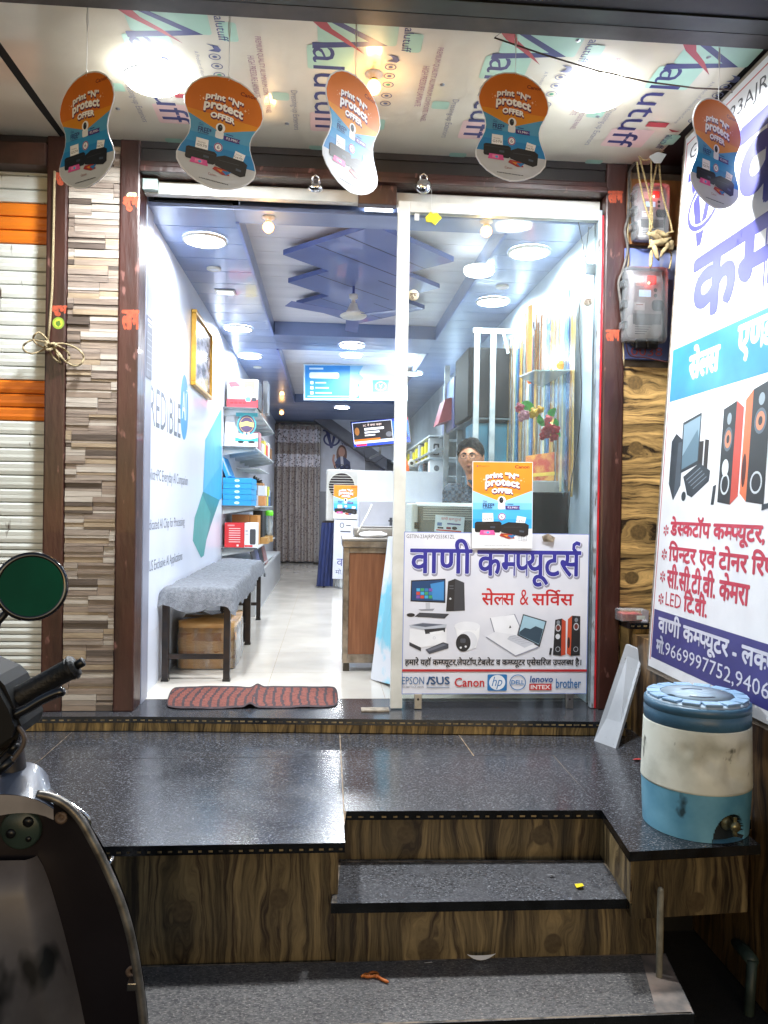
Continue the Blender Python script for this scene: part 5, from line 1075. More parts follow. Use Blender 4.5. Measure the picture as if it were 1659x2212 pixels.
# box y runs downwards from 2.3 to .3, so heights are given as z values through a flip
A2_ = Art(m, (WX, 0, 3.0), (WX, 1, 3.0), (WX, 0, 2.0), (0, 0, 1, 1), h0=.0008, step=.00004); A2_.n = Vector((1, 0, 0)); Z = lambda z: 3.0 - z
GR_ = '#5b6370'
A2_.text('REDIBLE', .30, Z(1.545), 1.10, Z(1.345), GR_)
p = wp_([(398, 880)])[0]; A2_.ell(p[0], Z(p[1]), .13, .20, '#2f8fc8', 32); A2_.text('AI', p[0] - .075, Z(1.64), p[0] + .06, Z(1.47), '#f0f4fa'); A2_.text('+', p[0] + .065, Z(1.68), p[0] + .1, Z(1.64), '#f0f4fa')
A2_.text('pilot+PC Everyday AI Companion', .30, Z(1.13), 1.36, Z(1.05), GR_)
A2_.text('dicated AI Chip for Processing', .32, Z(.872), 1.27, Z(.80), GR_)
A2_.text('US Exclusive AI Applications', .33, Z(.662), 1.21, Z(.59), GR_)
for pts, c in (([(478, 882), (443, 950), (438, 1065), (474, 1080), (479, 1075)], '#3f9cc8'), ([(443, 950), (478, 885), (479, 1000), (440, 1060)], '#56a9cf'), ([(438, 1062), (474, 1080), (455, 1135), (434, 1205), (416, 1168), (420, 1120)], '#2f7f86'), ([(437, 1068), (455, 1110), (440, 1200), (434, 1205), (416, 1168), (420, 1118)], '#4a9b9c')):
    q_ = wp_(pts); A2_.poly([(y, Z(z)) for y, z in q_], c)
m.build('printed_sheet', MU)
t = thing('calendar', 'grey printed price chart hanging on the jamb left of the doorway', 'calendar', at(320, 800, X=-.866))
y0, y1 = .115, .232; z1, z0 = at(318, 680, X=-.866).z, at(318, 815, X=-.866).z
m = M().box((-.867, y0, z0), (-.8655, y1, z1), pm('chart_grey', '#4a4e5c', '#5c6170', scale=10, rough=.5)); A = Art(m, (-.8655, y0, z1), (-.8655, y1, z1), (-.8655, y0, z0), (0, 0, 50, 100)); A.n = Vector((1, 0, 0))
A.rect(5, 4, 46, 9, '#aeb3c0'); A.rect(10, 12, 40, 15, '#9aa0b0')
for i in range(7): A.line([(4, 26 + i * 10), (47, 26 + i * 10)], .8, '#858b9b')
A.line([(27, 24), (27, 96)], .8, '#858b9b'); m.build('sheet', t)
def photo_frame():
    t = thing('framed_picture', 'gold framed picture of grey hills hung high on the left wall', 'picture', (-.885, 1.75, 1.95))
    a, b, z0, z1 = 1.4, 2.12, 1.715, 2.2
    f_ = M(); gd = pm('gold_frame', '#c79a2c', '#a87c1c', scale=9, rough=.35, metal=.3)
    for (y0, y1, q0, q1) in ((a, b, z0, z0 + .025), (a, b, z1 - .025, z1), (a, a + .025, z0 + .025, z1 - .025), (b - .025, b, z0 + .025, z1 - .025)): f_.bbox((-.888, y0, q0), (-.855, y1, q1), gd, .004)
    f_.build('frame', t)
    M().box((-.887, a + .02, z0 + .02), (-.872, b - .02, z1 - .02), pm('picture_hills', '#a9a6b2', '#3d3a44', scale=5, rough=.25, stretch=(1, 1.5, 4), lo=.42, hi=.58, detail=9)).build('print', t)
photo_frame()

# ================================================================ benches with fleece covers
fle = pm('fleece', '#80848b', '#6a6e75', scale=60, rough=1, bump=1.0, bscale=240, detail=8, spec=.1)
def bench(y0, y1, x0, x1, label):
    t = thing('bench', label, 'bench', ((x0 + x1) / 2, (y0 + y1) / 2, 0), 'benches along the left wall')
    for x in (x0 + .03, x1 - .03):
        for y in (y0 + .03, y1 - .03):
            lg = M().box((x - .017, y - .017, 0.008), (x + .017, y + .017, .43), DKM); lg.box((x - .02, y - .02, 0), (x + .02, y + .02, .012), BLACKP); lg.build('leg', t)
    for y in (y0 + .03, y1 - .03): M().box((x0 + .048, y - .012, .12), (x1 - .048, y + .012, .145), DKM).build('stretcher', t)
    M().box((x0 + .005, y0 + .005, .43), (x1 - .005, y1 - .005, .455), DKM).build('seat_frame', t)
    c = M(); seed = Vector((y0 * 3, 7, 1))
    def g(a, b):
        x = x0 - .015 + (x1 - x0 + .035) * a; y = y0 - .03 + (y1 - y0 + .05) * b
        ex = max(0, abs(a - .5) * 2 - .80) / .20; ey = max(0, abs(b - .5) * 2 - .93) / .07; drop = (ex ** 2 + ey ** 2); z = .505 + .012 * noise.noise(Vector((x * 5, y * 5, 0)) + seed) + .003 * noise.noise(Vector((x * 30, y * 30, 0)))
        z -= .11 * min(1.3, drop) * (1 + .5 * noise.noise(Vector((x * 6, y * 6, 3)))); return Vector((x + .006 * noise.noise(Vector((y * 20, z * 20, 0))), y + .008 * noise.noise(Vector((x * 20, z * 20, 5))), z))
    c.grid(g, 46, 90, fle); c.build('fleece_cover', t)
    return t
bench(.56, 1.72, -.885, -.50, 'near dark metal bench under a shaggy grey fleece cover by the doorway')
bench(1.78, 2.86, -.885, -.53, 'far dark metal bench under grey fleece, behind the near one')
# wrapped parcel under the bench
pc = thing('wrapped_parcel', 'brown carton parcel wrapped in tape and clear plastic under the near bench', 'parcel', (-.7, 1.1, 0))
m = M(); 
def pg(a, b):
    th = a * 2 * math.pi; c_, s_ = math.cos(th), math.sin(th); k = (abs(c_) ** 12 + abs(s_) ** 12) ** (-1 / 12); nz = .012 * noise.noise(Vector((c_ * 3, s_ * 3, b * 5))); tap = 1 - max(0, (b - .93) / .07)
    return Vector((-.69 + (.165 + nz * .5) * c_ * k * tap, 1.13 + (.25 + nz * .5) * s_ * k * tap, .005 + .27 * min(1, b / .93) + .01 * noise.noise(Vector((c_ * 2, s_ * 2, 1)))))
m.grid(pg, 40, 14, pm('carton_tape', '#d9b27a', '#c4955a', scale=4, rough=.25, stretch=(1, 1, 5), coat=.5, bump=.4, bscale=25)); m.build('carton', pc)
m = M()
for zz_ in (.06, .165): m.grid(lambda a, b: (lambda p: Vector((-.69 + (p.x + .69) * 1.006, 1.13 + (p.y - 1.13) * 1.006, zz_ + .045 * b)))(pg(a, .4)), 40, 1, pm('parcel_tape', '#b9854a', '#a87238', rough=.15, coat=.5))
m.build('tape', pc)
m = M(); m.grid(lambda a, b: (lambda p: Vector((-.685 + (p.x + .685) * 1.02, 1.13 + (p.y - 1.13) * 1.02, p.z)))(pg(a, b)), 40, 5, glass('cling_wrap', (.97, .95, .9), .22, .2)); m.build('plastic_wrap', pc)

# ================================================================ shelves along the left wall with stock
SHM = pm('shelf_white', '#c3cbd0', '#b3bcc2', scale=5, rough=.4); SHG = pm('shelf_dark_edge', '#4b5257', rough=.3)
SL = thing('wall_shelving', 'white bracketed shelves along the left wall stacked with boxes', 'shelves', (-.75, 3.9, .5))
for z in (1.775, 1.445, .945, .59):
    M().box((-.888, 2.95, z - .012), (-.615 if z > .7 else -.59, 5.2, z), SHM).box((-.888, 2.946, z - .014), (-.612 if z > .7 else -.587, 2.95, z + .001), SHG).build('shelf_board', SL)
    for k in range(6):
        y = 3.0 + k * .42; M().prism([(-.888, y, z - .013), (-.63, y, z - .013), (-.63, y, z - .03), (-.888, y, z - .075)], (0, .018, 0), SHM).build('bracket', SL)
for z in (1.62, 1.3):
    for k in range(3): M().box((-.888, 3.9 + k * .4, z), (-.66, 4.25 + k * .4, z + .01), SHM).build('shelf_board', SL)
M().box((-.888, 2.98, .0), (-.6, 6.4, .36), pm('cabinet_white', '#c6c9cc', rough=.35)).box((-.602, 3.0, .02), (-.597, 6.38, .34), pm('cabinet_grey', '#a5a8ad', rough=.3)).build('base_cabinet', SL)
M().box((-.888, 2.95, .39), (-.6, 5.2, .4), SHM).build('shelf_board', SL)
STOCK = 'stock boxes on the left shelves'
def carton(lo, hi, col, name, label, cat='box', front=None, group=STOCK, rz=0, side=None):
    """a cardboard box whose near (-Y) face and right (+X) face may carry print"""
    c = Vector(((lo[0] + hi[0]) / 2, (lo[1] + hi[1]) / 2, lo[2])); m = M(); m.bbox(lo, hi, pm('card_' + col[1:], col, rough=.5), .002)
    def face(fn, tl, tr, bl, n):
        A = Art(m, tl, tr, bl, (0, 0, 100, 100)); A.n = n; A.h = .0005; fn(A)
    if front: face(front, (lo[0], lo[1], hi[2]), (hi[0], lo[1], hi[2]), (lo[0], lo[1], lo[2]), Vector((0, -1, 0)))
    if side: face(side, (hi[0], lo[1], hi[2]), (hi[0], hi[1], hi[2]), (hi[0], lo[1], lo[2]), Vector((1, 0, 0)))
    o = m.build(name, None, label, cat, group); o.data.transform(Matrix.Translation(-c)); o.location = c; o.rotation_euler = (0, 0, R_(rz)); return o
def fr_printer(A):
    A.rect(2, 2, 98, 70, '#d9dcde'); A.rect(2, 70, 98, 98, '#c22d38'); A.poly([(2, 35), (60, 60), (60, 70), (2, 70)], '#7d8288'); A.poly([(10, 20), (60, 30), (70, 55), (30, 48)], '#aeb3b8'); A.poly([(5, 12), (30, 8), (45, 25), (12, 30)], '#c9404a'); A.rrect(55, 5, 88, 50, 5, '#e8cf58'); A.ell(70, 40, 14, 14, '#efe08a'); A.ring(85, 45, 9, 9, 1.5, '#5b6065', 16); A.rrect(60, 62, 76, 78, 4, '#48a5bd'); A.rrect(78, 64, 94, 78, 4, '#24272c')
    for i in range(4): A.rect(12 + i * 13, 80, 22 + i * 13, 86, '#7c1620')
carton((-.87, 3.0, 1.776), (-.60, 3.35, 2.02), '#2b2c30', 'printer_box', 'red and white printer box on the top shelf nearest the doorway', front=fr_printer)
carton((-.60, 3.45, 1.79), (-.56, 3.7, 2.08), '#6d7278', 'monitor_box', 'narrow dark box sticking out beside the top shelf printer box')
carton((-.88, 3.0, 1.446), (-.80, 3.3, 1.56), '#dfe3e8', 'white_box', 'plain white box at the wall end of the second shelf, lower'); carton((-.88, 3.02, 1.562), (-.80, 3.3, 1.66), '#dfe3e8', 'white_box', 'plain white box at the wall end of the second shelf, middle'); carton((-.88, 3.02, 1.662), (-.80, 3.3, 1.75), '#d6dade', 'white_box', 'plain white box at the wall end of the second shelf, upper')
# badge shaped stand-up
t = thing('display_stand', 'round badge shaped cardboard stand with teal base on the second shelf', 'stand', (-.69, 3.0, 1.446)); m = M(); A = Art(m, (-.79, 2.99, 1.74), (-.6, 2.99, 1.74), (-.79, 2.99, 1.446), (0, 0, 100, 150), h0=0); A.n = Vector((0, -1, 0))
A.rect(2, 3, 98, 20, '#2a8f98'); A.rrect(28, 80, 72, 140, 6, '#dfe3e6'); A.rect(0, 110, 100, 150, '#dfe4e8'); A.poly([(0, 110), (30, 118), (70, 118), (100, 110), (100, 128), (0, 128)], '#35b0bb'); A.ell(50, 55, 42, 46, '#35a0a4', 30); A.ell(50, 55, 37, 41, '#4a3a5c', 30); A.ring(50, 55, 30, 33, 1.5, '#d6b45a'); A.poly([(18, 48), (50, 40), (82, 48), (80, 66), (50, 58), (20, 66)], '#d8c46a'); A.rect(36, 88, 46, 112, '#b9c1c9'); A.rect(54, 88, 64, 112, '#b9c1c9'); A.ell(25, 130, 14, 6, '#1f2428'); A.ell(72, 130, 16, 6, '#1f2428')
m.box((-.79, 2.992, 1.446), (-.6, 2.998, 1.56), pm('card_dfe', '#dfe3e6')); m.ball((-.695, 2.995, 1.635), (.075, .003, .088), pm('card_dfe', '#dfe3e6')); m.build('board', t)
for i, (x, y, w_, h_, c, l) in enumerate(((-.70, 3.35, .08, .16, '#b3838a', 'mauve box behind the badge stand on the second shelf'), (-.68, 3.6, .07, .08, '#d4d7da', 'small white camera box on the second shelf'), (-.70, 3.9, .08, .13, '#d9c95e', 'yellow box halfway along the second shelf'), (-.69, 4.15, .07, .11, '#c7453f', 'red box halfway along the second shelf'), (-.7, 4.4, .08, .15, '#e3e4e6', 'white box far along the second shelf'), (-.7, 4.75, .08, .12, '#8c6a48', 'brown box at the far end of the second shelf'))):
    carton((x, y, 1.446), (x + w_, y + .2, 1.446 + h_), c, 'stock_box', l)
def fr_blue(A): A.ell(50, 50, 9, 26, '#cfe8f6', 16); A.text('hp', 47, 36, 53, 64, '#1f8fd0')
for i in range(5):
    carton((-.885 + .003 * (i % 2), 2.96, .946 + i * .047), (-.645 + .004 * (i % 2), 3.42, .946 + i * .047 + .045), '#1d93cf', 'laptop_box', 'blue laptop box, %s of the stack of five on the third shelf' % ['lowest', 'second from bottom', 'middle', 'second from top', 'topmost'][i], front=fr_blue)
o = carton((-.86, 2.97, 1.185), (-.82, 3.3, 1.36), '#1d93cf', 'laptop_box', 'blue laptop box leaning upright on top of the blue stack', front=lambda A: A.rect(70, 5, 96, 95, '#9fb2be')); o.rotation_euler = (0, R_(-22), 0)
for i, (x, y, z, w_, h_, c, l) in enumerate(((-.635, 3.5, .946, .06, .09, '#c98a52', 'orange and white box beside the blue stack, lower'), (-.64, 3.5, 1.04, .07, .09, '#d8dbe0', 'white box beside the blue stack, upper'), (-.70, 3.8, .946, .08, .10, '#e6e6e8', 'white packet in the middle of the third shelf'), (-.70, 4.0, .946, .09, .2, '#7f8489', 'grey upright box in the middle of the third shelf'), (-.70, 4.2, .946, .09, .10, '#d6cf3c', 'yellow bag, lower of two on the third shelf'), (-.69, 4.2, 1.05, .09, .09, '#c9d13a', 'yellow green bag on top of the other on the third shelf'), (-.70, 4.45, .946, .09, .09, '#3d6aa8', 'blue packet toward the far end of the third shelf'), (-.70, 4.45, 1.04, .09, .07, '#9fb9d8', 'pale blue packet on the blue one on the third shelf'), (-.70, 4.75, .946, .09, .15, '#4e5258', 'dark packet at the far end of the third shelf'), (-.70, 3.7, 1.13, .09, .03, '#a87c4c', 'flat brown box under the black gadget on the third shelf'))):
    carton((x, y, z), (x + w_, y + .18, z + h_), c, 'stock_box', l)
g = M(); g.ball((-.66, 3.75, 1.185), (.04, .05, .02), BLACKP).ball((-.69, 3.75, 1.21), (.02, .03, .02), BLACKP); g.tube([(-.70, 3.74, 1.17), (-.66, 3.74, 1.165), (-.62, 3.76, 1.165)], .008, BLACKP); tag(g.build('camera'), 'small black camera on the flat brown box, third shelf', 'camera', STOCK)
def fr_red(A):
    A.rect(2, 2, 98, 98, '#c5252f')
    for i in range(7): A.rect(22, 22 + i * 9, 80, 25 + i * 9, '#e8c6c8')
    A.rect(15, 8, 50, 14, '#e08a90'); A.rect(62, 88, 72, 96, '#f0dada')
carton((-.865, 2.97, .591), (-.70, 3.2, .80), '#b9202a', 'toner_box', 'bright red printed box at the front of the fourth shelf', front=fr_red)
carton((-.6995, 2.98, .591), (-.60, 3.2, .80), '#dde0e6', 'toner_box', 'white box with a black printed device beside the red box', front=lambda A: (A.rrect(45, 25, 95, 88, 8, '#3a3d44'), A.rect(8, 30, 30, 36, '#9aa0aa'), A.rect(8, 44, 34, 48, '#9aa0aa'), A.rect(2, 90, 70, 98, '#c5252f')))
carton((-.84, 3.25, .591), (-.69, 3.5, .865), '#a8743e', 'cardboard_box', 'plain brown cardboard box behind the red box'); carton((-.685, 3.3, .591), (-.62, 3.6, .86), '#b8813f', 'cardboard_box', 'second brown cardboard box, narrower, behind the white box')
carton((-.70, 3.7, .591), (-.61, 4.1, .90), '#1c2024', 'black_box', 'tall black box on the fourth shelf'); carton((-.62, 3.62, .591), (-.55, 3.85, .65), '#b08a52', 'cardboard_box', 'low open cardboard box at the shelf edge by the black box')
t = thing('jar', 'clear jar with a bright green lid on the fourth shelf', 'jar', (-.58, 4.1, .591)); M().lathe([(.0001, 0), (.035, .002), (.04, .1), (.037, .2)], (-.58, 4.1, .65), glass('jar_glass', (.85, .92, .92), .5), n=20).build('glass_body', t); M().lathe([(.042, .2), (.044, .23), (.038, .25), (.0001, .252)], (-.58, 4.1, .65), pm('lid_green', '#5fc52a', rough=.4), n=20).build('lid', t); M().bbox((-.62, 4.05, .591), (-.54, 4.16, .65), pm('card_b08', '#b08a52')).build('base_tray', t)
# laptops and keyboards leaning low beneath the shelves
for i, (y, c, l) in enumerate(((2.98, '#3a3d44', 'dark laptop leaning under the lowest shelf, nearest'), (3.25, '#586086', 'blue grey laptop leaning under the lowest shelf'), (3.6, '#2b2d33', 'black laptop leaning farther under the lowest shelf'), (4.0, '#8d6a6c', 'mauve folder leaning under the lowest shelf'))):
    m = M().bbox((-.62, y, .37), (-.605, y + .3, .56), pm('lap_' + c[1:], c, rough=.35), .003); o = tag(m.build('laptop'), l, 'laptop', 'old laptops under the left shelves'); o.data.transform(Matrix.Translation((.61, 0, -.37))); o.location = (-.60 , 0, .37); o.rotation_euler = (0, R_(-14), 0)
m = M(); 
for k in range(9): m.tube([(-.85 + .03 * k, 3.0 + .02 * (k % 3), .41), (-.82 + .028 * k, 3.0, .46 + .02 * (k % 2)), (-.78 + .02 * k, 3.05, .44), (-.80 + .03 * k, 3.05, .41)], .006, [BLACKP, pm('cable_beige', '#8d8878')][k % 2], 6)
tag(m.build('cable_heap'), 'tangled heap of black and beige cables on the lowest shelf', 'cables')

# ================================================================ far end: curtain, wall poster, tv, signboard, fan
CU = thing('curtain', 'long brown patterned curtain with two sheer bands hanging at the back of the shop', 'curtain', (-.55, 9.2, 0))
def cg(a, b):
    x = -1.0 + .86 * a; f_ = math.sin(a * 52 + .8 * math.sin(b * 3)); return Vector((x, 9.22 + .055 * f_ + .02 * math.sin(a * 19), .03 + 2.27 * b))
cm = bpy.data.materials.new('curtain_cloth'); cm.use_nodes = True; nt = cm.node_tree; bs_ = nt.nodes['Principled BSDF']; L_ = nt.links.new
tc = N(nt, 'TexCoord'); mp2 = N(nt, 'Mapping'); mp2.inputs['Scale'].default_value = (40, 0, 30); L_(tc.outputs['Object'], mp2.inputs[0]); vo = N(nt, 'TexVoronoi'); vo.inputs['Scale'].default_value = 1; vo.inputs['Randomness'].default_value = .8; L_(mp2.outputs[0], vo.inputs[0])
spz = N(nt, 'SeparateXYZ'); L_(tc.outputs['Object'], spz.inputs[0])
r_ = N(nt, 'ValToRGB'); L_(vo.outputs['Distance'], r_.inputs[0]); r_.color_ramp.elements[0].position = .34; r_.color_ramp.elements[0].color = (*hx('#85797a'), 1); r_.color_ramp.elements[1].position = .42; r_.color_ramp.elements[1].color = (*hx('#b5adaa'), 1)
r2_ = N(nt, 'ValToRGB'); L_(vo.outputs['Distance'], r2_.inputs[0]); r2_.color_ramp.elements[0].position = .34; r2_.color_ramp.elements[0].color = (*hx('#7a7478'), 1); r2_.color_ramp.elements[1].position = .42; r2_.color_ramp.elements[1].color = (*hx('#eceaf2'), 1)
def band(z0, z1):
    a = N(nt, 'Math', operation='GREATER_THAN'); L_(spz.outputs[2], a.inputs[0]); a.inputs[1].default_value = z0; b = N(nt, 'Math', operation='LESS_THAN'); L_(spz.outputs[2], b.inputs[0]); b.inputs[1].default_value = z1
    c = N(nt, 'Math', operation='MULTIPLY'); L_(a.outputs[0], c.inputs[0]); L_(b.outputs[0], c.inputs[1]); return c.outputs[0]
ad = N(nt, 'Math', operation='ADD'); L_(band(2.0, 2.22), ad.inputs[0]); L_(band(1.6, 1.81), ad.inputs[1])
mx = N(nt, 'MixRGB'); L_(ad.outputs[0], mx.inputs[0]); L_(r_.outputs[0], mx.inputs[1]); L_(r2_.outputs[0], mx.inputs[2]); L_(mx.outputs[0], bs_.inputs['Base Color']); bs_.inputs['Roughness'].default_value = .8
M().grid(cg, 150, 12, cm).build('cloth', CU)
M().tube([(-1.0, 9.22, 2.29), (.32, 9.22, 2.29)], .013, STEEL, 10).build('rod', CU)
m = M(); A = Art(m, (-.13, 9.395, 2.32), (.62, 9.395, 2.32), (-.13, 9.395, 1.2), (0, 0, 100, 150), h0=.001); A.n = Vector((0, -1, 0))
A.rect(0, 0, 100, 150, '#ccd2e2'); PU2 = '#34427e'
A.poly([(4, 10), (22, 10), (22, 14), (19, 14), (24, 40), (29, 14), (26, 14), (26, 10), (38, 10), (38, 14), (36, 15), (26, 52), (21, 52), (10, 15), (4, 14)], PU2); A.ring(24, 32, 17, 14, 4, PU2); A.text('9669997752', 46, 22, 96, 32, PU2); A.text('9406787838', 46, 36, 96, 46, PU2)
A.ell(47, 66, 12, 22, '#6d4a44', 20); A.ell(47, 60, 7.5, 11, '#c8988a', 18); A.poly([(40, 72), (54, 72), (66, 82), (70, 118), (30, 118), (32, 84)], '#3d4a76'); A.poly([(44, 70), (50, 70), (52, 90), (46, 92)], '#d8dbe8'); A.line([(34, 100), (28, 78), (30, 66)], 5, '#c8988a'); A.poly([(16, 98), (44, 96), (46, 124), (18, 124)], '#dbe1ee'); A.rrect(22, 106, 32, 116, 1, '#3c5f9e')
tag(m.build('wall_poster'), 'pale poster of a woman at a laptop on the back wall beside the curtain', 'poster')
m = M(); m.prism([(-.25, 8.9, 2.36), (.05, 8.9, 2.36), (.95, 8.9, 1.75), (.95, 8.9, 1.55)], (0, .45, 0), pm('stair_dark', '#666a75', rough=.5)); m.prism([(.05, 8.89, 2.36), (1.28, 8.89, 2.36), (1.28, 8.89, 1.6), (.95, 8.89, 1.75)], (0, .5, 0), pm('stair_pale', '#b9bfca', rough=.5)); m.build('stair_soffit', B)
def swap(name, label, pos):
    m = M(); m.bbox((pos[0] - .02, pos[1], pos[2]), (pos[0] + .02, pos[1] + .1, pos[2] + .03), BLACKP, .004); return tag(m.build(name), label, 'sandal')
for i in range(2): m = M().bbox((-.22 + i * .13, 9.0, .001), (-.12 + i * .13, 9.12, .03), BLACKP, .008); tag(m.build('sandal'), ['left', 'right'][i] + ' black sandal of the pair lying before the curtain', 'sandal', 'pair of sandals')
# television on a wall arm
TV = thing('television', 'wall mounted television showing a news reader in blue studio light', 'television', (.53, 5.5, 1.65))
tl, tr, bl = at(757, 911, Y=5.5), at(882, 899, Y=5.45), at(763, 970, Y=5.45); dx = tr - tl; dz = bl - tl
m = M(); m.prism([tl, tr, tr + dz, bl], (0, .05, 0), BLACKP); m.build('casing', TV)
m = M(); A = Art(m, tl, tr, bl, (0, 0, 125, 62), h0=.004)
E_ = .9
def e(c, k=1): return ink(c, emit=E_ * k)
A.rect(2, 2, 123, 58, e('#0a2a8c')); A.rect(3, 4, 88, 48, e('#c8d4e8')); A.rect(4, 5, 87, 46, e('#1c1a1e')); A.text('SC ने क्या कहा', 26, 8, 66, 15, e('#e9d3cc'), dev=True); A.rect(28, 18, 70, 23, e('#e8eaf0')); A.rect(28, 26, 60, 30, e('#d8dae4')); A.rect(28, 33, 50, 36, e('#d8dae4')); A.ell(12, 24, 5, 9, e('#8a5a2c')); A.ell(80, 36, 7, 6, e('#55585f'))
A.rect(4, 42, 60, 47, e('#d06a1c')); A.rect(4, 48, 88, 52, e('#e4e8f2')); A.rect(4, 52, 122, 58, e('#1a3fc8')); A.rect(8, 53, 30, 57, e('#d8202c')); A.rect(96, 2, 123, 8, e('#c02050'))
A.rect(89, 8, 123, 46, e('#1f5fd0')); A.poly([(92, 28), (100, 24), (110, 24), (118, 30), (120, 46), (90, 46)], e('#10152c')); A.ell(105, 18, 6, 8, e('#b98468')); A.ell(105, 12, 6, 4, e('#0c0c10')); A.poly([(102, 26), (108, 26), (107, 40), (104, 40)], e('#cdd6ea')); A.rect(92, 42, 112, 50, e('#dfe6f4'))
m.build('screen', TV)
m = M(); m.tube([(.62, 5.55, 1.75), (.62, 5.7, 1.6), (.55, 6.6, 1.6)], .015, STEEL, 8); m.tube([(.42, 5.55, 1.62), (.44, 5.56, 1.5), (.56, 5.56, 1.48), (.66, 5.56, 1.55)], .004, BLACKP, 6); m.build('bracket', TV)
# hung signboard
SG = thing('hanging_signboard', 'pale blue printed signboard hung across the far recess', 'signboard', (.2, 4.6, 2.08))
a, b, c = at(656, 786, Y=4.6), at(880, 788, Y=4.6), at(656, 864, Y=4.6)
m = M(); m.prism([a, b, b + (c - a), c], (0, .02, 0), pm('sign_pale', '#c6dce8', rough=.35)); A = Art(m, a, b, c, (0, 0, 224, 78), h0=.001); A.n = Vector((0, -1, 0))
A.rect(3, 3, 120, 74, '#2c86cf'); A.poly([(100, 3), (128, 3), (118, 20), (130, 30), (116, 45), (126, 60), (112, 74), (98, 74)], '#7db9e0'); A.text('sample', 10, 6, 40, 14, '#d8ecf8') if 0 else A.rect(12, 8, 42, 12, '#cfe6f5'); A.rrect(12, 18, 76, 31, 4, '#dcecf7')
for i in range(3): A.rrect(14, 37 + i * 11, 21, 44 + i * 11, 1.5, '#dcecf7'); A.rect(25, 39 + i * 11, 48 + i * 6, 42 + i * 11, '#bcdcf0')
A.rect(8, 69, 110, 71, '#bcdcf0'); A.rect(148, 34, 184, 60, '#58b2dd'); A.ring(166, 47, 11, 9, 2, '#e4f2fa'); A.text('V', 162, 42, 170, 52, '#e4f2fa'); m.build('panel', SG)
M().tube([a + Vector((.1, .01, 0)), a + Vector((.1, .01, .12))], .003, STEEL, 5).tube([b + Vector((-.1, .01, 0)), b + Vector((-.1, .01, .12))], .003, STEEL, 5).build('hanger', SG)
# ceiling fan
FN = thing('ceiling_fan', 'white ceiling fan hung below the blue diamond panels', 'fan', (.165, 1.5, 2.15)); fx, fy = at(763, 680, Y=1.5).x, 1.5; fz = at(763, 684, Y=1.5).z
M().tube([(fx, fy, fz + .06), (fx, fy, 2.41)], .008, pm('rod_blue', '#45518c', rough=.4), 10).build('rod', FN)
M().lathe([(.012, .15), (.03, .145), (.028, .12), (.012, .115), (.014, .09), (.024, .085), (.036, .05), (.05, .032), (.086, .018), (.09, .004), (.075, -.008), (.06, -.012), (.0001, -.02)], (fx, fy, fz), WHITEM, n=36, mats=None).build('motor', FN)
for k in range(3):
    an = R_(90 + 120 * k); T = Matrix.Translation((fx, fy, fz + .008)) @ Matrix.Rotation(an, 4, 'Z') @ Matrix.Rotation(R_(8), 4, 'X')
    M().bbox((.08, -.045, -.001), (.48, .045, .002), pm('blade_blue', '#56649c', '#4a588e', rough=.35), .001, T).build('blade', FN)

# ================================================================ right side and behind the counter
def cloth(fn, m, nu, nv): return M().grid(fn, nu, nv, m)
PN = thing('white_partition', 'plain white partition panel standing behind the counter', 'partition', (.63, 3.2, 0))
a, b = at(773, 1016, Y=3.2), at(957, 1018, Y=3.2)
M().bbox((a.x, 3.2, .0), (b.x, 3.22, a.z), pm('panel_white', '#cfd3dd', '#c6cad6', rough=.35), .002).build('panel', PN)
m = M(); m.bbox((a.x + .02, 3.1, .0), (b.x, 3.196, 1.0), pm('panel_grey', '#b9bcc8', rough=.35), .002); A = Art(m, (a.x, 3.099, 1.0), (b.x, 3.099, 1.0), (a.x, 3.099, 0), (0, 0, 76, 100)); A.n = Vector((0, -1, 0)); A.rect(28, 14, 30.5, 21, '#3a3c44'); A.rect(27, 16, 31.5, 17.5, '#3a3c44'); m.build('lower_front', PN)
# air cooler, its poster, skirted table, standing banner
AC = thing('air_cooler', 'white air cooler with a round grille at the far right of the aisle', 'air cooler', (.17, 5.5, .75))
x0, x1, z1 = at(705, 1015, Y=5.4).x, at(778, 1015, Y=5.4).x, at(740, 1014, Y=5.4).z
M().bbox((x0, 5.4, .78), (x1, 5.85, z1), pm('cooler_white', '#c3c4c2', '#b2b3b1', rough=.4), .02).build('body', AC)
gx, gz = at(738, 1050, Y=5.39).x, at(738, 1050, Y=5.39).z
m = M().lathe([(.0001, 0), (.15, 0)], (gx, 5.397, gz), pm('grille_dark', '#23191c', rough=.6), axis=(0, -1, 0), n=32)
for k in range(9): h_ = -.12 + k * .03; w_ = math.sqrt(.15 ** 2 - h_ ** 2); m.tube([(gx - w_, 5.39, gz + h_), (gx + w_, 5.39, gz + h_)], .004, WHITEM, 6)
m.lathe([(.15, 0), (.158, .006), (.16, 0)], (gx, 5.397, gz), WHITEM, axis=(0, -1, 0), n=32); m.build('grille', AC)
t = thing('spectacles', 'pair of dark spectacles lying on top of the air cooler', 'spectacles', (gx, 5.45, z1)); m = M()
for k in range(3): m.lathe([(.022, 0), (.03, .004), (.022, .008)], (gx - .06 + .06 * k, 5.42, z1 + .03), BLACKP, axis=(0, -1, 0), n=14)
m.build('frame', t)
m = M(); tl, tr, bl = at(721, 1047, Y=5.33), at(775, 1048, Y=5.33), at(720, 1120, Y=5.33); m.prism([tl, tr, tr + (bl - tl), bl], (0, .004, 0), pm('poster_card', '#e6e8ec', rough=.35)); A = Art(m, tl, tr, bl, (0, 0, 500, 725), step=.00015); A.n = Vector((0, -1, 0)); canon_bg(A, 4); canon_print(A, low=False)
tag(m.build('offer_poster'), 'small copy of the orange and blue offer poster taped on the air cooler', 'poster')
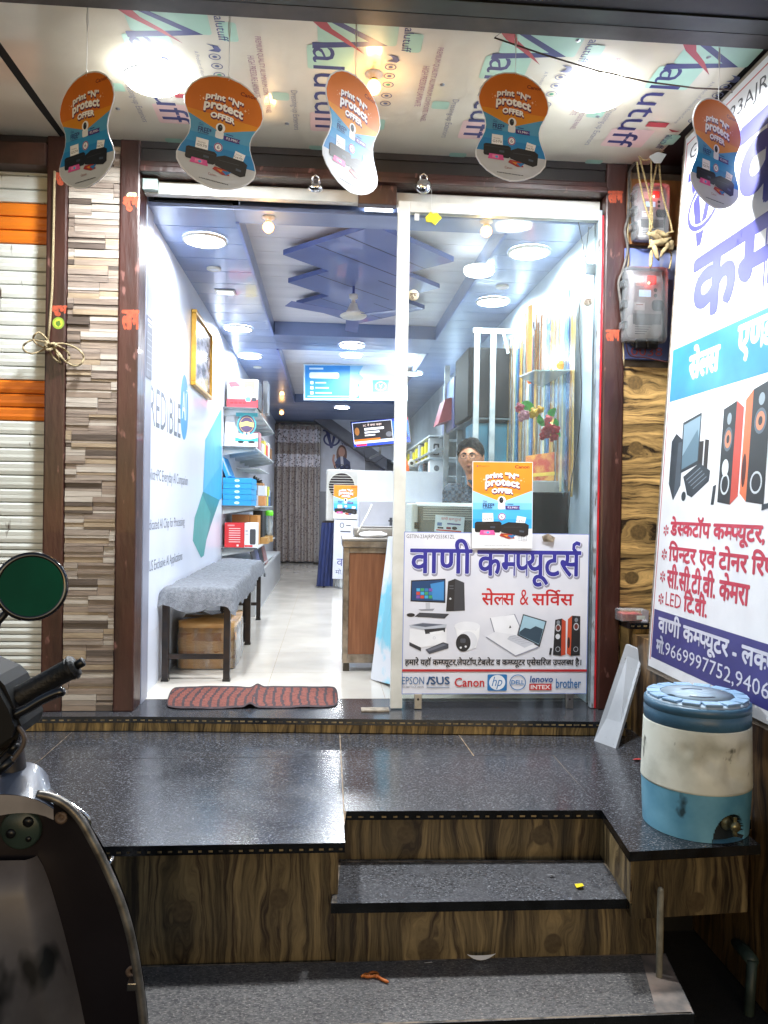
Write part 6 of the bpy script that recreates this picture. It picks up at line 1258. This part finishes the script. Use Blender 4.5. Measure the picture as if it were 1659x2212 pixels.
SK = thing('skirted_table', 'small table with a crinkled dark blue skirt below the air cooler', 'table', (.08, 5.6, 0)); nav = pm('skirt_blue', '#1a2a5e', '#121d44', scale=6, rough=.7, stretch=(6, 6, 1))
M().box((-.06, 5.4, .74), (.42, 5.9, .775), DKM).build('table_top', SK)
def skf(a, b):
    P_ = [(-.05, 5.9), (-.055, 5.37), (.12, 5.36)]; k = a * 2; i = min(int(k), 1); f_ = k - i; x = P_[i][0] * (1 - f_) + P_[i + 1][0] * f_; y = P_[i][1] * (1 - f_) + P_[i + 1][1] * f_; fl_ = (1 - b) * .05
    return Vector((x - fl_ + .012 * math.sin(a * 60), y + .012 * math.cos(a * 55), .02 + .74 * b))
M().grid(skf, 90, 10, nav).build('skirt', SK)
for x in (-.03, .4):
    for y in (5.45, 5.86): M().box((x - .015, y - .015, 0), (x + .015, y + .015, .74), DKM).build('leg', SK)
m = M(); tl, tr, bl = at(722, 1122, Y=5.3), at(778, 1124, Y=5.3), at(718, 1250, Y=5.3); m.prism([tl, tr, tr + (bl - tl), bl], (0, .006, 0), pm('standee_white', '#ccd0dc', rough=.35)); A = Art(m, tl, tr, bl, (0, 0, 56, 128)); A.n = Vector((0, -1, 0))
A.rect(2, 1, 54, 127, '#c9cedd'); A.ring(17, 12, 4, 5, 1.6, '#23252b', 14); A.rect(14, 24, 36, 27, '#4a4d58'); A.rect(26, 11, 36, 13, '#23252b'); A.text('वाणी', 8, 78, 52, 100, '#3a3f8e', dev=True); A.text('मो.', 6, 106, 20, 118, '#24306e', dev=True)
tag(m.build('standing_banner'), 'white banner board with blue lettering standing before the air cooler', 'banner')
m = M(); m.bbox((.1, 5.31, 0), (.22, 5.4, .14), glass('plastic_bag', (.9, .9, .93), .7, .2), .03); tag(m.build('plastic_bag'), 'clear plastic wrap bundled at the foot of the white banner board', 'bag')
# counter
CT = thing('counter', 'metal framed counter with a brown wood panel front just inside the glass door', 'counter', (.6, 1.0, 0))
cx0, cx1, cy0, cy1, cz = .1, 1.15, .835, 1.22, .775
M().bbox((cx0, cy0, .06), (cx1, cy1, cz - .03), pm('counter_body', '#77716c', '#544f4b', scale=6, rough=.4, metal=.3), .003).build('cabinet', CT)
fm2 = pm('counter_frame', '#8b857e', '#5b5651', scale=14, rough=.35, metal=.6, bump=.1); m = M()
for (a_, b_, c_, d_) in ((cx0 - .004, cx0 + .028, .05, cz - .06), (.36, .39, .05, cz - .06), (cx0 + .028, .36, .05, .10), (cx0 + .028, .36, cz - .09, cz - .06)): m.bbox((a_, cy0 - .014, c_), (b_, cy0 + .002, d_), fm2, .002)
m.bbox((cx0 - .01, cy0 - .03, cz - .06), (cx1, cy1, cz - .02), fm2, .004); m.build('frame', CT)
M().box((cx0 + .028, cy0 - .006, .10), (.36, cy0 - .0005, cz - .09), pm('counter_wood', '#8a5a3e', '#6b402a', scale=7, rough=.4, stretch=(9, 1, .6), detail=8, lo=.3, hi=.7)).build('wood_panel', CT)
for x in (cx0 + .02, cx1 - .02):
    for y in (cy0 + .02, cy1 - .02): M().box((x - .018, y - .018, 0), (x + .018, y + .018, .06), BLACKP).build('foot', CT)
M().bbox((cx0 - .015, cy0 - .035, cz - .019), (cx1 + .01, cy1 + .02, cz - .004), pm('counter_top', '#a9a59f', '#7a7670', scale=5, rough=.25), .004).build('top', CT)
m = M(); m.ball((.27, .93, cz + .012), (.085, .055, .02), pm('white_cloth', '#e2e4ea', rough=.9, bump=1, bscale=30), 16, 10, fn=lambda p: p + Vector((0, 0, .008 * noise.noise(p * 40)))); tag(m.build('white_cloth'), 'crumpled white cloth lying on the counter', 'cloth')
m = M(); m.bbox((.16, 1.0, cz - .003), (.42, 1.2, cz + .05), pm('machine_grey', '#77746f', rough=.4), .012); m.bbox((.2, 1.02, cz + .05), (.4, 1.18, cz + .058), pm('machine_dark', '#4b4845', rough=.5), .003); tag(m.build('receipt_machine'), 'low grey machine at the back of the counter beside the door stile', 'machine')
m = M(); m.tube([at(772, 1150, Y=.9), at(795, 1108, Y=1.0), at(803, 1090, Y=1.05)], .004, pm('stick_clear', '#d8d6cf', rough=.3), 6); tag(m.build('stick'), 'thin pale stick leaning up from the counter', 'stick')
m = M(); tl, tr, bl, br_ = Vector((.335, .62, .79)), Vector((.40, .3, .80)), Vector((.25, .62, .002)), Vector((.40, .3, .03))
m.add([tl, tr, br_, bl, tl + Vector((.012, .01, 0)), tr + Vector((.012, .01, 0)), br_ + Vector((.012, .01, 0)), bl + Vector((.012, .01, 0))], [(0, 1, 2, 3), (7, 6, 5, 4), (0, 4, 5, 1), (1, 5, 6, 2), (2, 6, 7, 3), (3, 7, 4, 0)], pm('leaning_print', '#7cc4dc', '#cfd4dd', scale=4, rough=.3, lo=.42, hi=.5, speck=('#b6404a', 9, .7, (1, 1, 1))))
tag(m.build('leaning_poster_board'), 'blue and white printed board leaning between the counter and the door stile', 'board')
# the printer seen through the glass
PR = thing('wide_printer', 'grey ribbed printer on the counter behind the glass, with a card taped on it', 'printer', (.6, .62, .775))
TB = thing('side_table', 'low table behind the glass banner holding the grey printer and the black screen', 'table', (.85, .5, 0)); M().bbox((.42, .3, .755), (1.27, .74, .785), pm('table_grey', '#4d4f52', rough=.4), .004).build('table_top', TB)
for x in (.46, 1.22):
    for y in (.35, .7): M().box((x - .02, y - .02, 0), (x + .02, y + .02, .755), DKM).build('leg', TB)
pa, pb = at(890, 1083, Y=.42), at(1022, 1083, Y=.42)
pgm = pm('printer_grey', '#6d7270', '#5c615f', scale=6, rough=.35)
m = M().bbox((pa.x + .005, .42, .786), (pb.x + .12, .70, pa.z - .02), pgm, .012); m.build('body', PR)
m = M(); m.grid(lambda a, b: Vector((pa.x + .03 + (pb.x + .09 - pa.x) * a, .42 + .1 * b, pa.z - .025 + .022 * math.sin(b * 1.5))), 2, 8, pm('printer_lid', '#8d928f', '#7a807d', rough=.3))
for k in range(6): m.box((pa.x + .06, .4185, pa.z - .035 - k * .012), (pb.x + .1, .421, pa.z - .029 - k * .012), pm('rib', '#3e4241' if k % 2 else '#a6aba8', rough=.4))
m.build('ribbed_front', PR)
m = M(); m.bbox((pa.x - .006, .40, .787), (pa.x + .03, .68, pa.z - .01), pm('printer_side', '#c2c6c4', rough=.4), .01); m.bbox((pa.x + .012, .398, .84), (pa.x + .038, .4, .875), BLACKP, .002); m.build('side_cover', PR)
m = M(); tl, tr, bl = at(941, 1112, Y=.41), at(1004, 1117, Y=.41), at(938, 1148, Y=.41); m.prism([tl, tr, tr + (bl - tl), bl], (0, .002, 0), pm('card_pale', '#cfe0ea', rough=.4)); A = Art(m, tl, tr, bl, (0, 0, 100, 60)); A.n = Vector((0, -1, 0)); A.text('वाणी कम्प्यूटर्स', 20, 4, 88, 20, '#b8343a', dev=True); A.rect(8, 26, 24, 38, '#5a77a8'); A.rect(42, 26, 88, 31, '#43407e'); A.rect(10, 42, 30, 48, '#23262c'); A.rect(40, 40, 56, 48, '#7d2a3a'); A.ell(68, 43, 9, 6, '#1f2024'); A.rect(6, 51, 92, 56, '#c4463a'); m.build('taped_card', PR)
MO = thing('black_screen', 'back of a black flat screen behind the glass right of the offer poster', 'screen', (1.16, .45, .786))
a, b, c = at(1120, 1062, Y=.45), at(1236, 1059, Y=.45), at(1120, 1158, Y=.45)
M().bbox((a.x, .45, .80), (b.x, .475, a.z), pm('screen_black', '#060708', '#0b0d0e', rough=.55, spec=.15), .012).build('panel', MO); M().bbox((a.x + .1, .5, .786), (b.x - .1, .62, .80), BLACKP, .004).bbox((a.x + .16, .49, .79), (a.x + .2, .52, .95), BLACKP, .004).build('stand', MO)
a, b = at(1120, 1038, Y=.55), at(1223, 1039, Y=.55); tag(M().bbox((a.x, .55, .788), (b.x, .565, a.z), pm('panel_white', '#cfd3dd')).build('white_board'), 'plain white board standing behind the black screen', 'board')
a = at(1232, 1115, Y=.5); m = M().bbox((a.x, .5, .786), (a.x + .05, .6, a.z), BLACKP, .004).bbox((a.x - .03, .44, .786), (a.x + .06, .495, .86), BLACKP, .004); tag(m.build('router'), 'black boxy router beside the black screen', 'router')
a = at(1165, 1148, Y=.0); 
# steel rack with dark screens, strips, flag, garland
RK = thing('steel_rack', 'slotted steel rack on the right holding big dark boxes behind the shopkeeper', 'rack', (1.15, 1.9, 0)); stl = pm('rack_steel', '#9ca5ac', '#7c868d', scale=12, rough=.4, metal=.4)
rx = [(at(1026, 1000, Y=1.7).x, 1.7), (at(1061, 1000, Y=1.7).x, 1.7), (at(1012, 1000, Y=2.9).x, 2.9)]
rt = at(1025, 720, Y=1.7).z
for i, (x, y) in enumerate(rx[:2]): M().box((x - .019, y - .012, 0), (x + .019, y + .012, rt), stl).build('upright', RK)
for (x, y, t_) in ((at(963, 1000, Y=2.9).x, 2.9, at(963, 790, Y=2.9).z), (at(992, 1000, Y=2.5).x, 2.5, at(992, 880, Y=2.5).z)) : M().box((x - .022, y - .012, 0), (x + .022, y + .012, t_), stl).build('upright', RK)
M().box((rx[0][0] - .03, 1.686, rt), (1.275, 1.72, rt + .035), stl).build('top_rail', RK)
M().prism([(rx[1][0] + .06, 1.685, rt), (rx[1][0] + .08, 1.685, rt), (1.25, 1.685, rt - .13), (1.23, 1.685, rt - .14)], (0, .01, 0), stl).build('brace', RK)
zs = at(1050, 903, Y=1.75).z
for z in (zs, 1.30 - .5, .35): M().box((rx[0][0] - .02, 1.73, z - .012), (1.278, 3.3, z), pm('rack_shelf', '#3c4a52', rough=.3)).build('shelf_board', RK)
M().box((at(940, 880, Y=3.0).x, 2.0 + .9, zs - .14), (1.0, 4.6, zs - .125), stl).build('shelf_board', RK)
a, b, c = at(1012, 750, Y=1.75), at(1106, 745, Y=1.75), at(1012, 903, Y=1.75)
o = M().bbox((a.x, 1.74, zs + .002), (1.275, 2.3, a.z), pm('dark_crt', '#08090b', '#101316', scale=3, rough=.6, spec=.15), .01); tag(o.build('large_dark_box'), 'large dark box on the steel rack top shelf', 'box')
a, b = at(1020, 912, Y=1.78), at(1106, 908, Y=1.78); tag(M().bbox((a.x + .01, 1.79, .81), (1.27, 2.1, a.z), pm('teal_case', '#1f6d88', '#164c62', scale=4, rough=.45), .01).build('teal_case'), 'tall teal case on the rack under the large dark box', 'case')
a = at(1002, 800, Y=2.4); tag(M().bbox((a.x - .06, 2.5, zs - .0), (a.x + .05, 3.1, zs + .42), pm('flat_blue', '#46548a', rough=.35), .008).build('flat_box'), 'flat blue grey box standing on the rack beside the maroon one', 'box')
m = M(); tl, tr, bl = at(968, 855, Y=2.6), at(990, 850, Y=2.6), at(950, 912, Y=2.6); m.prism([at(962, 862, Y=2.6), at(984, 856, Y=2.6), at(980, 905, Y=2.6), at(947, 915, Y=2.6)], (0, .3, 0), pm('maroon_box', '#a3243f', '#8c1d36', rough=.4)); tag(m.build('laptop_box'), 'maroon laptop box tilted on the rack behind the shopkeeper', 'box')
m = M(); m.prism([at(972, 742, Y=3.0), at(1006, 742, Y=3.0), at(1000, 800, Y=3.0), at(975, 800, Y=3.0)], (0, .3, 0), pm('camera_case', '#3b332d', rough=.5)); 
RG = thing('right_shelving', 'row of thin shelves with yellow boxes running back along the right side', 'shelves', (1.1, 5, 1))
for z in (1.42, 1.25, 1.62, 1.05):
    M().box((.92, 3.4, z - .012), (1.288, 7.6, z), SHM).build('shelf_board', RG)
    for k in range(8): y = 3.5 + k * .5; M().prism([(1.288, y, z - .013), (.95, y, z - .013), (.95, y, z - .025), (1.288, y, z - .06)], (0, .015, 0), SHM).build('bracket', RG)
for k in range(14):
    y = 3.45 + k * .27; row = k % 2; c = '#d8c81e' if k % 3 else '#a9adb0'
    carton((.93, y, 1.421), (1.05, y + .12, 1.60 - .02 * (k % 3)), c, 'yellow_box' if c == '#d8c81e' else 'grey_box', ['first', 'second', 'third', 'fourth', 'fifth', 'sixth', 'seventh', 'eighth', 'ninth'][(k // 3) if k % 3 == 0 else k - k // 3 - 1] + (' yellow' if k % 3 else ' grey') + ' stock box from the front along the upper right shelf', group='stock boxes on the right shelves', front=lambda A: (A.rrect(30, 30, 75, 90, 6, '#2a2c30'), A.ell(52, 50, 12, 12, '#8d9096', 14)))
for (y, z, c, w_, l) in ((3.5, 1.251, '#d9dde2', .13, 'white camera box on the middle right shelf'), (3.42, 1.051, '#d8c81e', .16, 'yellow box on the low right shelf beside the face'), (3.75, 1.051, '#c23a44', .12, 'red box on the low right shelf'), (4.0, 1.051, '#3fae49', .12, 'green jar box on the low right shelf'), (3.9, 1.251, '#2b2e33', .13, 'black and white box on the middle right shelf'), (4.3, 1.251, '#7d96a8', .12, 'blue grey box on the middle right shelf')):
    carton((.94, y, z), (.94 + w_, y + .12, z + .14), c, 'stock_box', l, group='stock boxes on the right shelves', front=lambda A: A.ell(50, 50, 20, 20, '#5f646b', 16))
m = M(); m.ball((.80, 4.6, 1.32), (.07, .02, .17), pm('orange_fabric', '#d85a1c', rough=.5)); tag(m.build('orange_bag'), 'bright orange bag hanging behind the right edge of the television', 'bag')
t = thing('dome_camera', 'small round camera on a bracket behind the door stile', 'camera', (.83, 3.1, 1.3)); p = at(889, 1001, Y=3.1); M().lathe([(.03, -.01), (.034, .01), (.03, .02), (.018, .018), (.0001, .012)], p, WHITEM, axis=(0, -1, 0), n=20).build('housing', t); M().lathe([(.0001, .021), (.015, .02)], p, BLACKP, axis=(0, -1, 0), n=14).build('lens', t)
# hanging foil strips on the right wall
strip_c = ['#c9a85a', '#3f74a8', '#b9bcc0', '#7a5f3a', '#24406d', '#d8cfa8', '#8f9ca5', '#b9812a', '#5b8a9a', '#9a7a52']
for k in range(46):
    y = .29 + k * .036 + (k % 3) * .006; c = strip_c[(k * 7) % 10]; z0 = 1.02 + .03 * ((k * 5) % 4) ; z1 = 2.15 - .03 * ((k * 3) % 5)
    m = M(); m.grid(lambda a, b: Vector((1.262 - .016 * ((k * 3) % 3) + .0015 * math.sin(b * 9 + k), y + .039 * a, z0 + (z1 - z0) * b)), 1, 16, pm('foil_' + c[1:], c, tuple(x * .55 for x in hx(c)), scale=22, rough=.25, stretch=(1, 1, .6), coat=.4, metal=.15)); m.build('foil_strip', None, ['nearest', 'second nearest', 'third nearest', 'fourth nearest', 'farthest'][(k // 10) % 5] + ' ' + dict(zip(strip_c, ('gold', 'blue', 'silver', 'brown', 'dark blue', 'cream', 'grey blue', 'orange gold', 'teal grey', 'tan')))[c] + ' foil sachet strip in the dense row hung on the right wall', 'strip', 'foil sachet strips on the right wall')
m = M(); m.grid(lambda a, b: Vector((1.225 - .02 * math.sin(a * 6), 1.0 + .22 * a * (1 - .5 * b), 1.75 - .02 * b + .45 * (1 - b))), 8, 10, pm('flag_orange', '#df6a28', '#c9541c', scale=5, rough=.6)); tag(m.build('flag'), 'orange cloth flag hanging high on the right wall', 'flag')
HP = thing('printed_hanging', 'red and gold printed wall hanging below the flower garland', 'hanging', (1.22, .7, 1.1)); m = M(); a, b = at(1140, 985, Y=.75), at(1205, 1035, Y=.75)
m.prism([at(1136, 985, Y=.8), at(1206, 975, Y=.6), at(1206, 1038, Y=.6), at(1136, 1038, Y=.8)], (0, .006, 0), pm('hanging_red', '#b0432c', '#d8a04a', scale=12, rough=.45, lo=.4, hi=.6)); m.prism([at(1136, 1024, Y=.795), at(1206, 1018, Y=.595), at(1206, 1026, Y=.595), at(1136, 1031, Y=.795)], (0, -.004, 0), pm('gold_band', '#d8b84a', rough=.4)); m.build('sheet', HP)
# glass corner shelf with a wrapped idol
SF = thing('glass_shelf', 'small glass corner shelf high on the right wall', 'shelf', (1.2, .5, 1.65)); zz = at(1205, 803, Y=.4).z
M().prism([(1.288, .36, zz), (1.08, .40, zz), (1.05, .60, zz), (1.288, .95, zz)], (0, 0, .008), glass('shelf_glass', (.7, .85, .82), .5)).build('glass_plate', SF)
m = M(); p = at(1228, 770, Y=.5); m.lathe([(.0001, -.075), (.036, -.072), (.042, -.03), (.03, .02), (.028, .05), (.016, .075), (.0001, .08)], p, pm('wrapped_grey', '#8d8b92', '#56545c', scale=40, rough=.4, bump=.8, bscale=60), n=20); m.ball(p + Vector((-.045, -.01, -.05)), (.025, .015, .025), pm('marigold', '#d88a1c', rough=.7, bump=1, bscale=90)); tag(m.build('wrapped_figurine'), 'figurine in patterned grey wrap on the glass corner shelf', 'figurine')
# plastic flowers
FL = thing('flower_garland', 'bunch of plastic roses in pink, yellow and red with green leaves, hung inside the glass', 'flowers', at(1160, 900, Y=.25))
def rose(u, v, c, r): 
    p = at(u, v, Y=.25); m = M(); mm = pm('petal_' + c[1:], c, tuple(x * .6 for x in hx(c)), scale=40, rough=.6)
    for k in range(9):
        a = k * 2.4; rr = r * (.3 + .1 * k); q_ = p + Vector((rr * math.cos(a), -.01 + .002 * k, rr * math.sin(a))); m.ball(q_, (r * .6, r * .3, r * .55), mm, 8, 6)
    m.build('rose', FL)
def leaf(u, v, r, an): 
    p = at(u, v, Y=.26); m = M(); T = Matrix.Rotation(R_(an), 3, 'Y'); m.grid(lambda a, b: p + T @ Vector((r * (a - .5) * 2, .01 * math.sin(a * 3), r * .55 * (b - .5) * 2 * math.sin(math.pi * min(.98, max(.05, a))))), 6, 3, pm('leaf_green', '#4fb54a', '#2f8c34', scale=20, rough=.5)); m.build('leaf', FL)
for a in ((1122, 880, '#b83a5a', .018), (1131, 897, '#c98a9a', .024), (1153, 892, '#e0b83a', .020), (1166, 885, '#d8a82c', .016), (1184, 905, '#d8606a', .016), (1184, 925, '#a81c24', .022), (1198, 928, '#b01c24', .02), (1176, 938, '#a01820', .022), (1196, 944, '#a81c24', .018)): rose(*a)
for a in ((1140, 872, .024, 10), (1150, 884, .024, 40), (1134, 884, .02, -30), (1168, 908, .024, 70), (1192, 892, .026, -50), (1202, 915, .022, 80), (1176, 914, .02, 20), (1206, 935, .018, 60)): leaf(a[0], a[1], a[2] * 1.35, a[3])
# ================================================================ the shopkeeper
PY = 1.42; hc = at(1017, 989, Y=PY); S_ = .262 / .24   # head centre
PE = thing('person', 'man with black hair and thin glasses in a dark checked shirt sitting behind the counter', 'person', (hc.x + .05, PY, 0))
skin = pm('skin', '#ad785c', '#97674d', scale=14, rough=.5); bx_ = M()
cx_, cz_ = hc.x, hc.z
YAW = Matrix.Rotation(R_(-22), 3, 'Z')
def headp(p):
    """unit head: x side, -y front, z up"""
    x, y, z = p
    w_ = .079; d_ = .092; h_ = .108
    t = z
    jaw = 1 - .30 * max(0, -t) ** 1.6
    X = x * w_ * jaw; Y = y * d_ * (1 - .12 * max(0, -t)); Z = z * h_
    if y < -.2:
        f_ = (-y - .2) / .8
        g = lambda a, b, s1, s2: math.exp(-((x - a) / s1) ** 2 - ((t - b) / s2) ** 2) * f_
        Y -= .019 * g(0, -.20, .13, .17) + .012 * g(0, .0, .08, .2) + .008 * g(0, -.52, .3, .1) + .010 * g(0, -.86, .3, .16) + .007 * g(0, .26, .6, .12)
        Y += .006 * g(.36, .06, .2, .13) + .006 * g(-.36, .06, .2, .13) + .004 * g(0, -.42, .3, .04)
        Y -= .006 * g(.5, -.2, .22, .18) + .006 * g(-.5, -.2, .22, .18)
    return Vector((cx_, PY, cz_)) + YAW @ Vector((X, Y, Z))
def hg(a, b):
    th = a * 2 * math.pi; ph = b * math.pi; return headp((math.cos(th) * math.sin(ph), math.sin(th) * math.sin(ph), math.cos(ph)))
bx_.grid(hg, 72, 60, skin)
for s_ in (-1, 1): bx_.ball(Vector((cx_, PY, cz_)) + YAW @ Vector((s_ * .079, .01, -.002)), (.009, .018, .03), skin, 12, 8)
def seg(pts, rs): bx_.tube(pts, rs, skin, 16)
sx = cx_ + .06
seg([(cx_, PY + .015, cz_ - .04), (cx_ + .02, PY + .025, cz_ - .11), (cx_ + .05, PY + .04, cz_ - .19)], [.048, .046, .058])
for k in range(1): bx_.ball((sx, PY + .06, cz_ - .40), (.165, .10, .24), skin, 24, 18)
bx_.ball((sx, PY + .07, cz_ - .66), (.155, .11, .14), skin, 20, 14)
SHO = {}
for s_ in (-1, 1):
    sh_, el, wr = Vector((sx + s_ * .17, PY + .05, cz_ - .235)), Vector((sx + s_ * .215, PY - .03, cz_ - .50)), Vector((sx + s_ * .13, PY - .235, cz_ - .455)); SHO[s_] = (sh_, el, wr)
    seg([sh_, sh_.lerp(el, .5), el, el.lerp(wr, .5), wr], [.056, .046, .038, .034, .026]); bx_.ball(sh_, .058, skin, 14, 10)
    d = (wr - el).normalized(); side = Vector((s_, 0, 0)); pal = wr + d * .045; bx_.ball(pal, (.04, .05, .016), skin, 14, 10)
    for k in range(4):
        r0 = pal + d * .035 + side * (-.027 + .018 * k) ; ln = (.066, .074, .070, .056)[k if s_ > 0 else 3 - k]; seg([r0, r0 + d * ln * .5 + Vector((0, 0, -.004)), r0 + d * ln * .85 + Vector((0, 0, -.018))], [.0095, .0085, .007])
    th_ = wr + d * .02 - side * .035; seg([th_, th_ + d * .03 - side * .02, th_ + d * .05 - side * .022 + Vector((0, 0, -.006))], [.012, .011, .009])
    hip, kn_, an_ = Vector((sx + s_ * .09, PY + .07, cz_ - .74)), Vector((sx + s_ * .12, PY + .07 - .10, cz_ - .80)), Vector((sx + s_ * .12, PY + .05 - .12, .09))
    kn_ = Vector((sx + s_ * .13, PY - .02, cz_ - .79)) if 0 else Vector((sx + s_ * .12, PY + .02, cz_ - .86))
    seg([hip, kn_, an_], [.082, .062, .042]); bx_.ball(an_ + Vector((0, -.06, -.05)), (.042, .11, .035), skin, 12, 8)
body_o = bx_.build('body', PE); rm = body_o.modifiers.new('remesh', 'REMESH'); rm.mode = 'VOXEL'; rm.voxel_size = .0055; rm.use_smooth_shade = True
# hair: shell over the skull with a side parting
hr = M(); hm = pm('hair_black', '#050404', '#0b0a09', scale=40, rough=.7, stretch=(4, 4, 1), bump=.6, bscale=120, spec=.2)
def hair(a, b):
    th = a * 2 * math.pi; front = max(0, -math.sin(th)); lim = .52 - .20 * front ** 1.5 + .10 * max(0, math.sin(th)); ph = b * math.pi * lim
    p = Vector((math.cos(th) * math.sin(ph), math.sin(th) * math.sin(ph), math.cos(ph))); q_ = headp(p); c = Vector((cx_, PY, cz_)); n_ = (q_ - c).normalized(); thick = .013 * (1 - .75 * max(0, (b - .75) / .25)) + .011 * noise.noise(Vector((a * 16, b * 5, 0)))
    if front > .3 and b > .5: thick += .006
    return q_ + n_ * thick + Vector((0, 0, .004))
hr.grid(hair, 64, 26, hm); r9 = random.Random(5)
for k in range(130):
    a0 = r9.random(); b0 = r9.uniform(.05, .5); L9 = r9.uniform(.25, .5); da = r9.uniform(-.05, .05); up = r9.uniform(.001, .006)
    hr.tube([hair(a0 + da * t, min(1, b0 + L9 * t)) + (hair(a0 + da * t, min(1, b0 + L9 * t)) - Vector((cx_, PY, cz_))).normalized() * up for t in (0, .33, .66, 1)], [.0025, .003, .0025, .001], hm, 5)
hr.build('hair', PE)
fc = Vector((cx_, PY, cz_))
def onface(x, z, out_=.0): 
    # point on the face surface at unit x, z
    y = -math.sqrt(max(0, 1 - x * x - z * z)); return headp((x, y, z)) + YAW @ Vector((0, -out_, 0))
for s_ in (-1, 1):
    M().ball(onface(s_ * .36, .05, -.008), (.011, .009, .005), pm('eye_white', '#c9c4be', rough=.2), 12, 8).ball(onface(s_ * .36 - .05, .05, .0015), (.0055, .003, .0055), pm('iris', '#140d0a', rough=.1), 10, 8).build('eye', PE)
    M().tube([onface(s_ * (.16), .20, .003), onface(s_ * .34, .25, .003), onface(s_ * .56, .18, .002)], [.003, .0038, .002], hm, 8).build('eyebrow', PE)
M().tube([onface(-.24, -.53, .002), onface(-.1, -.50, .003), onface(0, -.515, .0035), onface(.1, -.50, .003), onface(.24, -.53, .002)], [.001, .0035, .004, .0035, .001], pm('lip', '#7a4238', rough=.45), 8).tube([onface(-.18, -.575, .002), onface(0, -.60, .0035), onface(.18, -.575, .002)], [.001, .0045, .001], pm('lip', '#7a4238'), 8).build('mouth', PE)
gl = M(); 
for s_ in (-1, 1):
    c = onface(s_ * .37, .04, .014); gl.tube([c + YAW @ Vector((.023 * math.cos(t * .5236), 0, .0165 * math.sin(t * .5236))) for t in range(12)], .0019, pm('glasses_rim', '#1c1512', rough=.4), 6, close=True)
    gl.tube([c + YAW @ Vector((s_ * .023, 0, .006)), Vector((cx_, PY, cz_)) + YAW @ Vector((s_ * .081, .0, .010))], .0013, pm('glasses_rim', '#3a2d26'), 6)
gl.tube([onface(-.13, .06, .010), onface(0, .08, .010), onface(.13, .06, .010)], .0013, pm('glasses_rim', '#3a2d26'), 6); gl.build('glasses', PE)
# shirt with a small check
sm_ = bpy.data.materials.new('shirt_check'); sm_.use_nodes = True; nt = sm_.node_tree; tc = N(nt, 'TexCoord'); mp_2 = N(nt, 'Mapping'); mp_2.inputs['Scale'].default_value = (45, 45, 45); ck = N(nt, 'TexChecker'); ck.inputs['Scale'].default_value = 1; ck.inputs['Color1'].default_value = (*hx('#1d2530'), 1); ck.inputs['Color2'].default_value = (*hx('#39434f'), 1)
nt.links.new(tc.outputs['Object'], mp_2.inputs[0]); nt.links.new(mp_2.outputs[0], ck.inputs[0]); nt.links.new(ck.outputs[0], nt.nodes['Principled BSDF'].inputs['Base Color']); nt.nodes['Principled BSDF'].inputs['Roughness'].default_value = .85
sh_ = M(); sh_.ball((sx, PY + .06, cz_ - .40), (.18, .118, .25), sm_, 32, 24); sh_.ball((sx, PY + .07, cz_ - .64), (.168, .125, .15), sm_, 24, 16)
for s_ in (-1, 1):
    a_, e_, w_ = SHO[s_]; sh_.tube([a_ - Vector((s_ * .06, 0, -.012)), a_, a_.lerp(e_, .5), e_, e_.lerp(w_, .6)], [.06, .07, .058, .05, .044], sm_, 18); sh_.ball(a_, .07, sm_, 16, 12)
    sh_.tube([(cx_ + .03, PY - .045, cz_ - .22), (cx_ + .05 + s_ * .045, PY - .035, cz_ - .165), (cx_ + .05 + s_ * .06, PY + .05, cz_ - .135)], [.012, .014, .012], sm_, 8)
so = sh_.build('shirt', PE); rm = so.modifiers.new('remesh', 'REMESH'); rm.mode = 'VOXEL'; rm.voxel_size = .008; rm.use_smooth_shade = True
tr_ = M(); tm_ = pm('trousers', '#23262e', rough=.9)
for s_ in (-1, 1): tr_.tube([(sx + s_ * .085, PY + .07, cz_ - .70), (sx + s_ * .12, PY + .02, cz_ - .86), (sx + s_ * .12, PY - .07, .13)], [.10, .078, .06], tm_, 16)
tr_.build('trousers', PE)
ST_ = thing('stool', 'plain round stool under the shopkeeper behind the counter', 'stool', (sx, PY + .12, 0)); M().lathe([(.0001, .0), (.15, 0), (.155, .015), (.15, .03), (.0001, .03)], (sx, PY + .12, cz_ - .86), BLACKP, n=28).build('seat', ST_)
for a in range(4): c_, s_ = math.cos(a * 1.57 + .78), math.sin(a * 1.57 + .78); M().tube([(sx + .1 * c_, PY + .12 + .1 * s_, cz_ - .86), (sx + .15 * c_, PY + .12 + .15 * s_, 0)], .011, STEEL, 8).build('leg', ST_)
bpy.context.view_layer.update()
